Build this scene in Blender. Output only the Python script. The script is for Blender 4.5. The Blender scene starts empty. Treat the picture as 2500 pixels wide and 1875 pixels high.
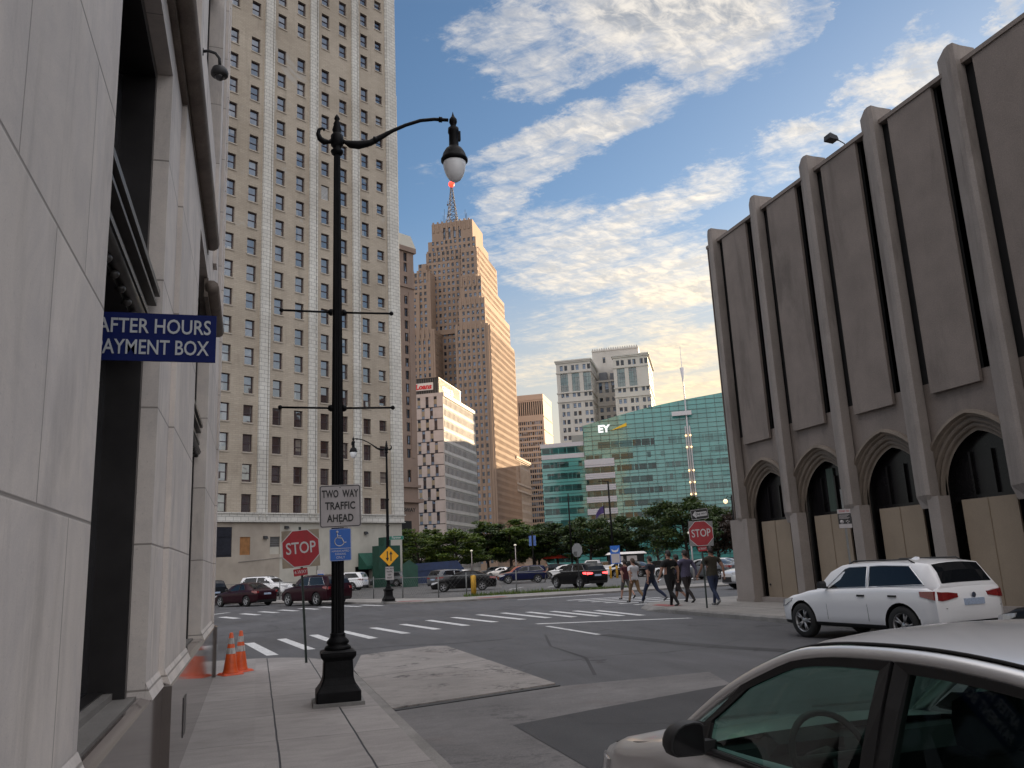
import bpy, bmesh, math, random
from mathutils import Vector, Matrix, noise
R = math.radians
rnd = random.Random(7)
SC = bpy.context.scene
COL = SC.collection

# ---------------------------------------------------------------- camera
cam_d = bpy.data.cameras.new("camera")
cam_o = bpy.data.objects.new("camera", cam_d)
COL.objects.link(cam_o)
SC.camera = cam_o
CAM_H = 1.68
FPX = 2022.0
cam_d.sensor_width = 36.0
cam_d.lens = 36.0 * FPX / 2500.0
cam_d.clip_start = 0.05
cam_d.clip_end = 6000.0
_up = Vector((-440.0, 9240.0, -2022.0)).normalized()          # world up seen in camera axes
_fw = Vector((628.0 - 1250.0, -(1410.0 - 937.5), -2022.0))    # street direction seen in camera axes
_fw = (_fw - _up * _fw.dot(_up)).normalized()
_rt = _fw.cross(_up)
cam_o.matrix_world = Matrix.Translation((0, 0, CAM_H)) @ Matrix((_rt, _fw, _up)).to_4x4()

# ---------------------------------------------------------------- sky and sun
SUN_AZ, SUN_EL = 60.0, 6.5       # azimuth clockwise from +Y (the street), elevation
SKY_STRENGTH = 0.065
EXPOSURE = 1.5
SUN_STRENGTH = 5.0
world = bpy.data.worlds.new("World")
SC.world = world
world.use_nodes = True


class NT:
    """tiny helper for node trees"""
    def __init__(s, tree):
        s.t = tree
        s.n = tree.nodes
        s.l = tree.links

    def node(s, kind, **kw):
        n = s.n.new(kind)
        for k, v in kw.items():
            if k.startswith('i_'):
                key = k[2:]
                key = int(key) if key.isdigit() else key.replace('_', ' ')
                s.put(n.inputs[key], v)
            else:
                setattr(n, k, v)
        return n

    def put(s, sock, v):
        if hasattr(v, 'is_output'):
            s.l.new(v, sock)
        elif isinstance(v, bpy.types.Node):
            s.l.new(v.outputs[0], sock)
        else:
            if isinstance(v, (tuple, list)) and len(v) == 3 and sock.type == 'RGBA':
                v = (*v, 1.0)
            sock.default_value = v

    def math(s, op, a, b=0.0, c=None, clamp=False):
        n = s.node('ShaderNodeMath', operation=op, use_clamp=clamp)
        s.put(n.inputs[0], a)
        s.put(n.inputs[1], b)
        if c is not None:
            s.put(n.inputs[2], c)
        return n.outputs[0]

    def vmath(s, op, a, b=(0, 0, 0)):
        n = s.node('ShaderNodeVectorMath', operation=op)
        s.put(n.inputs[0], a)
        if op == 'SCALE':
            s.put(n.inputs['Scale'], b)
        else:
            s.put(n.inputs[1], b)
        return n.outputs['Value'] if op in ('DOT_PRODUCT', 'LENGTH', 'DISTANCE') else n.outputs[0]

    def mix(s, f, a, b, blend='MIX'):
        n = s.node('ShaderNodeMix', data_type='RGBA', blend_type=blend)
        s.put(n.inputs[0], f)
        s.put(n.inputs[6], a)
        s.put(n.inputs[7], b)
        return n.outputs[2]

    def ramp(s, f, lo, hi, a=0.0, b=1.0, smooth=True):
        n = s.node('ShaderNodeMapRange', interpolation_type='SMOOTHSTEP' if smooth else 'LINEAR')
        for i, v in enumerate((f, lo, hi, a, b)):
            s.put(n.inputs[i], v)
        return n.outputs[0]

    def noise(s, vec, scale, detail=4, rough=0.5, dist=0.0):
        n = s.node('ShaderNodeTexNoise')
        s.put(n.inputs['Vector'], vec)
        n.inputs['Scale'].default_value = scale
        n.inputs['Detail'].default_value = detail
        n.inputs['Roughness'].default_value = rough
        n.inputs['Distortion'].default_value = dist
        return n.outputs[0]

    def mapping(s, vec, scale=(1, 1, 1), rot=(0, 0, 0), loc=(0, 0, 0)):
        n = s.node('ShaderNodeMapping')
        s.put(n.inputs[0], vec)
        n.inputs['Location'].default_value = loc
        n.inputs['Rotation'].default_value = rot
        n.inputs['Scale'].default_value = scale
        return n.outputs[0]


def build_world():
    w = NT(world.node_tree)
    w.n.clear()
    out = w.node('ShaderNodeOutputWorld')
    bg = w.node('ShaderNodeBackground')
    bg.inputs[1].default_value = SKY_STRENGTH
    w.l.new(bg.outputs[0], out.inputs[0])
    sky = w.node('ShaderNodeTexSky', sky_type='NISHITA', sun_disc=False)
    sky.sun_elevation = R(SUN_EL)
    sky.sun_rotation = R(SUN_AZ)
    sky.air_density = 1.0
    sky.dust_density = 1.2
    sky.ozone_density = 2.0
    tc = w.node('ShaderNodeTexCoord')
    d = w.vmath('NORMALIZE', tc.outputs['Generated'])
    sep = w.node('ShaderNodeSeparateXYZ')
    w.put(sep.inputs[0], d)
    z = w.math('MAXIMUM', sep.outputs[2], 0.0)
    zz = w.math('ADD', z, 0.11)
    comb = w.node('ShaderNodeCombineXYZ')
    w.put(comb.inputs[0], w.math('DIVIDE', sep.outputs[0], zz))
    w.put(comb.inputs[1], w.math('DIVIDE', sep.outputs[1], zz))
    p = comb.outputs[0]                                  # a flat cloud deck seen in perspective
    # where on the deck the cloud banks lie: (centre, radii, turn, weight)
    cover = None
    warp = w.vmath('SUBTRACT', w.node('ShaderNodeTexNoise', i_Vector=p, i_Scale=3.6, i_Detail=9.0, i_Roughness=0.68).outputs['Color'], (0.5, 0.5, 0.5))
    pw = w.vmath('ADD', p, w.vmath('SCALE', warp, 0.42))
    for (cx, cy, m00, m01, m10, m11, wt) in CLOUD_BANKS:
        q = w.vmath('SUBTRACT', pw, (cx, cy, 0))
        a_ = w.vmath('DOT_PRODUCT', q, (m00, m01, 0))
        b_ = w.vmath('DOT_PRODUCT', q, (m10, m11, 0))
        r2 = w.math('ADD', w.math('MULTIPLY', a_, a_), w.math('MULTIPLY', b_, b_))
        g = w.ramp(r2, 1.9, 0.0, 0.0, wt)
        cover = g if cover is None else w.math('MAXIMUM', cover, g)
    turn = w.mapping(p, rot=(0, 0, R(42)))
    st = w.mapping(turn, scale=(0.9, 2.6, 1))
    wisp = w.noise(st, 2.3, 9, 0.60, 0.7)
    turn2 = w.mapping(p, rot=(0, 0, R(-15)))
    lump = w.noise(w.mapping(turn2, scale=(1, 1.6, 1)), 21.0, 5, 0.62, 0.5)
    puff = w.noise(w.mapping(turn2, scale=(1, 1.5, 1)), 9.0, 6, 0.65, 0.6)
    fine = w.noise(st, 8.5, 9, 0.72, 0.8)
    f = w.math('ADD', w.math('MULTIPLY', wisp, 0.42), w.math('MULTIPLY', lump, 0.22))
    f = w.math('ADD', f, w.math('MULTIPLY', fine, 0.40))
    f = w.math('ADD', f, w.math('MULTIPLY', w.math('SUBTRACT', cover, 0.5), 0.42))
    dens = w.math('MULTIPLY', w.ramp(f, 0.43, 0.80), 0.96)
    thick = w.ramp(f, 0.54, 0.84)
    # the low sun behind the clouds on the right
    sd = (math.sin(R(36)) * math.cos(R(9)), math.cos(R(36)) * math.cos(R(9)), math.sin(R(9)))
    toward = w.math('MAXIMUM', w.vmath('DOT_PRODUCT', d, sd), 0.0)
    glow = w.math('POWER', toward, 14.0)
    low = w.ramp(z, 0.42, 0.03, 0.0, 1.0)
    lit = w.mix(w.math('MULTIPLY', low, w.ramp(toward, 0.7, 0.98), clamp=True),
                CLOUD_WHITE, CLOUD_WARM)
    shade = w.mix(w.math('MULTIPLY', low, 0.7), CLOUD_SHADE, CLOUD_SHADE_LOW)
    tex = w.ramp(w.math('ADD', w.math('MULTIPLY', lump, 0.55), w.math('MULTIPLY', puff, 0.45)), 0.38, 0.60)
    body = w.math('MULTIPLY', w.math('ADD', w.math('MULTIPLY', thick, 0.75), 0.25), w.math('SUBTRACT', 1.0, tex))
    cl = w.mix(body, lit, shade)
    cl = w.mix(1.0, cl, w.mix(glow, (1, 1, 1), (1.75, 1.6, 1.35)), 'MULTIPLY')
    base = w.mix(1.0, sky, SKY_TINT, 'MULTIPLY')
    base = w.mix(w.math('MULTIPLY', low, 0.82), base, CLOUD_HAZE)
    c = w.mix(dens, base, cl)
    gl2 = w.math('MULTIPLY', w.math('POWER', toward, 13.0), w.math('MULTIPLY', low, 0.80))
    c = w.mix(gl2, c, CLOUD_WARM)
    # brightness added to the unseen sky overhead and behind the camera, as fill
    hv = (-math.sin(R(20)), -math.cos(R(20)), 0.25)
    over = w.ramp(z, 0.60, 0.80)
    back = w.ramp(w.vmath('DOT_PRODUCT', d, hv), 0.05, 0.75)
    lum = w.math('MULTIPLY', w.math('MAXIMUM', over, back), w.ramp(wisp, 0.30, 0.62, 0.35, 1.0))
    w.put(bg.inputs[0], w.mix(lum, c, w.mix(back, FILL_OVER, FILL_BACK)))


# measured on a flat deck at height 1 (x right, y along the street): centre, 2x2 inverse radii, weight
CLOUD_BANKS = [
    (0.623, 1.044, 4.572, -2.327, 0.882, 5.184, 1.0) ,
    (0.429, 1.174, 7.249, -1.847, 0.111, 9.157, 0.8) ,
    (0.524, 1.099, 9.222, -3.808, 2.138, 8.412, 0.5) ,
    (0.726, 1.153, 8.053, -6.334, 5.614, 10.638, 0.55) ,
    (0.578, 1.375, 3.432, -2.058, 6.9, 9.019, 0.85) ,
    (0.542, 1.526, 5.376, -2.734, 8.678, 9.309, 0.75) ,
    (0.479, 1.697, 8.03, -2.819, 7.174, 6.974, 0.6) ,
    (0.917, 1.504, 5.382, -4.802, 7.791, 4.545, 0.8) ,
    (0.835, 1.697, 4.022, -2.646, 6.802, 3.475, 0.8) ,
    (0.802, 1.884, 3.373, -1.315, 0.525, 3.889, 0.8) ,
    (1.08, 1.921, 4.649, -2.608, 1.671, 2.934, 0.85) ,
    (1.032, 2.296, 2.19, -0.913, 1.104, 3.738, 0.6) ,
    (1.353, 2.452, 2.351, -1.388, 3.576, 2.933, 0.9) ,
    (1.066, 2.681, 2.139, -0.799, 1.688, 4.191, 0.6) ,
    (1.65, 2.857, 1.845, -0.999, 1.298, 2.721, 0.8) ,
    (1.09, 1.039, 6.908, -8.477, 9.891, 3.625, 0.85) ,
    (1.055, 1.257, 5.456, -6.056, 11.608, 7.168, 0.75) ,
    (1.055, 1.398, 9.768, -9.263, 13.864, 5.591, 0.6) ,
    (0.825, 0.989, 13.917, 5.056, 27.168, -36.303, 0.5) ,
    (1.143, 0.875, 16.772, -22.985, 20.612, 8.769, 0.6) ,
]
k_ = 1.0 / SKY_STRENGTH / 2 ** EXPOSURE
CLOUD_WHITE = (0.84 * k_, 0.80 * k_, 0.75 * k_)
CLOUD_WARM = (1.05 * k_, 0.84 * k_, 0.54 * k_)
CLOUD_SHADE = (0.30 * k_, 0.34 * k_, 0.41 * k_)
CLOUD_SHADE_LOW = (0.40 * k_, 0.39 * k_, 0.40 * k_)
CLOUD_HAZE = (0.62 * k_, 0.60 * k_, 0.56 * k_)
FILL_OVER = (2.25 * k_, 2.17 * k_, 2.17 * k_)  # added fill for the part of the sky out of view
FILL_BACK = (1.6 * k_, 1.54 * k_, 1.52 * k_)
SKY_TINT = (0.92, 1.06, 1.24)
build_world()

sun_d = bpy.data.lights.new("sun", 'SUN')
sun_d.energy = SUN_STRENGTH
sun_d.angle = R(0.5)
sun_d.color = (1.0, 0.74, 0.46)
sun_o = bpy.data.objects.new("sun", sun_d)
COL.objects.link(sun_o)
sdir = Vector((math.sin(R(SUN_AZ)) * math.cos(R(SUN_EL)), math.cos(R(SUN_AZ)) * math.cos(R(SUN_EL)), math.sin(R(SUN_EL))))
sun_o.rotation_euler = sdir.to_track_quat('Z', 'Y').to_euler()
sun_o.location = (60, 40, 60)

SC.view_settings.view_transform = 'Standard'
SC.view_settings.look = 'None'
SC.view_settings.exposure = EXPOSURE
SC.view_settings.gamma = 1.0
SC.view_settings.use_curve_mapping = False
SC.render.engine = 'CYCLES'
SC.cycles.max_bounces = 8
SC.cycles.caustics_reflective = False
SC.cycles.caustics_refractive = False


# ---------------------------------------------------------------- materials
def new_mat(name):
    m = bpy.data.materials.new(name)
    m.use_nodes = True
    t = NT(m.node_tree)
    b = t.n['Principled BSDF']
    return m, t, b


def objc(t):
    return t.node('ShaderNodeTexCoord').outputs['Object']


def geo(t):
    return t.node('ShaderNodeNewGeometry').outputs['Position']


def mat(name, col, rough=0.6, metal=0.0, spec=0.5, var=0.15, vscale=3.0, bump=0.0, bscale=40.0, coat=0.0, stain=None,
        stain_amt=0.0, stain_scale=1.0, stretch=(1, 1, 1), emit=None, estr=0.0, world_space=False, grain=0.0, gscale=60.0):
    """weathered solid colour: broad variation, fine grain, optional streaky stains and bump"""
    m, t, b = new_mat(name)
    v = geo(t) if world_space else objc(t)
    c = (*col, 1.0)
    if var > 0 or stain_amt > 0 or grain > 0:
        n = t.noise(t.mapping(v, scale=stretch), vscale, 6, 0.6)
        k = t.ramp(n, 0.3, 0.7, 1.0 - var, 1.0 + var, smooth=False)
        if grain > 0:
            g = t.noise(v, gscale, 3, 0.7)
            k = t.math('MULTIPLY', k, t.ramp(g, 0.25, 0.75, 1.0 - grain, 1.0 + grain, smooth=False))
        cs = t.node('ShaderNodeVectorMath', operation='SCALE')
        cs.inputs[0].default_value = col
        t.put(cs.inputs['Scale'], k)
        c = cs.outputs[0]
        if stain_amt > 0:
            s = t.noise(t.mapping(v, scale=(1, 1, 0.22), loc=(3.1, 1.7, 0.4)), stain_scale, 7, 0.65, 0.4)
            c = t.mix(t.math('MULTIPLY', t.ramp(s, 0.5, 0.72), stain_amt), c, stain or tuple(x * 0.45 for x in col))
        t.put(b.inputs['Base Color'], c)
    else:
        b.inputs['Base Color'].default_value = c
    b.inputs['Roughness'].default_value = rough
    b.inputs['Metallic'].default_value = metal
    b.inputs['Specular IOR Level'].default_value = spec
    if coat:
        b.inputs['Coat Weight'].default_value = coat
        b.inputs['Coat Roughness'].default_value = 0.05
    if bump > 0:
        bn = t.node('ShaderNodeBump')
        bn.inputs['Strength'].default_value = bump
        bn.inputs['Distance'].default_value = 0.02
        t.put(bn.inputs['Height'], t.noise(v, bscale, 5, 0.6))
        t.put(b.inputs['Normal'], bn)
    if emit:
        b.inputs['Emission Color'].default_value = (*emit, 1)
        b.inputs['Emission Strength'].default_value = estr
    return m


def glass_dark(name, col=(0.03, 0.035, 0.045), ior=1.9, rough=0.04, wob=0.03, cell=(1, 1, 1), tint=0.0, kvar=(0.4, 1.8), tcol=(0.22, 0.21, 0.19)):
    """window glass seen from outside: dark room behind, the sky mirrored in each pane at its own slight tilt"""
    m, t, b = new_mat(name)
    g = t.node('ShaderNodeNewGeometry')
    v = objc(t)
    wn = t.node('ShaderNodeTexWhiteNoise', noise_dimensions='3D')
    snap = t.node('ShaderNodeVectorMath', operation='FLOOR')
    wp = g.outputs['Position']
    t.put(snap.inputs[0], t.vmath('MULTIPLY', wp, cell))
    t.put(wn.inputs['Vector'], snap.outputs[0])
    dv = t.vmath('SUBTRACT', wn.outputs['Color'], (0.5, 0.5, 0.5))
    nv = t.vmath('ADD', g.outputs['Normal'], t.vmath('SCALE', dv, wob))
    nv = t.vmath('ADD', nv, t.vmath('SCALE', t.vmath('SUBTRACT', t.node('ShaderNodeTexNoise', i_Vector=wp, i_Scale=0.9).outputs['Color'], (0.5, 0.5, 0.5)), wob * 0.8))
    t.put(b.inputs['Normal'], t.vmath('NORMALIZE', nv))
    k = t.ramp(wn.outputs['Value'], 0.0, 1.0, kvar[0], kvar[1], smooth=False)
    cs = t.node('ShaderNodeVectorMath', operation='SCALE')
    cs.inputs[0].default_value = col
    t.put(cs.inputs['Scale'], k)
    c = cs.outputs[0]
    if tint:
        sepc = t.node('ShaderNodeSeparateColor')
        t.put(sepc.inputs[0], wn.outputs['Color'])
        c = t.mix(t.math('GREATER_THAN', sepc.outputs[1], 1.0 - tint), c, tcol)      # drawn blinds near by; random bluish panes on distant glass
    t.put(b.inputs['Base Color'], c)
    b.inputs['IOR'].default_value = ior
    b.inputs['Roughness'].default_value = rough
    return m


def clear_glass(name, tint=(0.62, 0.80, 0.74)):
    m, t, b = new_mat(name)
    t.n.remove(b)
    out = t.n['Material Output']
    tr = t.node('ShaderNodeBsdfTransparent')
    tr.inputs[0].default_value = (*tint, 1)
    gl = t.node('ShaderNodeBsdfGlossy')
    gl.inputs[0].default_value = (0.9, 0.95, 0.95, 1)
    gl.inputs['Roughness'].default_value = 0.03
    lw = t.node('ShaderNodeLayerWeight')
    fr = t.math('ADD', 0.05, t.math('MULTIPLY', t.math('POWER', lw.outputs['Facing'], 4.0), 0.8), clamp=True)
    mx = t.node('ShaderNodeMixShader')
    t.l.new(fr, mx.inputs[0])
    t.l.new(tr.outputs[0], mx.inputs[1])
    t.l.new(gl.outputs[0], mx.inputs[2])
    t.l.new(mx.outputs[0], out.inputs[0])
    return m


# ---------------------------------------------------------------- mesh builder
class MB:
    def __init__(s):
        s.v, s.f, s.m, s.s = [], [], [], []
        s.T = Matrix.Identity(4)

    def add(s, vs, fs, m=0, sm=False):
        o = len(s.v)
        s.v.extend((s.T @ Vector(p))[:] for p in vs)
        for f in fs:
            s.f.append([o + i for i in f])
            s.m.append(m)
            s.s.append(sm)
        return s

    def quad(s, a, b, c, d, m=0):
        return s.add([a, b, c, d], [(0, 1, 2, 3)], m)

    def box(s, x0, x1, y0, y1, z0, z1, m=0, skip=''):
        vs = [(x0, y0, z0), (x1, y0, z0), (x1, y1, z0), (x0, y1, z0), (x0, y0, z1), (x1, y0, z1), (x1, y1, z1), (x0, y1, z1)]
        fs = {'b': (0, 3, 2, 1), 't': (4, 5, 6, 7), 'f': (0, 1, 5, 4), 'r': (1, 2, 6, 5), 'k': (2, 3, 7, 6), 'l': (3, 0, 4, 7)}
        return s.add(vs, [f for k, f in fs.items() if k not in skip], m)

    def bevbox(s, x0, x1, y0, y1, z0, z1, b, m=0):
        """box with bevelled vertical edges and chamfered top"""
        def ring(i, z):
            return [(x0 + i + b, y0 + i, z), (x1 - i - b, y0 + i, z), (x1 - i, y0 + i + b, z), (x1 - i, y1 - i - b, z),
                    (x1 - i - b, y1 - i, z), (x0 + i + b, y1 - i, z), (x0 + i, y1 - i - b, z), (x0 + i, y0 + i + b, z)]
        return s.loft([ring(0, z0), ring(0, z1 - b), ring(b, z1)], m=m, caps=True)

    def prism(s, poly, z0, z1, m=0):
        """polygon in XY (ccw) extruded along z"""
        n = len(poly)
        vs = [(x, y, z0) for x, y in poly] + [(x, y, z1) for x, y in poly]
        fs = [tuple(range(n - 1, -1, -1)), tuple(range(n, 2 * n))]
        fs += [(i, (i + 1) % n, n + (i + 1) % n, n + i) for i in range(n)]
        return s.add(vs, fs, m)

    def extr(s, poly, vec, m=0, m_side=None):
        """planar polygon of 3D points extruded by vec"""
        n = len(poly)
        vec = Vector(vec)
        vs = [tuple(p) for p in poly] + [tuple(Vector(p) + vec) for p in poly]
        s.add(vs, [tuple(range(n - 1, -1, -1)), tuple(range(n, 2 * n))], m)
        return s.add(vs, [(i, (i + 1) % n, n + (i + 1) % n, n + i) for i in range(n)], m if m_side is None else m_side)

    def loft(s, rings, m=0, caps=False, closed=True, sm=False):
        n = len(rings[0])
        vs = [p for r in rings for p in r]
        fs = []
        for k in range(len(rings) - 1):
            for i in range(n if closed else n - 1):
                j = (i + 1) % n
                fs.append((k * n + i, k * n + j, (k + 1) * n + j, (k + 1) * n + i))
        if caps:
            fs.append(tuple(range(n - 1, -1, -1)))
            fs.append(tuple((len(rings) - 1) * n + i for i in range(n)))
        return s.add(vs, fs, m, sm)

    def lathe(s, prof, c=(0, 0, 0), n=16, m=0, caps=True, sm=True, axis='z'):
        rings = []
        for r, h in prof:
            ring = []
            for i in range(n):
                a = 2 * math.pi * i / n
                x, y = r * math.cos(a), r * math.sin(a)
                p = (x, y, h) if axis == 'z' else ((h, x, y) if axis == 'x' else (y, h, x))
                ring.append((c[0] + p[0], c[1] + p[1], c[2] + p[2]))
            rings.append(ring)
        return s.loft(rings, m, caps, True, sm)

    def tube(s, pts, r, n=8, m=0, caps=True, sm=True):
        pts = [Vector(p) for p in pts]
        rs = r if isinstance(r, (list, tuple)) else [r] * len(pts)
        rings = []
        nrm = None
        for i, p in enumerate(pts):
            a = pts[max(i - 1, 0)]
            b = pts[min(i + 1, len(pts) - 1)]
            d = (b - a).normalized()
            if nrm is None:
                h = Vector((0, 0, 1)) if abs(d.z) < 0.9 else Vector((1, 0, 0))
                nrm = d.cross(h).normalized()
            else:
                nrm = (nrm - d * nrm.dot(d)).normalized()
            bi = d.cross(nrm)
            rings.append([tuple(p + (nrm * math.cos(2 * math.pi * k / n) + bi * math.sin(2 * math.pi * k / n)) * rs[i]) for k in range(n)])
        return s.loft(rings, m, caps, True, sm)

    def ball(s, c, r, n=12, m=0, sz=1.0):
        prof = [(max(r * math.sin(math.pi * k / 8), 1e-4), -r * sz * math.cos(math.pi * k / 8)) for k in range(9)]
        return s.lathe(prof, c, n, m)

    def mesh(s, name, mats):
        me = bpy.data.meshes.new(name)
        me.from_pydata([tuple(p) for p in s.v], [], s.f)
        for mm in (mats if isinstance(mats, (list, tuple)) else [mats]):
            me.materials.append(mm)
        me.polygons.foreach_set('material_index', s.m)
        me.polygons.foreach_set('use_smooth', s.s)
        me.update()
        return me

    def obj(s, name, mats, parent=None, loc=None, rot=None):
        return link(name, s.mesh(name, mats), parent, loc, rot)


def link(name, data, parent=None, loc=None, rot=None):
    o = bpy.data.objects.new(name, data)
    COL.objects.link(o)
    if parent is not None:
        o.parent = parent
    if loc is not None:
        o.location = loc
    if rot is not None:
        o.rotation_euler = rot
    return o


def tag(o, label, cat, group=None):
    o['label'] = label
    o['category'] = cat
    if group:
        o['group'] = group
    return o


def thing(name, label, cat, loc=(0, 0, 0), rz=0.0, group=None):
    return tag(link(name, None, None, loc, (0, 0, rz)), label, cat, group)


def structure(o):
    o['kind'] = 'structure'
    return o


def copy_tree(o, parent=None):
    c = o.copy()
    COL.objects.link(c)
    if parent is not None:
        c.parent = parent
    for ch in list(o.children):
        copy_tree(ch, c)
    return c


def recalc(me):
    bm = bmesh.new()
    bm.from_mesh(me)
    bmesh.ops.remove_doubles(bm, verts=bm.verts, dist=1e-5)
    bmesh.ops.recalc_face_normals(bm, faces=bm.faces)
    bm.to_mesh(me)
    bm.free()
    return me


_txt = {}


def text_mesh(body, size, depth=0.003, align='CENTER', shear=0.0, sx=1.0, bold=0.0, spacing=1.0):
    """lettering lying in XZ (facing -Y), centred on the origin"""
    cu = bpy.data.curves.new('lettering', 'FONT')
    cu.body = body
    cu.size = size
    cu.align_x = align
    cu.align_y = 'CENTER'
    cu.extrude = depth
    cu.shear = shear
    cu.offset = bold
    cu.space_character = spacing
    cu.resolution_u = 3
    o = bpy.data.objects.new('lettering', cu)
    COL.objects.link(o)
    bpy.context.view_layer.update()
    me = bpy.data.meshes.new_from_object(o.evaluated_get(bpy.context.evaluated_depsgraph_get()))
    bpy.data.objects.remove(o)
    bpy.data.curves.remove(cu)
    me.transform(Matrix.Rotation(R(90), 4, 'X') @ Matrix.Diagonal((sx, 1, 1, 1)))
    return me


def text(body, size, mm, parent, loc, rz=0.0, name='lettering', **kw):
    me = text_mesh(body, size, **kw)
    me.materials.clear()
    me.materials.append(mm)
    me.name = name
    return link(name, me, parent, loc, (0, 0, rz))

# ================================================================ setting: ground, road, pavements, markings
def asphalt(name, base, patchy=0.34, wear=0.22):
    m, t, b = new_mat(name)
    v = geo(t)
    n1 = t.noise(v, 0.22, 5, 0.6, 0.3)
    n2 = t.noise(t.mapping(v, scale=(2.2, 0.5, 1), rot=(0, 0, R(8))), 0.7, 6, 0.6)
    n3 = t.noise(v, 45.0, 3, 0.75)
    k = t.math('MULTIPLY', t.ramp(n1, 0.3, 0.7, 1 - patchy, 1 + patchy, smooth=False), t.ramp(n2, 0.3, 0.7, 1 - wear, 1 + wear, smooth=False))
    k = t.math('MULTIPLY', k, t.ramp(n3, 0.2, 0.8, 0.72, 1.3, smooth=False))
    # sealed cracks
    vo = t.node('ShaderNodeTexVoronoi', feature='DISTANCE_TO_EDGE')
    t.put(vo.inputs['Vector'], t.vmath('ADD', v, t.vmath('SCALE', t.node('ShaderNodeTexNoise', i_Vector=v, i_Scale=0.8, i_Detail=5.0).outputs['Color'], 1.6)))
    vo.inputs['Scale'].default_value = 0.17
    crack = t.ramp(vo.outputs[0], 0.0, 0.012, 0.45, 1.0)
    k = t.math('MULTIPLY', k, t.mix(t.ramp(t.noise(v, 0.3, 2), 0.45, 0.6), (1, 1, 1), crack))
    cs = t.node('ShaderNodeVectorMath', operation='SCALE')
    cs.inputs[0].default_value = base
    t.put(cs.inputs['Scale'], k)
    t.put(b.inputs['Base Color'], cs.outputs[0])
    t.put(b.inputs['Roughness'], t.ramp(n1, 0.3, 0.7, 0.62, 0.85))
    bn = t.node('ShaderNodeBump')
    bn.inputs['Strength'].default_value = 0.5
    bn.inputs['Distance'].default_value = 0.012
    t.put(bn.inputs['Height'], n3)
    t.put(b.inputs['Normal'], bn)
    return m


def pavement(name, base, xs=(), y0=0.0, dy=0.0, gap=0.012, speck=0.25, blot=0.12, dirt=0.0, dirt_col=(0.028, 0.026, 0.028)):
    """concrete slabs: joints at the given x positions and every dy along y"""
    m, t, b = new_mat(name)
    v = geo(t)
    wob = t.vmath('SCALE', t.vmath('SUBTRACT', t.node('ShaderNodeTexNoise', i_Vector=v, i_Scale=1.3, i_Detail=5.0).outputs['Color'], (0.5, 0.5, 0.5)), 0.022)
    sp = t.node('ShaderNodeSeparateXYZ')
    t.put(sp.inputs[0], t.vmath('ADD', v, wob))
    n1 = t.noise(v, 0.55, 6, 0.62, 0.2)
    n2 = t.noise(v, 70.0, 2, 0.8)
    n3 = t.noise(t.mapping(v, scale=(1, 2.2, 1)), 2.4, 6, 0.7, 0.5)
    k = t.math('MULTIPLY', t.ramp(n1, 0.3, 0.7, 1 - blot, 1 + blot, smooth=False), t.ramp(n2, 0.25, 0.75, 1 - speck, 1 + speck, smooth=False))
    k = t.math('MULTIPLY', k, t.ramp(n3, 0.35, 0.75, 1.06, 0.82))
    j = None
    for x in xs:
        e = t.ramp(t.math('ABSOLUTE', t.math('SUBTRACT', sp.outputs[0], x)), gap * 0.6, gap * 1.5, 0.0, 1.0)
        j = e if j is None else t.math('MINIMUM', j, e)
    if dy:
        # slab tone differs from slab to slab
        row = t.math('DIVIDE', t.math('SUBTRACT', sp.outputs[1], y0), dy)
        e = t.math('ABSOLUTE', t.math('SUBTRACT', t.math('FRACT', t.math('ADD', row, 0.5)), 0.5))
        e = t.ramp(t.math('MULTIPLY', e, dy), gap * 0.3, gap * 1.1, 0.35, 1.0)
        j = e if j is None else t.math('MINIMUM', j, e)
        wn = t.node('ShaderNodeTexWhiteNoise', noise_dimensions='2D')
        cb = t.node('ShaderNodeCombineXYZ')
        t.put(cb.inputs[0], t.math('FLOOR', t.math('MULTIPLY', sp.outputs[0], 1.1)))
        t.put(cb.inputs[1], t.math('FLOOR', row))
        t.put(wn.inputs['Vector'], cb.outputs[0])
        k = t.math('MULTIPLY', k, t.ramp(wn.outputs['Value'], 0, 1, 0.9, 1.08, smooth=False))
    cs = t.node('ShaderNodeVectorMath', operation='SCALE')
    cs.inputs[0].default_value = base
    t.put(cs.inputs['Scale'], k)
    c = cs.outputs[0]
    if dirt:
        dn = t.noise(t.mapping(v, scale=(1.0, 0.75, 1), loc=(3.7, 0.4, 0)), 0.85, 4, 0.6, 0.3)
        d2 = t.noise(v, 7.5, 6, 0.75, 0.4)
        dm = t.math('MULTIPLY', t.ramp(dn, 0.50, 0.64), t.ramp(d2, 0.48, 0.58))
        c = t.mix(t.math('MULTIPLY', dm, dirt), c, dirt_col)
        rust = t.noise(v, 0.6, 5, 0.6)
        c = t.mix(t.math('MULTIPLY', t.ramp(rust, 0.55, 0.75), 0.35), c, (base[0] * 0.75, base[1] * 0.5, base[2] * 0.42))
    if j is not None:
        c = t.mix(j, (0.03, 0.03, 0.035), c)
        bn = t.node('ShaderNodeBump')
        bn.inputs['Strength'].default_value = 0.6
        bn.inputs['Distance'].default_value = 0.01
        t.put(bn.inputs['Height'], t.math('ADD', j, t.math('MULTIPLY', n2, 0.25)))
        t.put(b.inputs['Normal'], bn)
    t.put(b.inputs['Base Color'], c)
    b.inputs['Roughness'].default_value = 0.8
    return m


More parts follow.
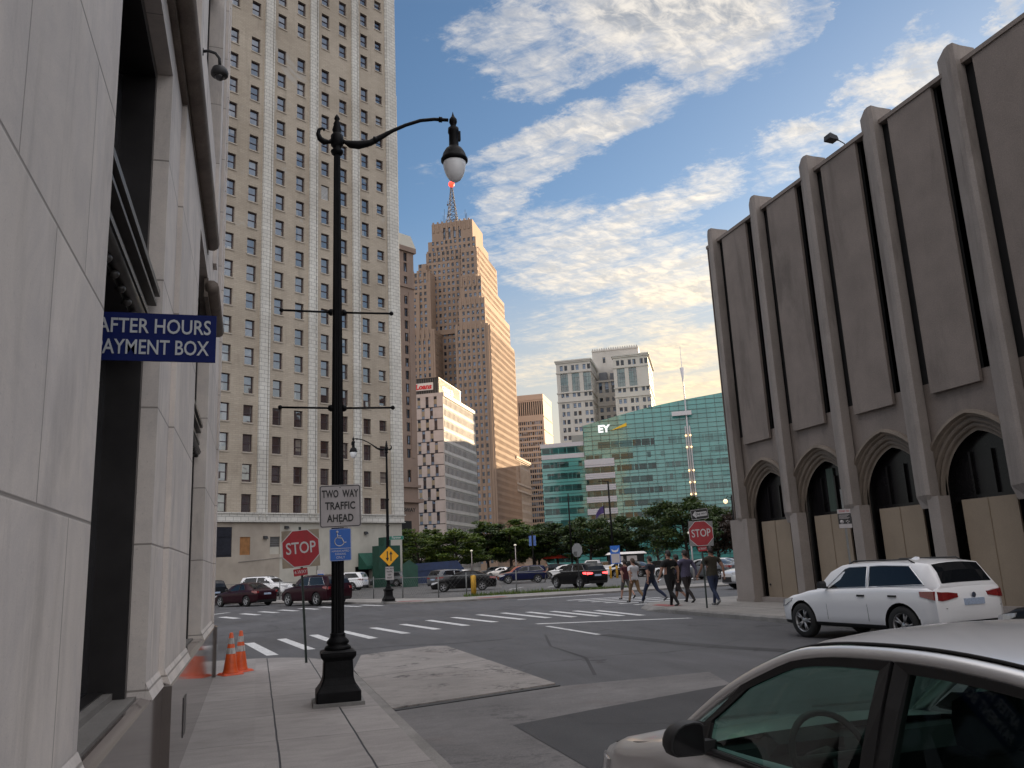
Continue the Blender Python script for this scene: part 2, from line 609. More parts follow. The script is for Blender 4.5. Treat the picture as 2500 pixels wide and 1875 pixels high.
M_ASPH = asphalt('asphalt', (0.066, 0.065, 0.070))
M_ASPH_DARK = asphalt('asphalt patch', (0.030, 0.029, 0.032), 0.2, 0.2)
M_LOT = asphalt('parking lot asphalt', (0.085, 0.082, 0.080), 0.3, 0.2)
M_WALK = pavement('sidewalk concrete', (0.265, 0.245, 0.235), xs=(0.23, 1.04), y0=9.62, dy=1.72, gap=0.009)
M_WALK_R = pavement('far sidewalk concrete', (0.25, 0.235, 0.22), xs=(14.9,), y0=0.3, dy=2.4, gap=0.02)
M_SLAB = pavement('worn concrete slab', (0.245, 0.225, 0.212), y0=15.2, dy=0, speck=0.35, blot=0.2, dirt=0.95)
M_DRIVE = pavement('driveway concrete', (0.135, 0.128, 0.128), y0=9.4, dy=0, speck=0.35, blot=0.25, dirt=0.45)
M_KERB = mat('kerb concrete', (0.20, 0.19, 0.18), 0.85, var=0.3, vscale=1.5, grain=0.3, bump=0.4, world_space=True)
M_PAINT = mat('road paint', (0.56, 0.56, 0.56), 0.7, var=0.12, vscale=6, grain=0.35, gscale=25, stain=(0.10, 0.10, 0.10), stain_amt=0.55, stain_scale=3.0, world_space=True)
M_PAD = mat('red tactile paving', (0.26, 0.075, 0.07), 0.8, var=0.25, vscale=3, grain=0.3, world_space=True)
M_IRON = mat('dark iron', (0.02, 0.02, 0.022), 0.6, var=0.3, vscale=5)


def sheet(name, poly, z, m, sub=0):
    mb = MB()
    mb.add([(x, y, z) for x, y in poly], [tuple(range(len(poly)))])
    return structure(mb.obj(name, m))


sheet('ground', [(-2500, -2500), (2500, -2500), (2500, 2500), (-2500, 2500)], -0.108, M_ASPH)
sheet('road', [(-60, -20), (60, -20), (60, 60), (-60, 90)], -0.1, M_ASPH)
# left pavement with its rounded corner and kerb stone
kerb_l = [(1.68, -8), (1.68, 15.3), (1.62, 16.6), (1.42, 17.8), (1.05, 18.6), (0.55, 19.1), (0.0, 19.35), (-0.8, 19.5), (-14, 19.6)]
mb = MB()
mb.prism([(-14, -8)] + [(x - 0.15 if y < 18 else x, y if y < 18 else y - 0.15) for x, y in kerb_l], -0.3, 0.0)
structure(mb.obj('sidewalk', M_WALK))
mb = MB()
ring = []
for i, (x, y) in enumerate(kerb_l):
    xi, yi = (x - 0.15, y) if y < 18 else (x, y - 0.15)
    ring.append([(xi + 0.002, yi, -0.3), (x, y, -0.3), (x, y, -0.075), (x - 0.03 if y < 18 else x, y if y < 18 else y - 0.03, -0.004), (xi + 0.002, yi, -0.004)])
mb.loft(ring)
structure(mb.obj('kerb', M_KERB))
# worn concrete panels laid in the road beside the lamp post
mb = MB()
mb.prism([(1.72, 11.5), (4.3, 12.35), (4.28, 16.12), (1.72, 14.92)], -0.2, -0.072)
mb.prism([(1.72, 14.98), (4.28, 16.18), (4.25, 19.75), (3.9, 20.0), (2.2, 19.1), (1.75, 16.4)], -0.2, -0.078)
structure(mb.obj('concrete_slab', M_SLAB))
mb = MB()
mb.prism([(1.72, 11.36), (4.32, 12.2), (4.32, 12.31), (1.72, 11.47)], -0.2, -0.086)
mb.prism([(1.72, 14.93), (4.28, 16.13), (4.28, 16.17), (1.72, 14.97)], -0.2, -0.0735)
structure(mb.obj('trench_gap', M_IRON))
sheet('driveway', [(1.69, -8), (2.8, -8), (2.81, 9.62), (4.15, 10.13), (6.4, 10.9), (6.8, 12.2), (4.36, 12.15), (1.69, 11.33)], -0.092, M_DRIVE)
sheet('asphalt_patch', [(2.805, -8), (7.6, -8), (7.6, 11.25), (6.4, 10.88), (4.15, 10.11), (2.81, 9.6)], -0.088, M_ASPH_DARK)
# right pavement
kerb_r = [(13.0, -8), (13.0, 26.0), (13.1, 27.4), (13.5, 28.8), (14.2, 29.9), (15.2, 30.4), (17, 30.5), (70, 30.5)]
mb = MB()
mb.prism([(13.17, -8)] + [(13.17, 26.0), (13.26, 27.3), (13.64, 28.7), (14.3, 29.75), (15.2, 30.23), (17, 30.33), (70, 30.33)] + [(70, -8)], -0.3, 0.05)
structure(mb.obj('sidewalk', M_WALK_R))
mb = MB()
inner = [(13.17, -8), (13.17, 26.0), (13.26, 27.3), (13.64, 28.7), (14.3, 29.75), (15.2, 30.23), (17, 30.33), (70, 30.33)]
rg = []
for i, ((x, y), (a, b_)) in enumerate(zip(kerb_r, inner)):
    zt = 0.046 if not 2 <= i <= 4 else -0.05
    rg.append([(a, b_, -0.3), (a, b_, 0.046), (x + 0.03 * (a > x), y, zt), (x, y, zt - 0.04), (x, y, -0.3)])
mb.loft(rg)
structure(mb.obj('kerb', M_KERB))
sheet('tactile_pad', [(13.45, 26.6), (14.15, 26.75), (14.0, 28.3), (13.5, 27.9)], 0.056, M_PAD)
# far pavement round the corner of the parking lot, then the lot itself
fk = [(-60, 165), (5.0, 51.9), (6.0, 49.2), (7.0, 46.8), (8.6, 45.3), (11.0, 44.6), (16, 44.4), (70, 42.6)]
fi = [(-59.8, 165.2), (5.2, 52.0), (6.2, 49.3), (7.15, 46.95), (8.65, 45.48), (11.0, 44.78), (16, 44.58), (70, 42.8)]
fb = [(70, 47.6), (13, 48.8), (10.4, 49.4), (8.6, 52.6), (-56.5, 167)]
mb = MB()
mb.prism([(x, y) for x, y in fi][::-1] + fb[::-1], -0.3, 0.0)
structure(mb.obj('sidewalk', M_WALK_R))
mb = MB()
mb.loft([[(a, b_, -0.3), (a, b_, -0.004), (x, y, -0.012), (x, y, -0.3)] for (x, y), (a, b_) in zip(fk, fi)])
structure(mb.obj('kerb', M_KERB))
sheet('tactile_pad', [(7.3, 47.2), (8.5, 46.2), (8.9, 46.7), (7.8, 47.8)], 0.005, M_PAD)
sheet('tactile_pad', [(11.6, 45.0), (13.2, 44.95), (13.2, 46.1), (11.6, 46.2)], 0.005, M_PAD)
mb = MB()
mb.prism([(70, 47.62), (160, 47.6), (160, 420), (-56.4, 420), (-56.4, 167.02), (8.62, 52.62), (10.42, 49.42), (13, 48.82)], -0.3, 0.012)
structure(mb.obj('parking_lot', M_LOT))

# painted markings
FAR_END = [(-0.32, 25.24), (0.57, 25.97), (1.52, 26.76), (2.45, 27.6), (3.5, 28.25), (4.6, 29.0), (5.73, 30.3), (6.82, 31.02), (7.95, 31.75), (8.95, 31.84), (9.82, 31.35), (10.61, 30.83), (11.28, 30.14), (11.9, 29.53)]
NEAR_END = [(0.51, 20.86), (1.4, 21.67), (2.23, 22.6), (3.21, 23.75), (4.28, 24.7), (5.36, 25.47), (6.43, 26.2), (7.56, 26.95), (8.62, 27.28), (9.49, 27.2), (10.25, 26.8), (10.96, 26.39), (11.55, 25.83), (12.07, 25.38)]
mb = MB()
for (ax, ay), (bx, by) in zip(FAR_END, NEAR_END):
    w_ = 0.27
    mb.add([(ax, ay, -0.095), (bx - w_, by - 0.03, -0.095), (bx, by, -0.095), (ax + w_, ay + 0.03, -0.095)], [(0, 1, 2, 3)])
structure(mb.obj('crosswalk_stripes', M_PAINT))
mb = MB()
for i in range(6):
    y = 31.4 + 1.42 * i
    mb.add([(14.55 - 0.05 * i, y, -0.095), (17.9, y + 0.1, -0.095), (17.9, y + 0.52, -0.095), (14.55 - 0.05 * i, y + 0.42, -0.095)], [(0, 1, 2, 3)])
mb.add([(13.0, 42.5, -0.095), (18.2, 43.3, -0.095), (18.2, 43.7, -0.095), (13.0, 42.8, -0.095)], [(0, 1, 2, 3)])
structure(mb.obj('crosswalk_stripes', M_PAINT))
mb = MB()
fe = [(-1.8, 43.5), (-0.9, 46.0), (0.0, 47.3), (1.0, 48.0), (2.1, 48.6), (3.2, 48.9), (4.3, 48.8), (5.4, 48.2)]
for i, (x, y) in enumerate(fe):
    mb.add([(x, y, -0.095), (x + 0.8, y - 2.7, -0.095), (x + 1.15, y - 2.6, -0.095), (x + 0.4, y + 0.1, -0.095)], [(0, 1, 2, 3)])
structure(mb.obj('crosswalk_stripes', M_PAINT))
mb = MB()
mb.add([(8.15, 25.05, -0.095), (8.15, 24.72, -0.095), (12.35, 22.8, -0.095), (12.35, 23.1, -0.095)], [(0, 1, 2, 3)])
mb.add([(8.02, 23.7, -0.095), (8.05, 19.9, -0.095), (8.2, 19.9, -0.095), (8.17, 23.7, -0.095)], [(0, 1, 2, 3)])
mb.add([(-3.2, 45.0, -0.095), (-1.3, 48.5, -0.095), (-1.55, 48.7, -0.095), (-3.45, 45.2, -0.095)], [(0, 1, 2, 3)])
structure(mb.obj('road_lines', M_PAINT))
mb = MB()
sm_ = [(8.06, 19.73), (8.31, 17.14), (8.72, 15.09), (9.13, 14.04), (9.39, 12.95)]
for (xa, ya), (xb, yb) in zip(sm_[:-1], sm_[1:]):
    mb.add([(xa, ya, -0.0965), (xb, yb, -0.0965), (xb + 0.42, yb + 0.1, -0.0965), (xa + 0.34, ya + 0.1, -0.0965)], [(0, 1, 2, 3)])
for pts_ in ([(1.9, 20.6), (3.2, 20.9), (4.6, 20.4), (6.1, 20.6)], [(5.2, 13.0), (6.0, 15.4), (6.2, 18.0), (7.1, 21.0)], [(-4, 27.5), (-1.0, 29.5), (2.4, 30.6), (5.6, 33.5)], [(8.2, 33.0), (10.5, 34.4), (12.0, 37.4)]):
    for (xa, ya), (xb, yb) in zip(pts_[:-1], pts_[1:]):
        dx, dy = xb - xa, yb - ya
        L_ = math.hypot(dx, dy)
        nx, ny = -dy / L_ * 0.03, dx / L_ * 0.03
        mb.add([(xa - nx, ya - ny, -0.0962), (xb - nx, yb - ny, -0.0962), (xb + nx, yb + ny, -0.0962), (xa + nx, ya + ny, -0.0962)], [(0, 1, 2, 3)])
structure(mb.obj('tar_seam', M_ASPH_DARK))
mb = MB()
for i in range(9):
    x0 = 17.0 + 2.9 * i
    mb.add([(x0, 58.0, 0.017), (x0 + 2.4, 62.2, 0.017), (x0 + 2.55, 62.15, 0.017), (x0 + 0.15, 57.95, 0.017)], [(0, 1, 2, 3)])
structure(mb.obj('parking_lines', M_PAINT))


# ================================================================ facade tools
def facade(mb, M, us, zs, holes, depth, m_wall, m_rev=None, out=None, y=0.0):
    """wall in the plane y of M (u to the right, z up, outward -y); holes = set of (i, j) cells cut depth deep"""
    m_rev = m_wall if m_rev is None else m_rev
    save = mb.T
    mb.T = save @ M
    for j in range(len(zs) - 1):
        i = 0
        while i < len(us) - 1:
            if (i, j) in holes:
                a, b_, c, d = us[i], us[i + 1], zs[j], zs[j + 1]
                e = y + depth
                mb.quad((a, y, c), (a, e, c), (a, e, d), (a, y, d), m_rev)
                mb.quad((b_, e, c), (b_, y, c), (b_, y, d), (b_, e, d), m_rev)
                mb.quad((a, e, d), (b_, e, d), (b_, y, d), (a, y, d), m_rev)
                mb.quad((a, y, c), (b_, y, c), (b_, e, c), (a, e, c), m_rev)
                if out is not None:
                    out.append((M @ Matrix.Translation((a, e, c)), b_ - a, d - c, (i, j)))
                i += 1
            else:
                k = i
                while k < len(us) - 1 and (k, j) not in holes:
                    k += 1
                mb.quad((us[i], y, zs[j]), (us[k], y, zs[j]), (us[k], y, zs[j + 1]), (us[i], y, zs[j + 1]), m_wall)
                i = k
    mb.T = save


def win_frame(mb, w, h, style, m=0, sill=None):
    """one window in its opening: origin lower left, glass at y=0, frame towards -y; gm = glass slot when merged"""
    f, t = 0.07, 0.05
    if sill is not None:
        mb.box(-0.06, w + 0.06, -0.36, -0.284, -0.14, -0.004, sill)
        mb.box(0.004, w - 0.004, -0.284, -0.055, -0.03, 0.012, sill)
    if style == 'pane':
        f = 0.04
    if style == 'arch':
        f = 0.08
    mb.box(0, w, -t, 0.0, 0, f, m)
    mb.box(0, w, -t, 0.0, h - f, h, m)
    mb.box(0, f, -t, 0.0, f, h - f, m, 'bt')
    mb.box(w - f, w, -t, 0.0, f, h - f, m, 'bt')
    if style == 'hung':
        mb.box(f, w - f, -t * 1.3, 0.0, h * 0.5 - 0.035, h * 0.5 + 0.035, m, 'lr')
    if style == 'triple':
        for q in (1 / 3, 2 / 3):
            mb.box(w * q - 0.05, w * q + 0.05, -t, 0.0, f, h - f, m, 'bt')
        for q in (0.25, 0.5, 0.75):
            mb.box(f, w - f, -t * 1.2, 0.0, h * q - 0.04, h * q + 0.04, m, 'lr')


def win_pane(mb, w, h, m=0):
    mb.quad((0, 0.01, 0), (w, 0.01, 0), (w, 0.01, h), (0, 0.01, h), m)


def in_frame(p):
    c = cam_o.matrix_world.inverted() @ p
    if c.z >= -0.1:
        return False
    u, v = c.x / -c.z * FPX, c.y / -c.z * FPX
    return abs(u) < 1290 and abs(v) < 980


def add_windows(root, wins, style, m_frame, m_glass, limit=100, name='window', m_sill=None):
    """the nearest windows in view become parts (> pane); the others one merged part"""
    mw = root.matrix_basis
    if limit:
        scored = sorted(wins, key=lambda q: (not in_frame((mw @ q[0]).to_translation()),
                                             ((mw @ q[0]).to_translation() - Vector((0, 0, CAM_H))).length))
    else:
        scored = wins
    cache = {}
    for M, w, h, ij in scored[:limit]:
        key = (round(w, 2), round(h, 2))
        if key not in cache:
            a, g = MB(), MB()
            win_frame(a, w, h, style, 0, 1 if m_sill else None)
            win_pane(g, w, h)
            cache[key] = (a.mesh('window', [m_frame] + ([m_sill] if m_sill else [])), g.mesh('pane', m_glass))
        o = link(name, cache[key][0], root)
        o.matrix_local = M
        link('pane', cache[key][1], o)
    rest = scored[limit:]
    if rest:
        mb = MB()
        for M, w, h, ij in rest:
            mb.T = M
            win_frame(mb, w, h, style, 0, 2 if m_sill else None)
            win_pane(mb, w, h, 1)
        o = mb.obj(name, [m_frame, m_glass] + ([m_sill] if m_sill else []), root)
        o['kind'] = 'stuff'


def split_parts(name, boxes, m, root, limit=100):
    """each box a part of its own; past the limit the rest are one part"""
    for bx in boxes[:limit]:
        b_ = MB()
        b_.box(*bx)
        b_.obj(name, m, root)
    if boxes[limit:]:
        b_ = MB()
        for bx in boxes[limit:]:
            b_.box(*bx)
        b_.obj(name, m, root)['kind'] = 'stuff'


def brick_mat(name, c1, c2, mortar, bw=0.5, bh=0.17, msize=0.02, stain=0.5, white=0.0):
    """small courses drawn in object space on the wall plane (u = x + y, z)"""
    m, t, b = new_mat(name)
    v = objc(t)
    sp = t.node('ShaderNodeSeparateXYZ')
    t.put(sp.inputs[0], v)
    cb = t.node('ShaderNodeCombineXYZ')
    t.put(cb.inputs[0], t.math('ADD', sp.outputs[0], sp.outputs[1]))
    t.put(cb.inputs[1], sp.outputs[2])
    br = t.node('ShaderNodeTexBrick')
    t.put(br.inputs['Vector'], cb.outputs[0])
    for k, x in (('Color1', c1), ('Color2', c2), ('Mortar', mortar)):
        br.inputs[k].default_value = (*x, 1)
    br.inputs['Scale'].default_value = 1.0
    br.inputs['Mortar Size'].default_value = msize
    br.inputs['Brick Width'].default_value = bw
    br.inputs['Row Height'].default_value = bh
    n = t.noise(v, 0.12, 6, 0.65)
    c = t.mix(1.0, br.outputs[0], t.mix(t.ramp(n, 0.3, 0.7), (0.82, 0.80, 0.78), (1.12, 1.12, 1.12)), 'MULTIPLY')
    s = t.noise(t.mapping(v, scale=(1, 1, 0.12)), 0.9, 6, 0.7, 0.3)
    c = t.mix(t.math('MULTIPLY', t.ramp(s, 0.52, 0.75), stain), c, tuple(x * 0.5 for x in c1))
    s2 = t.noise(t.mapping(v, scale=(0.7, 0.7, 3.0)), 1.3, 5, 0.7)
    c = t.mix(t.math('MULTIPLY', t.ramp(s2, 0.56, 0.7), stain * 0.6), c, tuple(x * 0.62 for x in c1))
    if white:
        wn = t.noise(v, 0.16, 7, 0.7, 0.6)
        c = t.mix(t.math('MULTIPLY', t.ramp(wn, 0.60, 0.68), white), c, (0.42, 0.40, 0.37))
    t.put(b.inputs['Base Color'], c)
    b.inputs['Roughness'].default_value = 0.85
    bn = t.node('ShaderNodeBump')
    bn.inputs['Strength'].default_value = 0.3
    bn.inputs['Distance'].default_value = 0.02
    t.put(bn.inputs['Height'], br.outputs['Fac'])
    bn.invert = True
    t.put(b.inputs['Normal'], bn)
    return m


I4 = Matrix.Identity(4)
M_FRAME = mat('bronze window frame', (0.035, 0.03, 0.03), 0.5, var=0.2)
M_FRAME_MAROON = mat('maroon window frame', (0.05, 0.028, 0.035), 0.55, var=0.2)
M_GLASS = glass_dark('window glass', (0.035, 0.038, 0.045), 3.1, 0.03, 0.05, (0.55, 0.55, 0.62), tint=0.10)
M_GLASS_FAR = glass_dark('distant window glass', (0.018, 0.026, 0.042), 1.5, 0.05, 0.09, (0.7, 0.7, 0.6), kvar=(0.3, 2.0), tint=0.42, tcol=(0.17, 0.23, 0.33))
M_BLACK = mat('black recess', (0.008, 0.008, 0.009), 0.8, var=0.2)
M_ROOF = mat('flat roof felt', (0.08, 0.08, 0.08), 0.9, var=0.2)


# ================================================================ the brick tower with pale terracotta piers
def tower():
    t = thing('office_tower', 'tan brick skyscraper with pale vertical terracotta strips behind the lamp post', 'building',
              (15.909, 96.70, 0), R(30))
    brick = brick_mat('tan brick', (0.45, 0.39, 0.315), (0.40, 0.345, 0.28), (0.34, 0.30, 0.25), 0.62, 0.2, 0.018, 0.55, 0.75)
    terra = brick_mat('pale terracotta', (0.62, 0.61, 0.57), (0.57, 0.56, 0.525), (0.30, 0.29, 0.28), 0.8, 0.42, 0.025, 0.35)
    stucco = mat('painted stucco', (0.36, 0.315, 0.265), 0.9, var=0.16, vscale=0.5, stain=(0.16, 0.13, 0.11), stain_amt=0.45, stain_scale=0.5, grain=0.08)
    base_pale = mat('pale painted stone', (0.44, 0.42, 0.37), 0.85, var=0.12, vscale=0.5, stain=(0.22, 0.20, 0.18), stain_amt=0.4, stain_scale=0.6)
    cols = [(-29.3, 1.08), (-26.7, 1.08), (-22.88, 1.08), (-20.28, 1.08), (-16.97, 1.08), (-14.41, 1.08), (-11.08, 1.08), (-8.55, 1.08), (-5.33, 1.06), (-3.04, 1.05)]
    rows = [9.82 + 3.01 * k for k in range(18)] + [65.6 + 3.0 * k for k in range(9)]
    us = sorted({-34.0, 0.0} | {round(u, 3) for u, w in cols} | {round(u + w, 3) for u, w in cols})
    zb = {7.9, 96.0}
    for z in rows:
        zb |= {round(z - 1.80, 3), round(z, 3), round(z - 1.25, 3)}
    zs = sorted(zb)
    holes = set()
    mb, wins, small = MB(), [], []
    c8 = us.index(-3.04)
    # wide columns use the full sash height, the last column a short one: build them as two grids
    us_a = [u for u in us if u <= -3.65] + [-3.65]
    us_b = [-3.65, -3.04, round(-3.04 + 1.05, 3), 0.0]
    us_a = sorted({u for u in us if u < -3.65} | {-3.65})
    zs_a = sorted({7.9, 96.0} | {round(z - 1.80, 3) for z in rows} | {round(z, 3) for z in rows})
    zs_b = sorted({7.9, 96.0} | {round(z - 1.25, 3) for z in rows} | {round(z, 3) for z in rows})
    tops = {round(z, 3) for z in rows}
    ha = {(i, j) for i in range(len(us_a) - 1) for j in range(len(zs_a) - 1)
          if any(abs(us_a[i] - u) < 1e-3 for u, w in cols) and zs_a[j + 1] in tops and abs(zs_a[j + 1] - zs_a[j] - 1.8) < 0.01}
    hb = {(1, j) for j in range(len(zs_b) - 1) if zs_b[j + 1] in tops and abs(zs_b[j + 1] - zs_b[j] - 1.25) < 0.01}
    facade(mb, I4, us_a, zs_a, ha, 0.28, 0, 0, wins)
    facade(mb, I4, us_b, zs_b, hb, 0.28, 0, 0, wins)
    # other faces and roof
    mb.quad((0, 0, 0), (0, 22, 0), (0, 22, 96), (0, 0, 96))
    mb.quad((0, 22, 0), (-34, 22, 0), (-34, 22, 96), (0, 22, 96))
    mb.quad((-34, 22, 0), (-34, 0, 0), (-34, 0, 96), (-34, 22, 96))
    mb.quad((-34, 0, 96), (0, 0, 96), (0, 22, 96), (-34, 22, 96))
    mb.obj('wall', brick, t)
    # terracotta piers, ribbed on their right edge
    for u0, u1 in ((-25.1, -23.95), (-18.66, -17.47), (-12.73, -11.65), (-6.77, -5.74)):
        p = MB()
        p.box(u0, u1 - 0.30, -0.28, 0.0, 7.93, 95.8)
        p.box(u1 - 0.30, u1 - 0.17, -0.12, 0.0, 7.93, 95.8, 0, 'l')
        p.box(u1 - 0.17, u1, -0.22, 0.0, 7.93, 95.8)
        p.obj('pier', terra, t)
    p = MB()
    p.box(-1.50, -1.30, -0.16, 0.0, 7.93, 95.8)
    p.box(-1.30, 0.06, -0.30, 0.3, 7.93, 95.8)
    p.box(0.06, 0.3, -0.1, 0.5, 7.93, 62)
    p.obj('pier', terra, t)
    # belt course and painted base
    p = MB()
    p.box(-34.1, 0.12, -0.34, 0.0, 7.14, 7.86)
    p.box(-34.2, 0.22, -0.48, 0.0, 7.86, 7.98)
    p.box(-34.2, 0.22, -0.42, 0.0, 7.05, 7.14)
    p.obj('belt_course', terra, t)
    for u in (-18.5, -17.7, -12.6, -11.8, -6.7, -5.9):
        c = MB()
        c.loft([[(u - 0.09, -0.50, 7.78), (u + 0.09, -0.50, 7.78), (u + 0.09, -0.34, 7.78), (u - 0.09, -0.34, 7.78)],
                [(u - 0.09, -0.48, 7.55), (u + 0.09, -0.48, 7.55), (u + 0.09, -0.34, 7.55), (u - 0.09, -0.34, 7.55)],
                [(u - 0.06, -0.37, 7.3), (u + 0.06, -0.37, 7.3), (u + 0.06, -0.34, 7.3), (u - 0.06, -0.34, 7.3)]], caps=True)
        c.obj('bracket', terra, t)
    b = MB()
    facade(b, I4, [-34, -23.05, -21.16, -20.32, -19.2, -17.03, -15.91, -15.9], [-0.2, 3.72, 3.88, 5.62, 5.66, 6.58, 7.06],
           {(1, 1), (1, 2), (1, 3), (1, 4), (3, 2), (5, 2)}, 0.2, 0)
    b.obj('base_wall', stucco, t)
    b = MB()
    facade(b, I4, [-15.9, -6.6, -4.2, 0.0], [-0.2, 2.3, 7.06], {(1, 0)}, 0.8, 0)
    b.quad((0, 0, -0.2), (0, 22, -0.2), (0, 22, 7.06), (0, 0, 7.06), 0)
    b.obj('base_wall', base_pale, t)
    b = MB()
    b.quad((-6.6, 0.79, -0.2), (-4.2, 0.79, -0.2), (-4.2, 0.79, 2.3), (-6.6, 0.79, 2.3))
    b.obj('door', M_BLACK, t)
    lv = MB()
    for k in range(22):
        z = 3.74 + k * 0.13
        lv.add([(-23.05, 0.12, z), (-21.16, 0.12, z), (-21.16, 0.02, z + 0.11), (-23.05, 0.02, z + 0.11)], [(0, 1, 2, 3)])
    lv.box(-23.05, -21.16, 0.13, 0.19, 3.72, 6.58)
    lv.obj('louver', mat('blue grey louver', (0.07, 0.075, 0.10), 0.5, var=0.2), t)
    bd = MB()
    bd.box(-20.32, -19.2, 0.08, 0.19, 3.88, 5.62)
    bd.obj('boarded_window', mat('plywood orange', (0.30, 0.14, 0.05), 0.8, var=0.2, stain_amt=0.4), t)
    bw = MB()
    bw.box(-17.03, -15.91, 0.10, 0.19, 3.88, 4.6, 0)
    bw.box(-17.03, -15.91, 0.14, 0.19, 4.6, 5.62, 1)
    for q in range(4):
        bw.box(-17.03, -15.91, 0.10, 0.15, 4.72 + 0.22 * q, 4.76 + 0.22 * q, 2)
    bw.obj('blocked_window', [base_pale, mat('grey panel', (0.13, 0.13, 0.13), 0.7), M_FRAME], t)
    for u, z in ((-17.6, 5.4), (-5.2, 5.8), (-15.2, 6.4)):
        lf = MB()
        lf.loft([[(u - 0.22, -0.3, z), (u + 0.22, -0.3, z), (u + 0.22, 0, z + 0.02), (u - 0.22, 0, z + 0.02)],
                 [(u - 0.2, -0.22, z + 0.24), (u + 0.2, -0.22, z + 0.24), (u + 0.2, 0, z + 0.3), (u - 0.2, 0, z + 0.3)]], caps=True)
        lf.obj('wall_lamp', M_IRON, t)
    pl = MB()
    pl.tube([(-11.5, -0.08, 0.2), (-11.5, -0.08, 4.9)], 0.05, 6)
    pl.tube([(-20.5, -0.06, 3.2), (-16.2, -0.06, 3.5), (-11.5, -0.06, 3.6)], 0.025, 5)
    pl.obj('drain_pipe', mat('grey pipe', (0.2, 0.19, 0.18), 0.6), t)
    # louvred vent in place of one window
    vent = [q for q in wins if abs(q[0].to_translation().x + 11.08) < 0.02 and 45.3 < q[0].to_translation().z + 1.8 < 46.6]
    if vent:
        q = vent[0]
        wins.remove(q)
        vb = MB()
        vb.box(0, q[1], 0.0, 0.05, 0, q[2], 1)
        for k in range(10):
            vb.box(0.08, q[1] - 0.08, -0.12, 0.0, 0.08 + k * 0.168, 0.17 + k * 0.168, 0)
        vb.obj('vent_grille', [mat('white grille', (0.6, 0.6, 0.6), 0.5), M_BLACK], t).matrix_local = q[0]
    add_windows(t, wins, 'hung', M_FRAME_MAROON, M_GLASS, m_sill=mat('sill stone', (0.42, 0.37, 0.31), 0.85, var=0.2))
    return t


tower()


# ================================================================ limestone building close on the left
def stone_mat(name, base, course=1.04, z0=1.96, stain=0.25):
    m, t, b = new_mat(name)
    v = objc(t)
    sp = t.node('ShaderNodeSeparateXYZ')
    t.put(sp.inputs[0], v)
    n = t.noise(v, 0.8, 7, 0.62, 0.3)
    g = t.noise(v, 120.0, 2, 0.8)
    st = t.noise(t.mapping(v, scale=(1, 1, 0.18)), 2.2, 7, 0.68, 0.4)
    k = t.math('MULTIPLY', t.ramp(n, 0.3, 0.7, 0.90, 1.08, smooth=False), t.ramp(g, 0.3, 0.7, 0.94, 1.06, smooth=False))
    k = t.math('MULTIPLY', k, t.ramp(st, 0.5, 0.75, 1.0, 1.0 - stain))
    # ashlar joints: courses, and staggered uprights
    row = t.math('DIVIDE', t.math('SUBTRACT', sp.outputs[2], z0), course)
    fr = t.math('ABSOLUTE', t.math('SUBTRACT', t.math('FRACT', t.math('ADD', row, 0.5)), 0.5))
    e1 = t.ramp(t.math('MULTIPLY', fr, course), 0.003, 0.011, 0.0, 1.0)
    par = t.math('MULTIPLY', t.math('FRACT', t.math('MULTIPLY', t.math('FLOOR', row), 0.5)), 2.0)
    uu = t.math('DIVIDE', t.math('ADD', t.math('SUBTRACT', sp.outputs[1], -1.75), t.math('MULTIPLY', par, 0.55)), 1.1)
    fu = t.math('ABSOLUTE', t.math('SUBTRACT', t.math('FRACT', t.math('ADD', uu, 0.5)), 0.5))
    e2 = t.ramp(t.math('MULTIPLY', fu, 1.1), 0.002, 0.008, 0.0, 1.0)
    j = t.math('MINIMUM', e1, e2)
    wn = t.node('ShaderNodeTexWhiteNoise', noise_dimensions='2D')
    cb = t.node('ShaderNodeCombineXYZ')
    t.put(cb.inputs[0], t.math('FLOOR', uu))
    t.put(cb.inputs[1], t.math('FLOOR', row))
    t.put(wn.inputs['Vector'], cb.outputs[0])
    k = t.math('MULTIPLY', k, t.ramp(wn.outputs['Value'], 0, 1, 0.93, 1.06, smooth=False))
    cs = t.node('ShaderNodeVectorMath', operation='SCALE')
    cs.inputs[0].default_value = base
    t.put(cs.inputs['Scale'], k)
    mott = t.noise(v, 1.7, 8, 0.7, 0.6)
    c = t.mix(t.ramp(mott, 0.35, 0.68), cs.outputs[0], t.mix(1.0, cs.outputs[0], (0.84, 0.85, 0.88), 'MULTIPLY'))
    drip = t.noise(t.mapping(v, scale=(1, 3.2, 0.16)), 2.6, 8, 0.75, 0.3)
    c = t.mix(t.math('MULTIPLY', t.ramp(drip, 0.54, 0.74), 0.34), c, tuple(x * 0.5 for x in base))
    spot = t.noise(v, 46.0, 3, 0.6)
    c = t.mix(t.math('MULTIPLY', t.ramp(spot, 0.64, 0.72), 0.35), c, tuple(x * 0.45 for x in base))
    c = t.mix(j, tuple(x * 0.42 for x in base), c)
    t.put(b.inputs['Base Color'], c)
    b.inputs['Roughness'].default_value = 0.75
    bn = t.node('ShaderNodeBump')
    bn.inputs['Strength'].default_value = 0.35
    bn.inputs['Distance'].default_value = 0.008
    t.put(bn.inputs['Height'], t.math('ADD', j, t.math('MULTIPLY', g, 0.2)))
    t.put(b.inputs['Normal'], bn)
    return m


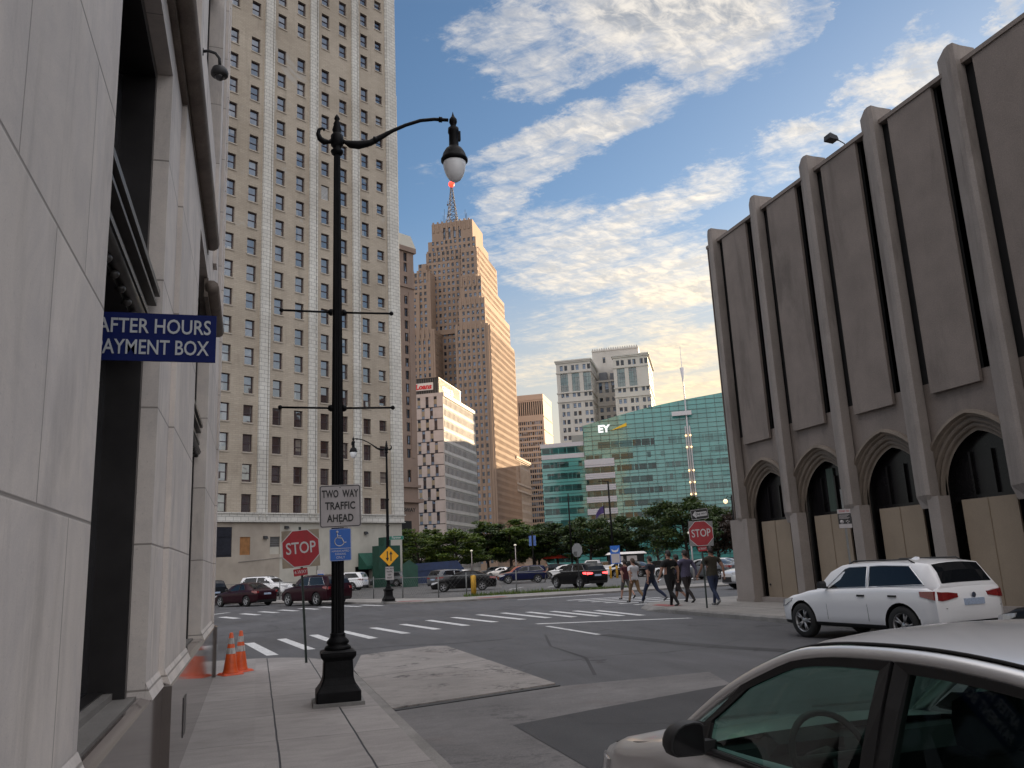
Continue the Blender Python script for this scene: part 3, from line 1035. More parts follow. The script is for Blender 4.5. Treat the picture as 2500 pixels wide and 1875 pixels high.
M_LIME = stone_mat('grey limestone', (0.64, 0.582, 0.535))
M_GRANITE = mat('polished granite', (0.11, 0.092, 0.085), 0.09, spec=0.7, var=0.2, vscale=1.2, grain=0.3, gscale=150, bump=0.0)
M_GRANITE_R = mat('rough granite', (0.16, 0.15, 0.14), 0.6, var=0.2, vscale=2, grain=0.4, gscale=120)
M_BRONZE = mat('dark bronze', (0.022, 0.02, 0.021), 0.35, metal=0.3, var=0.3, vscale=4)
M_BRONZE_L = mat('worn bronze edge', (0.055, 0.05, 0.046), 0.45, metal=0.2, var=0.3, vscale=8)
M_SHOPGLASS = glass_dark('dark plate glass', (0.012, 0.012, 0.014), 1.5, 0.03, 0.004, (0.3, 0.3, 0.3))
M_COPPER = mat('weathered brown moulding', (0.15, 0.12, 0.10), 0.7, var=0.3, vscale=3, grain=0.2)


def stone_building():
    t = thing('stone_office_building', 'tall grey limestone building with deep dark window bays filling the left edge', 'building',
              (-0.75, 5.0, 0), R(0.35))

    def prof(parts, z0, z1, mb, top=None):
        """plan outline pieces given as (x, y) along the street, extruded"""
        for (xa, ya), (xb, yb) in zip(parts[:-1], parts[1:]):
            mb.quad((xa, ya, z0), (xb, yb, z0), (xb, yb, z1), (xa, ya, z1))

    Y = lambda y: y - 5.0
    H = 24.0
    w = MB()
    # stretch of wall before the first bay
    prof([(0, Y(-8)), (0, Y(4.30)), (-0.12, Y(4.30))], 0.86, H, w)
    prof([(-0.12, Y(6.82)), (0, Y(6.82)), (0, Y(7.72)), (0.045, Y(7.72)), (0.045, Y(10.11)), (-0.12, Y(10.11))], 0.86, H, w)
    prof([(-0.12, Y(12.99)), (0.045, Y(12.99)), (0.045, Y(16.25)), (0.085, Y(16.25)), (0.085, Y(16.55)), (-13, Y(16.55))], 0.86, H, w)
    # heads of the bays
    for a, b_, x0 in ((4.30, 6.82, 0.0), (10.11, 12.99, 0.045)):
        w.quad((x0, Y(a), 5.87), (x0, Y(b_), 5.87), (x0, Y(b_), 8.2), (x0, Y(a), 8.2))
        w.quad((x0, Y(a), 5.87), (-0.4, Y(a), 5.87), (-0.4, Y(b_), 5.87), (x0, Y(b_), 5.87))
        w.quad((x0, Y(a), 11.2), (x0, Y(b_), 11.2), (x0, Y(b_), H), (x0, Y(a), H))
        w.quad((x0, Y(a), 8.2), (-0.4, Y(a), 8.2), (-0.4, Y(b_), 8.2), (x0, Y(b_), 8.2))
    w.quad((0.085, Y(-8), H), (0.085, Y(16.55), H), (-13, Y(16.55), H), (-13, Y(-8), H))
    # sloping stone foot above the granite
    for a, b_, x0 in ((-8, 4.30, 0.0), (6.82, 7.72, 0.0), (7.72, 10.11, 0.045), (12.99, 16.55, 0.045)):
        w.quad((x0 + 0.055, Y(a), 0.85), (x0 + 0.055, Y(b_), 0.85), (x0 + 0.004, Y(b_), 0.97), (x0 + 0.004, Y(a), 0.97))
        w.add([(x0 + 0.055, Y(a), 0.85), (x0 + 0.004, Y(a), 0.97), (x0, Y(a), 0.85)], [(0, 1, 2)])
        w.add([(x0 + 0.055, Y(b_), 0.85), (x0 + 0.004, Y(b_), 0.97), (x0, Y(b_), 0.85)], [(0, 1, 2)])
    w.obj('wall', M_LIME, t)
    g = MB()
    prof([(0.045, Y(-8)), (0.045, Y(7.66)), (0.115, Y(7.66)), (0.115, Y(16.2)), (0.15, Y(16.2)), (0.15, Y(16.62)), (-13, Y(16.62))], -0.1, 0.845, g)
    for a, b_, x0 in ((-8, 7.66, 0.045), (7.66, 16.2, 0.115), (16.2, 16.62, 0.15)):
        g.quad((x0, Y(a), 0.845), (x0, Y(b_), 0.845), (x0 - 0.07, Y(b_), 0.872), (x0 - 0.07, Y(a), 0.872))
        g.quad((x0 - 0.07, Y(a), 0.872), (x0 - 0.07, Y(b_), 0.872), (-0.05, Y(b_), 0.872), (-0.05, Y(a), 0.872))
    g.obj('granite_base', M_GRANITE, t)
    v = MB()
    v.box(0.115, 0.121, Y(9.0), Y(9.35), 0.22, 0.58)
    v.obj('vent_grille', M_BRONZE, t)
    # the two window bays
    for a, b_, deep in ((4.30, 6.82, 0.36), (10.11, 12.99, 0.30)):
        a, b_ = Y(a), Y(b_)
        f = MB()
        for z0, z1 in ((0.87, 5.87), (8.2, 11.2)):
            f.box(-deep, -0.12, b_ - 0.10, b_ - 0.002, z0, z1)          # far jamb
            f.box(-deep, -0.12, a + 0.002, a + 0.10, z0, z1)
            f.box(-deep, -0.12, a + 0.1, b_ - 0.1, z1 - 0.10, z1 - 0.002)
            mid = a + (b_ - a) * 0.62
            f.box(-deep, -deep + 0.08, mid - 0.05, mid + 0.05, z0 + 0.06, z1 - 0.1)
            f.box(-deep, -deep + 0.10, a + 0.1, b_ - 0.1, z0, z0 + 0.07)
        f.box(-deep, -0.10, a + 0.1, b_ - 0.1, 3.45, 3.86)             # bronze transom
        fr = f.obj('window_frame', M_BRONZE, t)
        e = MB()
        e.box(-0.10, -0.015, a + 0.1, b_ - 0.06, 3.88, 3.93)
        e.box(-0.10, -0.035, a + 0.1, b_ - 0.07, 3.80, 3.83)
        e.box(-0.10, -0.05, a + 0.1, b_ - 0.08, 3.62, 3.66)
        e.tube([(-0.07, a + 0.1, 3.52), (-0.07, b_ - 0.1, 3.52)], 0.045, 8)
        for q in range(9):
            yy = a + 0.22 + q * (b_ - a - 0.4) / 8
            e.ball((-0.085, yy, 3.45), 0.032, 8, 0, 0.8)
        e.box(-deep + 0.08, -deep + 0.10, mid - 0.055, mid - 0.035, 0.95, 3.44)
        e.box(-deep + 0.08, -deep + 0.10, mid - 0.055, mid - 0.035, 3.95, 5.7)
        for yy in (mid - 0.2, b_ - 0.35) if False else ():
            e.loft([[(-0.22 + 0.06 * math.cos(q * 1.0472), yy + 0.07 * math.sin(q * 1.0472), z) for q in range(6)] for z in (3.44, 3.0, 2.72)], caps=True)
            e.lathe([(0.07, 2.72), (0.075, 2.66), (0.04, 2.56), (0.004, 2.5)], (-0.22, yy, 0), 8)
        e.obj('moulding', M_BRONZE_L, fr)
        for z0, z1 in ((0.93, 3.45), (3.86, 5.78), (8.26, 11.1)):
            p = MB()
            p.quad((-deep, a + 0.1, z0), (-deep, b_ - 0.1, z0), (-deep, b_ - 0.1, z1), (-deep, a + 0.1, z1))
            p.obj('pane', M_SHOPGLASS, fr)
        s = MB()
        s.box(-deep - 0.3, -0.055, a + 0.002, b_ - 0.002, 0.80, 0.885)
        s.box(-deep - 0.3, -0.2, a + 0.002, b_ - 0.002, 0.885, 0.93)
        s.obj('window_sill', M_GRANITE_R, t)
    # long rounded mouldings high on the wall
    for ya, yb, z in ((3.0, 11.7, 6.28), (11.85, 14.2, 5.72)):
        m = MB()
        m.tube([(0.10, Y(ya), z), (0.10, Y(yb - 0.05), z), (0.10, Y(yb), z)], [0.10, 0.10, 0.07], 10)
        m.box(0.0, 0.055, Y(ya), Y(yb - 0.02), z - 0.15, z + 0.13)
        m.obj('roll_moulding', M_COPPER, t)
    for yy in (8.3, 13.0, 14.9):
        m = MB()
        m.box(0.047, 0.10, Y(yy), Y(yy) + 0.3, 6.5, H - 0.5)
        m.obj('pilaster_strip', M_LIME, t)
    return t


stone_building()

# camera on its gooseneck and the payment sign, both fixed to that building
t = thing('security_camera', 'black dome security camera hanging on a curved arm from the limestone wall', 'camera', (-0.70, 9.0, 7.22))
t.scale = (0.62,) * 3
mb = MB()
mb.tube([(-0.03, 0, 0.55), (0.10, 0, 0.58), (0.22, 0, 0.55), (0.29, 0, 0.45), (0.30, 0, 0.30)], 0.028, 8)
mb.lathe([(0.07, -0.03), (0.07, 0.01)], (-0.0, 0, 0.55), 10, axis='x')
mb.obj('arm', M_IRON, t)
mb = MB()
mb.lathe([(0.04, 0.30), (0.06, 0.27), (0.13, 0.24), (0.155, 0.16), (0.15, 0.10), (0.12, 0.08)], (0.30, 0, 0), 16)
mb.obj('housing', M_IRON, t)
mb = MB()
mb.ball((0.30, 0, 0.09), 0.09, 12)
mb.obj('dome', mat('smoked dome', (0.02, 0.02, 0.025), 0.05, spec=0.8, var=0), t)

M_NAVY = mat('navy enamel', (0.003, 0.010, 0.085), 0.55, spec=0.15, var=0.1, vscale=4, stain=(0.03, 0.03, 0.07), stain_amt=0.25)
M_SIGNWHITE = mat('sign lettering white', (0.42, 0.44, 0.46), 0.5, var=0.08, vscale=9)
t = thing('payment_sign', 'navy blue AFTER HOURS PAYMENT BOX sign projecting from the stone building', 'sign', (-0.98, 5.0, 2.92))
mb = MB()
mb.box(0.0, 0.722, 0, 0.012, 0, 0.285)
mb.obj('panel', M_NAVY, t)
text('AFTER HOURS', 0.122, M_SIGNWHITE, t, (0.694, -0.001, 0.203), bold=0.0012, sx=0.775, align='RIGHT')
text('PAYMENT BOX', 0.122, M_SIGNWHITE, t, (0.683, -0.001, 0.077), bold=0.0012, sx=0.735, align='RIGHT')


# ================================================================ concrete building with pointed arches on the right
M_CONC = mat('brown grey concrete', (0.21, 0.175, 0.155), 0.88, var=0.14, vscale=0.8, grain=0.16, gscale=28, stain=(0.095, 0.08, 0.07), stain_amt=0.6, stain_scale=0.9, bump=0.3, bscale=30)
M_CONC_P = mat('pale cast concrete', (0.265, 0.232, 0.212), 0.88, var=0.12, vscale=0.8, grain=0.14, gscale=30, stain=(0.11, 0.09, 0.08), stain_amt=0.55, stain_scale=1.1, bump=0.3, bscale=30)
M_CONC_A = mat('arch moulding concrete', (0.19, 0.155, 0.125), 0.85, var=0.15, vscale=2, grain=0.15, gscale=30)
M_DARKROOM = mat('unlit window', (0.010, 0.009, 0.010), 0.25, spec=0.25, var=0.3, vscale=1.5)
M_BOARD = mat('tan painted board', (0.26, 0.205, 0.15), 0.8, var=0.08, vscale=1.2, grain=0.08, gscale=30, stain=(0.16, 0.13, 0.1), stain_amt=0.25)


def arch_building():
    loc = Vector((16.7, 14.0, 0.05))
    t = thing('arched_concrete_building', 'dark brown concrete building with pointed arches and tall ribs on the right', 'building', loc)

    def B():
        m = MB()
        m.T = Matrix.Translation(-loc)
        return m
    EDGE = [26.25 - 2.96 * k for k in range(10)]
    body = B()
    body.box(17.35, 44, -3.5, 26.78, 0, 13.44)
    body.box(16.72, 17.35, 26.25 + 0.8, 26.78 + 0.3, 0, 13.44)
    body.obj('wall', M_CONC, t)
    cap = B()
    cap.box(16.66, 44, -3.5, 27.05, 13.44, 13.56)
    cap.obj('roof', M_CONC, t)
    ang = 18
    for k, e in enumerate(EDGE):
        p = B()
        poly = [(16.80, e + 0.01), (16.74, e), (16.46, e - 0.04), (16.42, e + 0.08), (16.46, e + 0.24), (16.74, e + 0.75), (16.80, e + 0.75)][::-1]
        p.prism(poly, 2.95, 13.44)
        p.prism([(17.2 if x > 16.78 else x, y) for x, y in poly], 13.44, 13.98)
        # tapered foot of the rib
        cx, cy = 16.80, e + 0.2
        p.loft([[(x, y, 2.95) for x, y in poly], [(max(16.72 + (x - 16.70) * 0.35, 16.6), cy + (y - cy) * 0.75, 2.62) for x, y in poly]], caps=True)
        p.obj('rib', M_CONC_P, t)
        col = B()
        col.box(16.50, 16.86, e - 0.24 if k else e - 0.30, e + 0.14 if k else e + 0.8, 0.0, 2.9)
        col.box(16.46, 16.88, e - 0.26 if k else e - 0.32, e + 0.16 if k else e + 0.82, -0.05, 0.14)
        col.obj('column', M_CONC_P, t)
        if k == len(EDGE) - 1:
            break
        # upper storeys: a raised panel between two dark slots
        pa = B()
        pa.box(16.70, 16.79, e - 1.90, e - 0.31, 5.53, 13.44)
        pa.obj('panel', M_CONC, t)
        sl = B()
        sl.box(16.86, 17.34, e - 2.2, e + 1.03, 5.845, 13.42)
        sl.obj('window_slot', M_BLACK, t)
        # lower wall with the pointed opening
        c, w, zs, h = e - 1.25, 1.2, 2.95, 1.47
        Rr = (w * w + h * h) / (2 * w)

        def pts(d, lim=1.46):
            out = []
            rr = Rr + d
            a1 = math.acos((Rr - w) / rr)
            for i in range(ang + 1):
                a = a1 * i / ang
                out.append((min(-(Rr - w) + rr * math.cos(a), lim), zs + rr * math.sin(a)))
            out = [(q[0], q[1]) for q in out]
            right = [(out[0][0], 0.0)] + out
            return right + [(-x, z) for x, z in right[:-1][::-1]]
        XW = 16.84
        lw = B()
        oc = pts(0.44)
        for (xa, za), (xb, zb_) in zip(oc[:-1], oc[1:]):
            lw.quad((XW, c + xa, za), (XW, c + xa, 5.84), (XW, c + xb, 5.84), (XW, c + xb, zb_))
        lw.quad((XW, c - 1.48, 5.84), (XW, c + 1.48, 5.84), (17.35, c + 1.48, 5.84), (17.35, c - 1.48, 5.84))
        lw.box(XW + 0.2, XW + 0.23, c + 1.21, c + 1.52, 0, 5.6)
        lw.box(XW + 0.2, XW + 0.23, c - 1.52, c - 1.21, 0, 5.6)
        lw.quad((XW, c + 1.44, 0), (XW, c + 1.52, 0), (XW, c + 1.52, 5.84), (XW, c + 1.44, 5.84))
        lw.quad((XW, c - 1.52, 0), (XW, c - 1.44, 0), (XW, c - 1.44, 5.84), (XW, c - 1.52, 5.84))
        lw.obj('arch_wall', M_CONC, t)
        ar = B()
        prof = [(0.52, XW), (0.52, XW - 0.10), (0.43, XW - 0.12), (0.40, XW - 0.01), (0.36, XW + 0.0), (0.33, XW + 0.07), (0.27, XW + 0.03), (0.22, XW + 0.06), (0.20, XW + 0.14),
                (0.14, XW + 0.10), (0.10, XW + 0.13), (0.08, XW + 0.2), (0.0, XW + 0.2)]
        ar.loft([[(x, c + q[0], q[1]) for q in pts(d)] for d, x in prof], 0, False, False)
        ar.obj('arch_moulding', M_CONC_A, t)
        dk = B()
        ip = pts(0.30)
        dk.add([(XW + 0.46, c + x, z) for x, z in ip], [tuple(range(len(ip)))])
        for q in (-0.75, -0.1, 0.55):
            dk.box(XW + 0.38, XW + 0.458, c + q - 0.03, c + q + 0.03, 2.75, zs + 1.0)
        dk.box(XW + 0.36, XW + 0.458, c - 1.18, c + 1.18, 2.72, 2.86)
        dk.obj('window', [M_DARKROOM], t)
        if k == 1:
            cu = B()
            cu.box(XW + 0.40, XW + 0.45, c - 0.05, c + 0.28, 2.86, 4.2)
            cu.obj('curtain', mat('green curtain', (0.05, 0.07, 0.055), 0.8, var=0.3, stretch=(6, 6, 0.3)), t)
        bo = B()
        bo.box(XW + 0.12, XW + 0.17, c - 0.88, c + 0.75, 0.2, 2.76)
        bo.box(XW + 0.10, XW + 0.119, c - 0.06, c - 0.045, 0.2, 2.76)
        bo.obj('board', M_BOARD, t)
        st = B()
        st.box(XW - 0.08, 17.3, c - 1.3, c + 1.3, -0.05, 0.2)
        st.obj('step', M_CONC_P, t)
        hd = B()
        hd.ball((XW + 0.10, c + 0.6, 0.62), 0.035, 8)
        hd.obj('handle', M_IRON, t)
    return t


arch_building()
t = thing('floodlight', 'small floodlight on a bent arm at the roof edge of the concrete building', 'light', (16.72, 18.9, 13.5))
t.scale = (0.72,) * 3
mb = MB()
mb.tube([(0.1, 0, 0), (0.05, 0, 0.22), (-0.12, 0.1, 0.40), (-0.3, 0.22, 0.46)], 0.025, 6)
mb.obj('arm', M_IRON, t)
mb = MB()
mb.loft([[(-0.62, 0.02, 0.44), (-0.18, 0.02, 0.40), (-0.18, 0.42, 0.40), (-0.62, 0.42, 0.44)],
         [(-0.60, 0.04, 0.66), (-0.22, 0.04, 0.58), (-0.22, 0.40, 0.58), (-0.60, 0.40, 0.66)],
         [(-0.50, 0.10, 0.74), (-0.28, 0.10, 0.66), (-0.28, 0.36, 0.66), (-0.50, 0.36, 0.74)]], caps=True)
mb.obj('lamp_head', M_IRON, t)


# ================================================================ the city beyond: each building a thing of its own
ROT90 = Matrix.Rotation(R(90), 4, 'Z')


def cells(us_w, zs_w, u0, u1, z0, z1):
    """breakpoints and holes for windows us_w = [(u, w)], zs_w = [(z, h)] inside the rectangle"""
    us_w = [(round(u, 3), round(u + w, 3)) for u, w in us_w if u > u0 + 0.05 and u + w < u1 - 0.05]
    zs_w = [(round(z, 3), round(z + h, 3)) for z, h in zs_w if z > z0 + 0.05 and z + h < z1 - 0.05]
    us = sorted({u0, u1} | {a for p in us_w for a in p})
    zs = sorted({z0, z1} | {a for p in zs_w for a in p})
    ui = {us.index(a) for a, b_ in us_w}
    zi = {zs.index(a) for a, b_ in zs_w}
    return us, zs, {(i, j) for i in ui for j in zi}


def block(mb, wins, x0, x1, y0, y1, z0, z1, front=None, right=None, depth=0.3, roof=1, m=0):
    """box whose front (-y) and right (+x) walls carry cut windows"""
    if front:
        us, zs, h = cells(front[0], front[1], x0, x1, z0, z1)
        facade(mb, Matrix.Translation((0, y0, 0)), us, zs, h, depth, m, m, wins)
    else:
        mb.quad((x0, y0, z0), (x1, y0, z0), (x1, y0, z1), (x0, y0, z1), m)
    if right:
        us, zs, h = cells(right[0], right[1], y0, y1, z0, z1)
        facade(mb, Matrix.Translation((x1, 0, 0)) @ ROT90, us, zs, h, depth, m, m, wins)
    else:
        mb.quad((x1, y0, z0), (x1, y1, z0), (x1, y1, z1), (x1, y0, z1), m)
    mb.quad((x1, y1, z0), (x0, y1, z0), (x0, y1, z1), (x1, y1, z1), m)
    mb.quad((x0, y1, z0), (x0, y0, z0), (x0, y0, z1), (x0, y1, z1), m)
    mb.quad((x0, y0, z1), (x1, y0, z1), (x1, y1, z1), (x0, y1, z1), roof)


def cols(a, n, pitch, w):
    return [(a + pitch * i, w) for i in range(n)]


def brown_building():
    t = thing('brown_office_building', 'slim brown office building with a pale sloping roof peeking out beside the tan tower', 'building', (35.179, 196.88, 0), R(30))
    m = mat('brown pink stone', (0.23, 0.17, 0.14), 0.85, var=0.1, vscale=0.3, stain=(0.12, 0.09, 0.08), stain_amt=0.3, stain_scale=0.4)
    mb, w = MB(), []
    block(mb, w, -18, 1.75, 0, 18, 0, 81.0, ([(-18 + 2.36 * i, 1.12) for i in range(8)] + [(-2.78, 1.12), (-1.17, 1.2)], [(28.0 + 3.22 * k, 2.15) for k in range(13)] + [(72.0, 2.0), (75.2, 2.4), (78.0, 2.3), (22.2, 2.9)]), None, 0.35)
    mb.box(-18, 1.95, -0.3, 18, 71.0, 71.4)
    mb.box(-18, 2.25, -0.5, 18, 20.9, 21.5)
    mb.box(-18, 2.7, -0.8, 18, 17.3, 18.2)
    mb.box(-18, 2.3, -0.5, 18, 80.6, 81.9)
    mb.box(-0.05, 1.0, -0.14, 0, 28, 70)
    mb.obj('wall', [m, M_ROOF], t)
    rf = MB()
    rf.loft([[(-18, -0.5, 81.9), (2.25, -0.5, 81.9), (2.25, 18, 81.9), (-18, 18, 81.9)], [(-18, 0.6, 85.5), (1.5, 0.6, 85.5), (1.5, 17, 85.5), (-18, 17, 85.5)]], caps=True)
    rf.obj('roof', mat('pale grey roof', (0.33, 0.33, 0.30), 0.6, var=0.1), t)
    dk = MB()
    dk.box(-6, -0.6, -0.05, 0.4, 0.2, 13.0)
    dk.obj('entrance', M_BLACK, t)
    text('SUBWAY', 1.3, M_BLACK, t, (-2.6, -0.82, 15.5), depth=0.02, bold=0.02)
    add_windows(t, w, 'hung', M_FRAME, M_GLASS_FAR)


def stepped_skyscraper():
    t = thing('stepped_skyscraper', 'tall stepped brown skyscraper with a red orb mast on top', 'building', (103.716, 375.956, 0), R(-30))
    m = mat('warm brown limestone', (0.285, 0.20, 0.148), 0.85, var=0.08, vscale=0.1, stain=(0.2, 0.15, 0.115), stain_amt=0.08, stain_scale=0.15)
    mb, w = MB(), []
    fl = [(3.0 + 3.36 * k, 1.95) for k in range(52)]
    F = lambda a, n: (cols(a, n, 2.44, 1.25) + cols(a - 9.76, 4, 2.44, 1.25), fl)
    RT = (cols(1.6, 23, 2.4, 1.1), fl)
    # wings, then ever higher set-back tiers
    block(mb, w, -14.6, 2.4, 0, 56, 0, 118, F(-13.2, 6), RT)
    block(mb, w, -44, -25.2, 0, 50, 0, 118, F(-43.5, 8), (cols(1.6, 5, 2.4, 1.1), fl))
    block(mb, w, -28.52, -17.91, 13, 50, 0, 147.33, F(-24.6, 4), None)
    block(mb, w, -13.04, 0.46, 2.5, 56, 118, 132.26, F(-11.2, 5), RT)
    block(mb, w, -12.68, -1.57, 5, 54, 131.5, 144.66, F(-10.4, 4), RT)
    block(mb, w, -38.02, -28.02, 4, 46, 118, 149.88, F(-36.3, 4), None)
    block(mb, w, -40.77, -33.77, 3, 46, 118, 137.96, F(-39.3, 3), None)
    block(mb, w, -32.56, -4.06, 12, 50, 118, 162.93, F(-28.6, 11), RT)
    block(mb, w, -12.67, -4.17, 8.5, 38, 143, 161.64, F(-9.6, 3), RT)
    block(mb, w, -35.9, -31.8, 9, 40, 118, 156.21, F(-33.0, 1), None)
    block(mb, w, -31.97, -5.97, 14, 40, 158.5, 169.87, F(-27.4, 10), None)
    block(mb, w, -30.02, -7.72, 15, 36, 164.5, 180.09, ([(-23.8, 1.3), (-21.0, 1.3), (-18.2, 1.3), (-15.4, 1.3)], [(170.6, 6.6)]), None, 0.6)
    # shallow uprights between the windows of the sunlit side and on the front wing
    for k in range(24):
        y = 0.2 + 2.4 * k
        hgt = 118 if y > 53 else (131 if y > 47.5 else (143 if y > 41 else 118))
        mb.box(2.4, 2.52, y + 0.25, y + 1.15, 10, min(hgt, 118) - 1, 0)
    for k in range(8):
        u = -14.4 + 2.44 * k
        mb.box(u, u + 0.75, -0.28, 0, 10, 117, 0)
        mb.box(u - 29.6, u - 28.85, -0.28, 0, 10, 117, 0)
    for x0, x1, y, z in ((-14.6, 2.4, -0.3, 118), (-44, -25.2, -0.3, 118), (-13.0, 0.5, 2.2, 132.3), (-12.7, -1.6, 4.7, 144.7), (-32.5, -4, 11.7, 162.9), (-38, -28, 3.7, 149.9), (-30, -7.7, 14.7, 180)):
        for k in range(int((x1 - x0) / 2.44)):
            mb.box(x0 + 0.5 + 2.44 * k, x0 + 1.4 + 2.44 * k, y, y + 0.5, z - 5, z + 0.9, 0)
    mb.obj('wall', [m, M_ROOF], t)
    ant = MB()
    cx, cy = -21.0, 24.0
    ant.box(cx - 6, cx + 6, cy - 4, cy + 4, 179.6, 182)
    zs = [181.6 + 2.55 * k for k in range(10)]
    rr = [2.7 * (1 - (k / 9.0) ** 0.75) + 0.42 for k in range(10)]
    legs = [(1, 1), (1, -1), (-1, -1), (-1, 1)]
    for a, b_ in legs:
        ant.tube([(cx + a * r_, cy + b_ * r_, z) for r_, z in zip(rr, zs)], 0.16, 5)
    for k in range(9):
        for q in range(4):
            a, b_ = legs[q], legs[(q + 1) % 4]
            ant.tube([(cx + a[0] * rr[k], cy + a[1] * rr[k], zs[k]), (cx + b_[0] * rr[k + 1], cy + b_[1] * rr[k + 1], zs[k + 1])], 0.10, 4)
            ant.tube([(cx + b_[0] * rr[k], cy + b_[1] * rr[k], zs[k]), (cx + a[0] * rr[k + 1], cy + a[1] * rr[k + 1], zs[k + 1])], 0.10, 4)
            ant.tube([(cx + a[0] * rr[k], cy + a[1] * rr[k], zs[k]), (cx + b_[0] * rr[k], cy + b_[1] * rr[k], zs[k])], 0.10, 4)
    for dx, z, h in ((1.9, 190, 4.4), (2.6, 184, 6), (-1.8, 187, 3.4), (1.2, 197, 3.5), (-2.2, 193, 3)):
        ant.tube([(cx + dx, cy - 1, z), (cx + dx, cy - 1, z + h)], 0.12, 5)
        ant.box(cx, cx + dx, cy - 1.05, cy - 0.95, z + 0.6, z + 0.75)
        ant.ball((cx + dx, cy - 1.2, z + 0.8), 0.5, 6)
    ant.obj('antenna_mast', mat('grey steel lattice', (0.10, 0.09, 0.09), 0.6, var=0.2), t)
    wh = MB()
    r_ = random.Random(3)
    for k in range(13):
        x = -29 + r_.random() * 20
        y = 15.5 + r_.random() * 12
        wh.tube([(x, y, 179.5), (x, y, 183 + r_.random() * 6)], 0.09, 4)
    wh.obj('whip_antenna', M_IRON, t)['kind'] = 'stuff'
    orb = MB()
    orb.ball((cx, cy, 206.0), 1.7, 12)
    orb.obj('orb', mat('red glowing orb', (0.5, 0.03, 0.02), 0.5, var=0, emit=(1.0, 0.06, 0.03), estr=0.8), t)
    add_windows(t, w, 'hung', M_FRAME, M_GLASS_FAR)


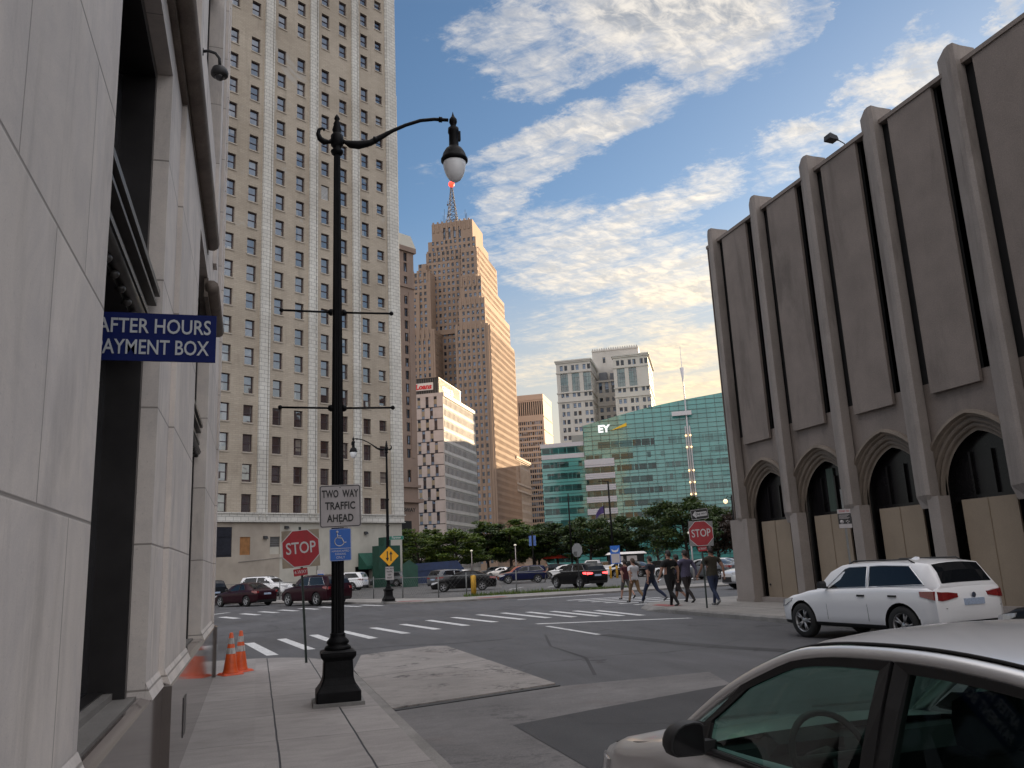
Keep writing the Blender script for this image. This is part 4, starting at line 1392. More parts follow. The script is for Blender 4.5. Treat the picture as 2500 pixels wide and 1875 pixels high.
def checker_building():
    t = thing('checkerboard_bank_building', 'midrise bank building with staggered white wall panels and a black rooftop sign band', 'building', (49.6475, 229.696, 0), R(-30))
    pan = mat('pinkish white panel', (0.46, 0.415, 0.40), 0.75, var=0.1, vscale=0.4, stain=(0.3, 0.25, 0.22), stain_amt=0.3)
    dark = mat('dark spandrel', (0.045, 0.033, 0.035), 0.6, var=0.15)
    beige = mat('beige infill', (0.30, 0.255, 0.185), 0.8, var=0.1)
    fin = mat('pale grey fin', (0.50, 0.475, 0.46), 0.7, var=0.1, vscale=0.4)
    core = MB()
    core.box(-24, 0.45, 0.12, 33.8, 0, 51.0)
    core.obj('core', dark, t)
    nfl, fh, zt = 15, 3.325, 50.35
    p, q, win = MB(), [], []
    for k in range(nfl):
        z1 = zt - fh * k
        z0 = z1 - fh + 0.22
        off = 1.25 if k % 2 else 0.0
        u = 0.6
        first = True
        edge = -0.35 - off * 0.0
        # corner panel, then slot / panel alternately to the left
        u1 = 0.62
        u0 = -1.1 - off
        while u1 > -24:
            p.box(max(u0, -24), u1, -0.16, 0.12, z0, z1)
            s1 = u0
            s0 = u0 - 0.92
            if s0 < -24:
                break
            if (k * 3 + int(s0)) % 4:
                q.append((s0 + 0.003, s1 - 0.003, -0.03, 0.118, z0 + 0.85, z1 - 0.85))
            win.append((Matrix.Translation((s0, 0.04, z0)), 0.92, 0.85, (0, 0)))
            win.append((Matrix.Translation((s0, 0.04, z1 - 0.85)), 0.92, 0.85, (0, 0)))
            u1 = s0
            u0 = s0 - 1.58
    p.box(-24, 0.7, -0.2, 0.12, 50.35, 51.35)
    p.obj('wall_panel', pan, t)
    split_parts('infill', q, beige, t)
    # finned side
    f = MB()
    M = Matrix.Translation((0.55, 0, 0)) @ ROT90
    f.T = M
    for k in range(nfl):
        z1 = zt - fh * k
        f.box(0.0, 33.9, -0.30, 0.1, z1 - 0.04, z1 + 0.12, 1)
        f.box(0.0, 33.9, -0.10, 0.1, z1 - fh + 0.12, z1 - fh + 1.0, 0)
        for i in range(27):
            y = 0.1 + 1.28 * i
            f.box(y, y + 0.34, -0.20, 0.1, z1 - fh + 0.12, z1 - 0.04)
            f.box(y + 0.34, y + 0.82, -0.06, 0.1, z1 - fh + 0.12, z1 - 0.04, 0)
            f.box(y + 0.82, y + 1.18, -0.06, 0.1, z1 - fh + 2.9, z1 - 0.04, 0)
            f.box(y + 1.18, y + 1.28, -0.06, 0.1, z1 - fh + 0.12, z1 - 0.04, 0)
            win.append((M @ Matrix.Translation((y + 0.82, -0.065, z1 - fh + 1.0)), 0.36, 1.9, (0, 0)))
    f.box(0, 34, -0.5, 0.1, 50.35, 51.35, 1)
    f.obj('fin_wall', [fin, mat('pale ledge', (0.48, 0.45, 0.40), 0.6, var=0.1)], t)
    ph = MB()
    ph.box(-24, -1.0, 1.6, 24, 51.35, 56.2)
    for k in range(33):
        ph.box(-23.8 + 0.7 * k, -23.7 + 0.7 * k, 1.5, 1.6, 51.4, 56.15, 1)
    for k in range(31):
        ph.box(-1.0, -0.9, 1.8 + 0.7 * k, 1.9 + 0.7 * k, 51.4, 56.15, 1)
    ph.box(-24.1, -0.88, 1.48, 24.1, 56.1, 56.35, 0)
    ph.obj('penthouse', [mat('black metal cladding', (0.012, 0.012, 0.013), 0.5), mat('grey rib', (0.13, 0.13, 0.13), 0.5)], t)
    sg = MB()
    sg.box(-9.0, -2.6, 1.30, 1.5, 52.7, 54.9)
    s = sg.obj('sign_panel', mat('white sign board', (0.62, 0.6, 0.58), 0.5, var=0), t)
    text('Loans', 2.1, mat('red lettering', (0.55, 0.02, 0.03), 0.5, var=0), s, (-5.55, 1.27, 53.75), depth=0.04, bold=0.09, shear=0.15, sx=1.0)
    mw = mat('white lettering', (0.75, 0.75, 0.75), 0.5, var=0)
    o = text('CHASE', 2.0, mw, t, (-0.86, 8.6, 53.6), R(90), depth=0.05, bold=0.06, sx=1.25)
    lg = MB()
    lg.T = Matrix.Translation((-0.84, 14.2, 53.7)) @ ROT90
    for k in range(4):
        a = k * 90
        c_, s_ = math.cos(R(a)), math.sin(R(a))
        pts = [(-0.42, 0.38), (0.42, 0.38), (0.72, 0.95), (-0.42, 0.95)]
        lg.extr([(x * c_ - z * s_, -0.05, x * s_ + z * c_) for x, z in pts], (0, 0.06, 0))
    lg.obj('emblem', mw, t)
    add_windows(t, win, 'pane', M_FRAME, M_BLACK if False else M_GLASS_FAR, 100)


def slab_tower():
    t = thing('banded_office_tower', 'beige office tower with window bands below a dark slotted crown', 'building', (154.487, 454.46, 0), R(-30))
    m = mat('beige precast', (0.40, 0.32, 0.265), 0.8, var=0.06, vscale=0.2)
    mb, w = MB(), []
    fl = [(6.0 + 3.155 * k, 2.05) for k in range(25)]
    cw_ = cols(-42.6, 38, 1.27, 0.98)
    block(mb, w, -43, 5.2, 0, 27.5, 0, 86.3, (cw_, fl), None, 0.3)
    block(mb, [], -43, 5.2, 0, 27.5, 86.3, 99.4, (cols(-42.6, 38, 1.27, 0.72), [(87.3, 8.2)]), None, 0.9)
    for k in range(10):
        mb.box(5.2, 5.5, 0, 27.5, 14 + 8 * k, 14.5 + 8 * k)
    mb.box(-43.1, 5.35, -0.2, 27.6, 96.4, 99.6)
    mb.obj('wall', [m, M_ROOF], t)
    dk = MB()
    dk.quad((-42.9, 0.85, 86.5), (5.1, 0.85, 86.5), (5.1, 0.85, 96), (-42.9, 0.85, 96))
    dk.obj('louver', M_BLACK, t)
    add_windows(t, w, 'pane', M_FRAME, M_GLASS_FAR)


def ornate_building():
    t = thing('ornate_stone_building', 'older brown stone building with a heavy cornice wedged below the beige tower', 'building', (139.1, 433.1, 0), R(-30))
    m = mat('ornate buff stone', (0.38, 0.315, 0.265), 0.85, var=0.1, vscale=0.3)
    mb, w = MB(), []
    mb.T = Matrix.Scale(1.338, 4)
    fl = [(2.4 + 3.4 * k, 2.3) for k in range(8)]
    block(mb, w, -20, 0, -15, 12.2, 0, 42.4, (cols(-19.4, 8, 2.4, 1.4), fl), (cols(-14.4, 11, 2.42, 1.5), fl + [(33.6, 4.6), (40.0, 1.5)]), 0.4)
    w = [(mb.T @ q[0], q[1], q[2], q[3]) for q in w]
    mb.box(-20.4, 0.9, -15.9, 13.1, 42.4, 43.3)
    mb.box(-20.2, 0.55, -15.5, 12.7, 41.9, 42.4)
    mb.box(-20.2, 0.5, -15.5, 12.6, 32.2, 32.9)
    mb.box(-20.2, 0.6, -15.6, 12.7, 29.4, 30.2)
    for k in range(12):
        y = -15 + 2.42 * k
        mb.box(0, 0.3, y - 0.15, y + 0.55, 32.9, 39.2)
        mb.box(0, 0.65, y + 0.0, y + 0.3, 30.3, 31.6)
    mb.obj('wall', [m, M_ROOF], t)
    add_windows(t, w, 'hung', M_FRAME, M_GLASS_FAR)


def white_twin_tower():
    t = thing('white_twin_tower', 'white terracotta office block of two towers joined by a recessed middle', 'building', (131.614, 324.311, 0), R(-30))
    m = mat('white glazed terracotta', (0.47, 0.445, 0.41), 0.7, var=0.07, vscale=0.2, stain=(0.30, 0.27, 0.23), stain_amt=0.3, stain_scale=0.3)
    mb, w, big = MB(), [], []
    rows = [(82.0, 2.0), (71.1, 1.75)] + [(66.3 - 3.45 * k, 1.95) for k in range(19)]
    pair = lambda a: [(a + 5.0 * i + d, 1.3) for i in range(3) for d in (0.0, 1.95)]
    L = pair(-8.5)
    Rr = pair(16.05)
    ud = cols(1.2, 9, 1.8, 1.0)
    for (x0, x1, cset, side) in ((-10.1, 4.9, L, (cols(1.2, 8, 2.2, 1.1), rows)), (14.6, 29.4, Rr, (cols(1.2, 13, 2.3, 1.2), rows))):
        us, zs, h = cells(cset, rows, x0, x1, 0, 73.0)
        facade(mb, I4, us, zs, h, 0.35, 0, 0, w)
        c2_ = [(c, 3.3) for c, _ in cset[::2]]
        us, zs, h = cells(c2_, [(73.6, 8.0)], x0, x1, 73.0, 81.9)
        facade(mb, I4, us, zs, h, 0.5, 0, 0, big)
        us, zs, h = cells(cset, [(82.9, 2.3)], x0, x1, 81.9, 87.2)
        facade(mb, I4, us, zs, h, 0.35, 0, 0, w)
        us, zs, h = cells(side[0], rows + [(75.0, 6.0)], 0, 32, 0, 87.2)
        facade(mb, Matrix.Translation((x1, 0, 0)) @ ROT90, us, zs, h, 0.35, 0, 0, w)
        mb.quad((x0, 32, 0), (x0, 0, 0), (x0, 0, 87.2), (x0, 32, 87.2))
        mb.quad((x1, 32, 0), (x0, 32, 0), (x0, 32, 87.2), (x1, 32, 87.2))
        mb.quad((x0, 0, 87.2), (x1, 0, 87.2), (x1, 32, 87.2), (x0, 32, 87.2), 1)
        mb.box(x0 - 0.6, x1 + 0.6, -0.7, 32.5, 86.9, 87.5)
        mb.box(x0 - 0.3, x1 + 0.3, -0.4, 32.2, 86.3, 86.9)
        mb.box(x0 - 0.25, x1 + 0.25, -0.3, 32.2, 81.8, 82.3)
        mb.box(x0 - 0.3, x1 + 0.3, -0.35, 32.2, 72.9, 73.4)
        mb.box(x0 - 0.3, x1 + 0.3, -0.4, 32.2, 69.0, 69.5)
        for i in range(4):
            u = x0 + 0.15 + 4.93 * i if i else x0
            mb.box(u, min(u + 0.9, x1), -0.16, 0, 5, 68.9)
        for k in range(16):
            mb.box(x1, x1 + 0.9, 0.8 + 2 * k, 1.6 + 2 * k, 86.0, 86.9)
    block(mb, w, 4.9, 14.6, 17, 32, 0, 80.5, ([(5.9, 1.5), (8.7, 1.6), (11.6, 1.6)], rows + [(75.0, 5.0)]), None, 0.4)
    mb.box(4.9, 14.6, 16.6, 17, 69.0, 69.6)
    mb.box(4.9, 14.6, 16.5, 17, 79.9, 80.7)
    block(mb, w, 3.5, 24.5, 20, 31, 80.5, 95.6, ([(8.2, 1.2)], [(89.5, 2.6)]), None, 0.3)
    for k in range(20):
        mb.loft([[(3.5 + 1.05 * k, 19.8, 95.6), (4.4 + 1.05 * k, 19.8, 95.6), (4.4 + 1.05 * k, 20.2, 95.6), (3.5 + 1.05 * k, 20.2, 95.6)],
                 [(3.8 + 1.05 * k, 19.8, 96.5), (4.1 + 1.05 * k, 19.8, 96.5), (4.1 + 1.05 * k, 20.2, 96.5), (3.8 + 1.05 * k, 20.2, 96.5)]], caps=True)
    mb.box(3.4, 24.6, 19.7, 31.2, 95.0, 95.6)
    mb.obj('wall', [m, M_ROOF], t)
    ac = MB()
    ac.box(6.3, 9.8, 18, 21, 80.8, 84.6)
    ac.box(11.2, 14.2, 18, 21, 80.8, 84.0)
    ac.obj('rooftop_unit', mat('blue grey unit', (0.12, 0.13, 0.15), 0.5), t)
    add_windows(t, big, 'triple', mat('teal window frame', (0.06, 0.10, 0.10), 0.5), mat_teal_dark, 20)
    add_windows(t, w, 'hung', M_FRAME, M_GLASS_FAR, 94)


mat_teal_dark = glass_dark('teal dark glass', (0.02, 0.06, 0.06), 2.0, 0.05, 0.05, (0.3, 0.3, 0.3))


def glass_building():
    t = thing('glass_office_building', 'green glass office building with a slanted roofline and a tall white mast', 'building', (103.367, 216.599, 0), R(-30))
    teal = glass_dark('teal spandrel glass', (0.07, 0.27, 0.26), 1.7, 0.08, 0.012, (0.22, 0.22, 0.3), kvar=(0.88, 1.1))
    teal2 = glass_dark('teal vision glass', (0.012, 0.055, 0.055), 1.5, 0.04, 0.03, (0.35, 0.35, 0.3), kvar=(0.2, 1.9))
    teal3 = glass_dark('pale teal vision glass', (0.035, 0.16, 0.155), 1.65, 0.05, 0.03, (0.35, 0.35, 0.3), kvar=(0.5, 1.5))
    mull = mat('dark green mullion', (0.02, 0.07, 0.07), 0.4, var=0.1)
    white = mat('white metal louver', (0.46, 0.46, 0.50), 0.5, var=0.06)
    roofz = lambda u: 40.66 + (u + 14.5) * 0.156 + 1.3 * math.sin(max(0, min(1, (u + 14.5) / 40)) * math.pi) * 0.6
    us = [-14.6 + 2.55 * k for k in range(17)]                       # -14.6 .. 26.2
    wl = MB()
    for a, b_ in zip(us[:-1], us[1:]):
        wl.quad((a, 0, 0), (b_, 0, 0), (b_, 0, roofz(b_)), (a, 0, roofz(a)))
    wl.box(26.2, 66, 0, 30, 0, 35.3, 0)
    wl.quad((26.2, 0, 35.3), (26.2, 30, 35.3), (26.2, 30, roofz(26.2)), (26.2, 0, roofz(26.2)))
    wl.quad((-14.6, 30, 0), (-14.6, 0, 0), (-14.6, 0, 40.6), (-14.6, 30, 40.6))
    wl.quad((26.2, 30, 0), (-14.6, 30, 0), (-14.6, 30, 40.6), (26.2, 30, roofz(26.2)))
    wl.add([(u, 0, roofz(u)) for u in us] + [(26.2, 30, roofz(26.2)), (-14.6, 30, 40.6)], [tuple(range(len(us) + 2))])
    wl.obj('glass_wall', teal, t)
    # lower wing on the left
    lw = MB()
    lw.box(-27.5, -14.6, 0.6, 30, 0, 31.6, 0)
    lw.box(-27.5, -14.6, 0.4, 30, 31.6, 32.9, 1)
    lw.box(-27.5, -14.6, 0.55, 30, 32.9, 35.0, 0)
    lw.box(-27.7, -14.6, 0.35, 30.2, 35.0, 36.2, 1)
    lw.obj('side_wing', [teal, white], t)
    # window bands, floor by floor: each strip of panes is one band
    r_ = random.Random(11)
    FZ = [(33.6, 1.9), (30.1, 1.6), (26.7, 1.75), (23.2, 1.8), (19.9, 1.75), (16.5, 1.75), (13.1, 1.75), (9.7, 1.75), (6.3, 1.75), (2.9, 1.75)]
    bands = []
    for k, (z, h) in enumerate(FZ):
        a = -14.4
        while a < 64:
            wd = r_.choice((1.27, 2.55, 2.55, 3.8))
            if a + wd > 66:
                break
            if not (-14.6 < a < -5.8 and z < 29) and r_.random() < 0.82:
                bands.append((a + 0.1, a + wd - 0.12, -0.035, 0.02, z, z + h))
            a += wd
        if z < 29:
            for q in range(2):
                bands.append((-14.4 + 4.2 * q, -10.35 + 4.2 * q, -0.035, 0.02, z - 0.2, z + h - 0.2))
        a = -27.2
        zz = z - 1.1
        while zz + h < 31 and a < -15:
            wd = r_.choice((1.2, 2.2, 2.8))
            if a + wd > -14.7:
                break
            if r_.random() < 0.85:
                bands.append((a, a + wd - 0.12, 0.56, 0.62, zz, zz + h))
            a += wd
    for a in range(5):
        bands.append((-27.2 + 2.5 * a, -24.9 + 2.5 * a, 0.5, 0.56, 33.1, 34.8))
    bands.sort(key=lambda q: (q[0] > 27, q[4] < 12, -q[1] + q[0]))
    split_parts('window', [q for q in bands if q[0] < 5], teal2, t, 70)
    split_parts('window', [q for q in bands if q[0] >= 5], teal3, t, 30)
    # white louvre panel section
    lv = MB()
    for z, h in FZ[1:]:
        if z > 29:
            continue
        for q in range(3):
            lv.box(-14.7, -6.05, -0.30 + 0.03 * q, 0.0, z + h - 0.1 + 0.56 * q, z + h + 0.40 + 0.56 * q)
    lv.box(-14.7, -6.05, -0.3, 0, 29.0, 30.6)
    lv.obj('louver_panel', white, t)
    mm = MB()
    for k, u in enumerate(us):
        mm.box(u - 0.045, u + 0.045, -0.10, -0.0, 0, roofz(u) - 0.05)
    for u in [26.2 + 2.55 * k for k in range(1, 15)]:
        mm.box(u - 0.045, u + 0.045, -0.10, 0, 0, 35.2)
    z = 1.0
    while z < 47:
        u1 = 26.2
        for q in range(200):
            if z < roofz(u1 - 0.2 * q) - 0.1:
                pass
        lo = -14.6
        while lo < 26 and roofz(lo) < z + 0.15:
            lo += 0.25
        if lo < 25.5:
            mm.box(lo, 26.2, -0.12, 0, z - 0.05, z + 0.05)
        if z < 35:
            mm.box(26.2, 66, -0.12, 0, z - 0.05, z + 0.05)
            mm.box(-27.5, -14.6, 0.48, 0.6, z - 0.04, z + 0.04)
        z += 1.36 if z > 29 else 1.13
    mm.box(26.05, 26.3, -0.2, 30, 35.3, roofz(26.2) + 0.1, 0)
    mm.obj('mullion', mull, t)['kind'] = 'stuff'
    # mast with its crossbar and the lamps down its foot
    ms = MB()
    ux = 15.45
    ms.lathe([(0.24, 16), (0.24, 38), (0.2, 44), (0.14, 50.4), (0.62, 54.9), (0.10, 55.0), (0.07, 61.2)], (ux, -1.6, 0), 10)
    ms.box(ux - 4.0, ux + 1.5, -2.3, -1.2, 41.0, 42.2)
    ms.box(ux - 0.75, ux - 0.45, -1.3, -0.1, 14, 38)
    ms.box(ux + 0.45, ux + 0.75, -1.3, -0.1, 14, 38)
    ms.obj('mast', mat('pale grey metal', (0.50, 0.50, 0.53), 0.4, var=0.05), t)
    for z in (35.2, 31.9, 25.3, 22.0, 18.7):
        for dx in (-0.62, 0.62):
            b = MB()
            b.ball((ux + dx, -1.75, z), 0.25, 8)
            b.obj('lamp', mat_warm, t)
    mwht = mat('white sign letters', (0.8, 0.8, 0.8), 0.5, var=0, emit=(1, 1, 1), estr=0.25)
    text('EY', 2.9, mwht, t, (-8.45, -0.25, 39.2), depth=0.06, bold=0.13, sx=1.05)
    bm_ = MB()
    bm_.extr([(-6.5, -0.3, 38.55), (-1.75, -0.3, 39.55), (-1.75, -0.3, 40.55)], (0, 0.2, 0))
    bm_.obj('emblem', mat('yellow beam', (0.75, 0.47, 0.01), 0.5, var=0), t)


mat_warm = mat('lit warm lamp', (0.9, 0.6, 0.3), 0.5, var=0, emit=(1.0, 0.62, 0.28), estr=1.1)
brown_building()
stepped_skyscraper()
checker_building()
slab_tower()
ornate_building()
white_twin_tower()
glass_building()

t = thing('shade_block', 'plain grey block added behind the green glass building to shade the bank building', 'building', (118, 268, 0), R(-30))  # added to keep sun off the bank building's finned side
mb, w = MB(), []
block(mb, w, -13, 24, 0, 34, 0, 46, (cols(-12.0, 11, 3.1, 1.8), [(2 + 3.6 * k, 2.0) for k in range(10)]), None, 0.3)
mb.obj('wall', [mat('grey precast', (0.25, 0.24, 0.23), 0.85, var=0.1), M_ROOF], t)
add_windows(t, w, 'hung', M_FRAME, M_GLASS_FAR, 20)

t = thing('shade_block', 'plain beige block added unseen behind the white twin tower to shade the stepped skyscraper', 'building', (186, 430, 0), R(-30))  # added out of view to shade the foot of the stepped skyscraper
mb, w = MB(), []
block(mb, w, -32, 30, 0, 34, 0, 58, (cols(-30.5, 18, 3.3, 1.8), [(2 + 3.6 * k, 2.0) for k in range(14)]), None, 0.3)
mb.obj('wall', [mat('beige precast wall', (0.30, 0.26, 0.22), 0.85, var=0.1), M_ROOF], t)
add_windows(t, w, 'hung', M_FRAME, M_GLASS_FAR, 20)

# unseen brick block, added behind the arched building to shade street and lot
t = thing('brick_shade_block', 'long brick block added unseen behind the arched concrete building to shade the street and lot', 'building', (62, 48, 0), R(-35))
mb, w = MB(), []
block(mb, w, 0, 60, 0, 175, 0, 34, (cols(1.5, 22, 3.1, 1.6), [(1.5 + 3.8 * k, 2.2) for k in range(8)]), None, 0.3)
mb.obj('wall', [mat('dark red brick', (0.16, 0.08, 0.06), 0.9, var=0.2), M_ROOF], t)
add_windows(t, w, 'hung', M_FRAME, M_GLASS_FAR, 20)


# ================================================================ trees of the square beyond the lot
def leaf_mat(name, a, b_):
    m, t, p = new_mat(name)
    oi = t.node('ShaderNodeNewGeometry')
    n = t.noise(objc(t), 0.45, 3, 0.6)
    r_ = oi.outputs['Random Per Island']
    c = t.mix(t.ramp(t.math('ADD', t.math('MULTIPLY', n, 0.7), t.math('MULTIPLY', r_, 0.3)), 0.3, 0.7), a, b_)
    t.put(p.inputs['Base Color'], c)
    p.inputs['Roughness'].default_value = 0.55
    tl = t.node('ShaderNodeBsdfTranslucent')
    t.put(tl.inputs[0], c)
    mx = t.node('ShaderNodeMixShader')
    mx.inputs[0].default_value = 0.3
    t.l.new(p.outputs[0], mx.inputs[1])
    t.l.new(tl.outputs[0], mx.inputs[2])
    t.l.new(mx.outputs[0], t.n['Material Output'].inputs[0])
    return m


M_LEAF = leaf_mat('locust leaves', (0.05, 0.10, 0.014), (0.12, 0.165, 0.02))
M_LEAF2 = leaf_mat('dark leaves', (0.028, 0.056, 0.017), (0.065, 0.10, 0.025))
M_LEAF3 = leaf_mat('purple leaves', (0.03, 0.022, 0.018), (0.055, 0.035, 0.025))
M_BARK = mat('bark', (0.045, 0.035, 0.03), 0.9, var=0.3, vscale=3)


def tree_proto(seed, hgt, rad, leaf, layered=True, n=9000, ls=0.5):
    r_ = random.Random(seed)
    tr = MB()
    lean = (r_.uniform(-0.4, 0.4), r_.uniform(-0.4, 0.4))
    top = hgt * 0.86
    pts = [(lean[0] * s * s + 0.15 * math.sin(3 * s + seed), lean[1] * s * s, s * top) for s in [i / 7 for i in range(8)]]
    tr.tube(pts, [0.24 * (1 - 0.8 * i / 7) + 0.015 for i in range(8)], 8)
    pads = []
    nb = 19
    for i in range(nb):
        s = 0.30 + 0.67 * i / (nb - 1)
        a = i * 2.4 + r_.uniform(-0.5, 0.5)
        ln = rad * math.sqrt(max(0.05, 1 - ((s - 0.55) / 0.5) ** 2)) * r_.uniform(0.65, 1.05)
        z = s * hgt * 0.9
        bx, by = lean[0] * s * s, lean[1] * s * s
        e = (bx + math.cos(a) * ln, by + math.sin(a) * ln, z + ln * r_.uniform(0.12, 0.4))
        mid = (bx + math.cos(a) * ln * 0.5, by + math.sin(a) * ln * 0.5, z + ln * 0.28)
        tr.tube([(bx, by, z - 0.3), mid, e], [0.085, 0.05, 0.015], 5)
        for q in range(4):
            f = r_.uniform(0.45, 1.08)
            pads.append((bx + math.cos(a) * ln * f + r_.gauss(0, 0.5), by + math.sin(a) * ln * f + r_.gauss(0, 0.5), z + ln * 0.3 * f + r_.gauss(0, 0.35), r_.uniform(0.7, 1.6)))
    lf = MB()
    flat = 0.28 if layered else 0.62
    for k in range(n):
        px, py, pz, pr = r_.choice(pads)
        d = Vector((r_.gauss(0, 1), r_.gauss(0, 1), r_.gauss(0, 1))).normalized() * (r_.random() ** 0.5) * pr
        c = Vector((px + d.x, py + d.y, pz + d.z * flat))
        nrm = Vector((r_.gauss(0, 0.55), r_.gauss(0, 0.55), 1 if layered else r_.gauss(0, 1))).normalized()
        u = nrm.cross(Vector((math.cos(k), math.sin(k), 0.2))).normalized()
        v = nrm.cross(u)
        s = ls * r_.uniform(0.55, 1.2)
        lf.add([tuple(c - u * s * 0.5), tuple(c + v * s * 0.28), tuple(c + u * s * 0.5), tuple(c - v * s * 0.28)], [(0, 1, 2, 3)])
    return tr.mesh('trunk', M_BARK), lf.mesh('crown', leaf)


PROTO = {'a': tree_proto(1, 10.2, 5.4, M_LEAF), 'b': tree_proto(2, 9.6, 5.0, M_LEAF), 'c': tree_proto(5, 11.0, 5.0, M_LEAF2, True, 12000),
         'd': tree_proto(8, 11.4, 4.9, M_LEAF2, False, 13000), 'e': tree_proto(13, 9.0, 3.4, M_LEAF3, False, 4200), 'f': tree_proto(21, 7.0, 2.6, M_LEAF, False, 900, 0.3)}


def tree(kind, x, y, s, rz, label, sz=1.0):
    t = thing('street_tree', label, 'tree', (x, y, 0.0), rz, 'trees of the square beyond the parking lot')
    t.scale = (s * 1.06, s * 1.06, s * 0.80 * sz)
    link('trunk', PROTO[kind][0], t)
    link('crown', PROTO[kind][1], t)


TREES = [  # kind, image bearing (photo px), distance, scale, label
    ('a', 1012, 140, 1.0, 'yellow green locust tree nearest the tan tower, standing beyond the green shed'),
    ('b', 1105, 136, 1.0, 'spreading yellow green locust tree behind the blue container, below the bank building'),
    ('c', 1062, 165, 0.95, 'darker tree seen between the two yellow green locusts'),
    ('c', 1178, 150, 1.05, 'dark green tree between the yellow green locusts and the tall spreading tree'),
    ('a', 1232, 150, 1.18, 'tallest spreading tree below the stepped skyscraper'),
    ('d', 1290, 158, 0.98, 'dark tree over the blue banner, left of the back of the stop sign'),
    ('c', 1345, 150, 1.02, 'dense dark tree at the left corner of the glass building, beside the stop sign back'),
    ('d', 1425, 145, 1.0, 'round dark tree in front of the white louvres of the glass building'),
    ('d', 1510, 150, 1.0, 'round dark tree right of the purple flag'),
    ('f', 1585, 150, 1.1, 'thin sparse sapling between the dark trees before the glass building'),
    ('d', 1655, 120, 1.08, 'big dark tree behind the red stop sign and its one way sign'),
    ('d', 1730, 128, 0.98, 'dark tree right of the one way sign'),
    ('e', 1778, 120, 1.05, 'purple leaved tree beside the corner of the arched building'),
    ('c', 1140, 185, 1.0, 'distant tree behind the spreading locust near the foot of the bank building'),
    ('d', 1020, 172, 0.95, 'dark tree in the second row behind the yellow green locust by the tan tower'),
    ('d', 1235, 178, 0.95, 'dark tree in the second row behind the tallest spreading tree'),
    ('c', 1390, 182, 1.0, 'dark tree in the second row at the foot of the glass side wing'),
    ('c', 1470, 185, 1.0, 'dark tree in the second row behind the purple flag'),
    ('d', 1300, 190, 1.1, 'far tree at the foot of the beige banded tower'),
]
for i, (kd, px, D, s, lb) in enumerate(TREES):
    hd = R(17.11) + math.atan((px - 1250) / FPX)
    tree(kd, D * math.sin(hd), D * math.cos(hd), s, i * 1.3, lb)


# ================================================================ vehicles
def smooth_keys(keys, y):
    """monotone cubic through (y, v...) keys sorted by descending y"""
    ks = sorted(keys)
    if y <= ks[0][0]:
        return ks[0][1:]
    if y >= ks[-1][0]:
        return ks[-1][1:]
    for a, b_ in zip(ks[:-1], ks[1:]):
        if a[0] <= y <= b_[0]:
            f = (y - a[0]) / (b_[0] - a[0])
            f = f * f * (3 - 2 * f) * 0.6 + f * 0.4
            return tuple(p + (q - p) * f for p, q in zip(a[1:], b_[1:]))


def paint(name, col, metal=0.0, rough=0.35):
    m, t, b = new_mat(name)
    v = objc(t)
    n = t.noise(v, 2.0, 5, 0.6)
    sp = t.node('ShaderNodeSeparateXYZ')
    t.put(sp.inputs[0], v)
    dust = t.ramp(t.math('ADD', sp.outputs[2], t.math('MULTIPLY', n, 0.25)), 0.25, 0.75, 0.22, 0.0)
    t.put(b.inputs['Base Color'], t.mix(dust, col, (0.045, 0.04, 0.036) if max(col) < 0.1 else (0.09, 0.08, 0.07)))
    b.inputs['Metallic'].default_value = metal
    b.inputs['Roughness'].default_value = rough
    dark = max(col) < 0.1
    b.inputs['Specular IOR Level'].default_value = 0.10 if dark else 0.5
    b.inputs['Coat Weight'].default_value = 0.22 if dark else 0.7
    b.inputs['Coat IOR'].default_value = 1.4
    t.put(b.inputs['Coat Roughness'], t.ramp(t.noise(v, 9, 4), 0.3, 0.7, 0.04, 0.12))
    return m


P_WHITE = paint('white paint', (0.80, 0.80, 0.82))
P_SILVER = paint('silver paint', (0.62, 0.615, 0.62), 0.45, 0.32)
P_BLACK = paint('black paint', (0.004, 0.004, 0.005))
P_MAROON = paint('maroon paint', (0.022, 0.003, 0.007), 0.1)
P_NAVY = paint('navy paint', (0.007, 0.010, 0.042), 0.1)
P_GREY = paint('grey paint', (0.10, 0.105, 0.115), 0.3)
P_RED = paint('red paint', (0.25, 0.015, 0.015))
P_CHAMP = paint('orange red paint', (0.32, 0.08, 0.04), 0.2)
M_CARGLASS = glass_dark('car glass', (0.007, 0.008, 0.010), 1.45, 0.02, 0.004, (0.2, 0.2, 0.2))
M_TYRE = mat('tyre rubber', (0.013, 0.013, 0.013), 0.8, var=0.3, vscale=6)
M_RIM = mat('alloy rim', (0.36, 0.36, 0.37), 0.35, metal=0.6, var=0.15)
M_TRIM = mat('black trim', (0.012, 0.012, 0.013), 0.6, var=0.2)
M_CHROME = mat('chrome', (0.55, 0.55, 0.56), 0.15, metal=1.0, var=0.05)
M_TAIL = mat('red lamp lens', (0.20, 0.008, 0.010), 0.2, coat=1.0, var=0.1)
M_TAIL_LIT = mat('lit red lamp', (0.5, 0.02, 0.02), 0.3, var=0, emit=(1.0, 0.04, 0.04), estr=2.5)
M_HEAD = mat('headlight lens', (0.42, 0.42, 0.44), 0.12, coat=1.0, var=0.2, vscale=14)
M_PLATE = mat('licence plate', (0.35, 0.42, 0.55), 0.5, var=0.25, vscale=30)

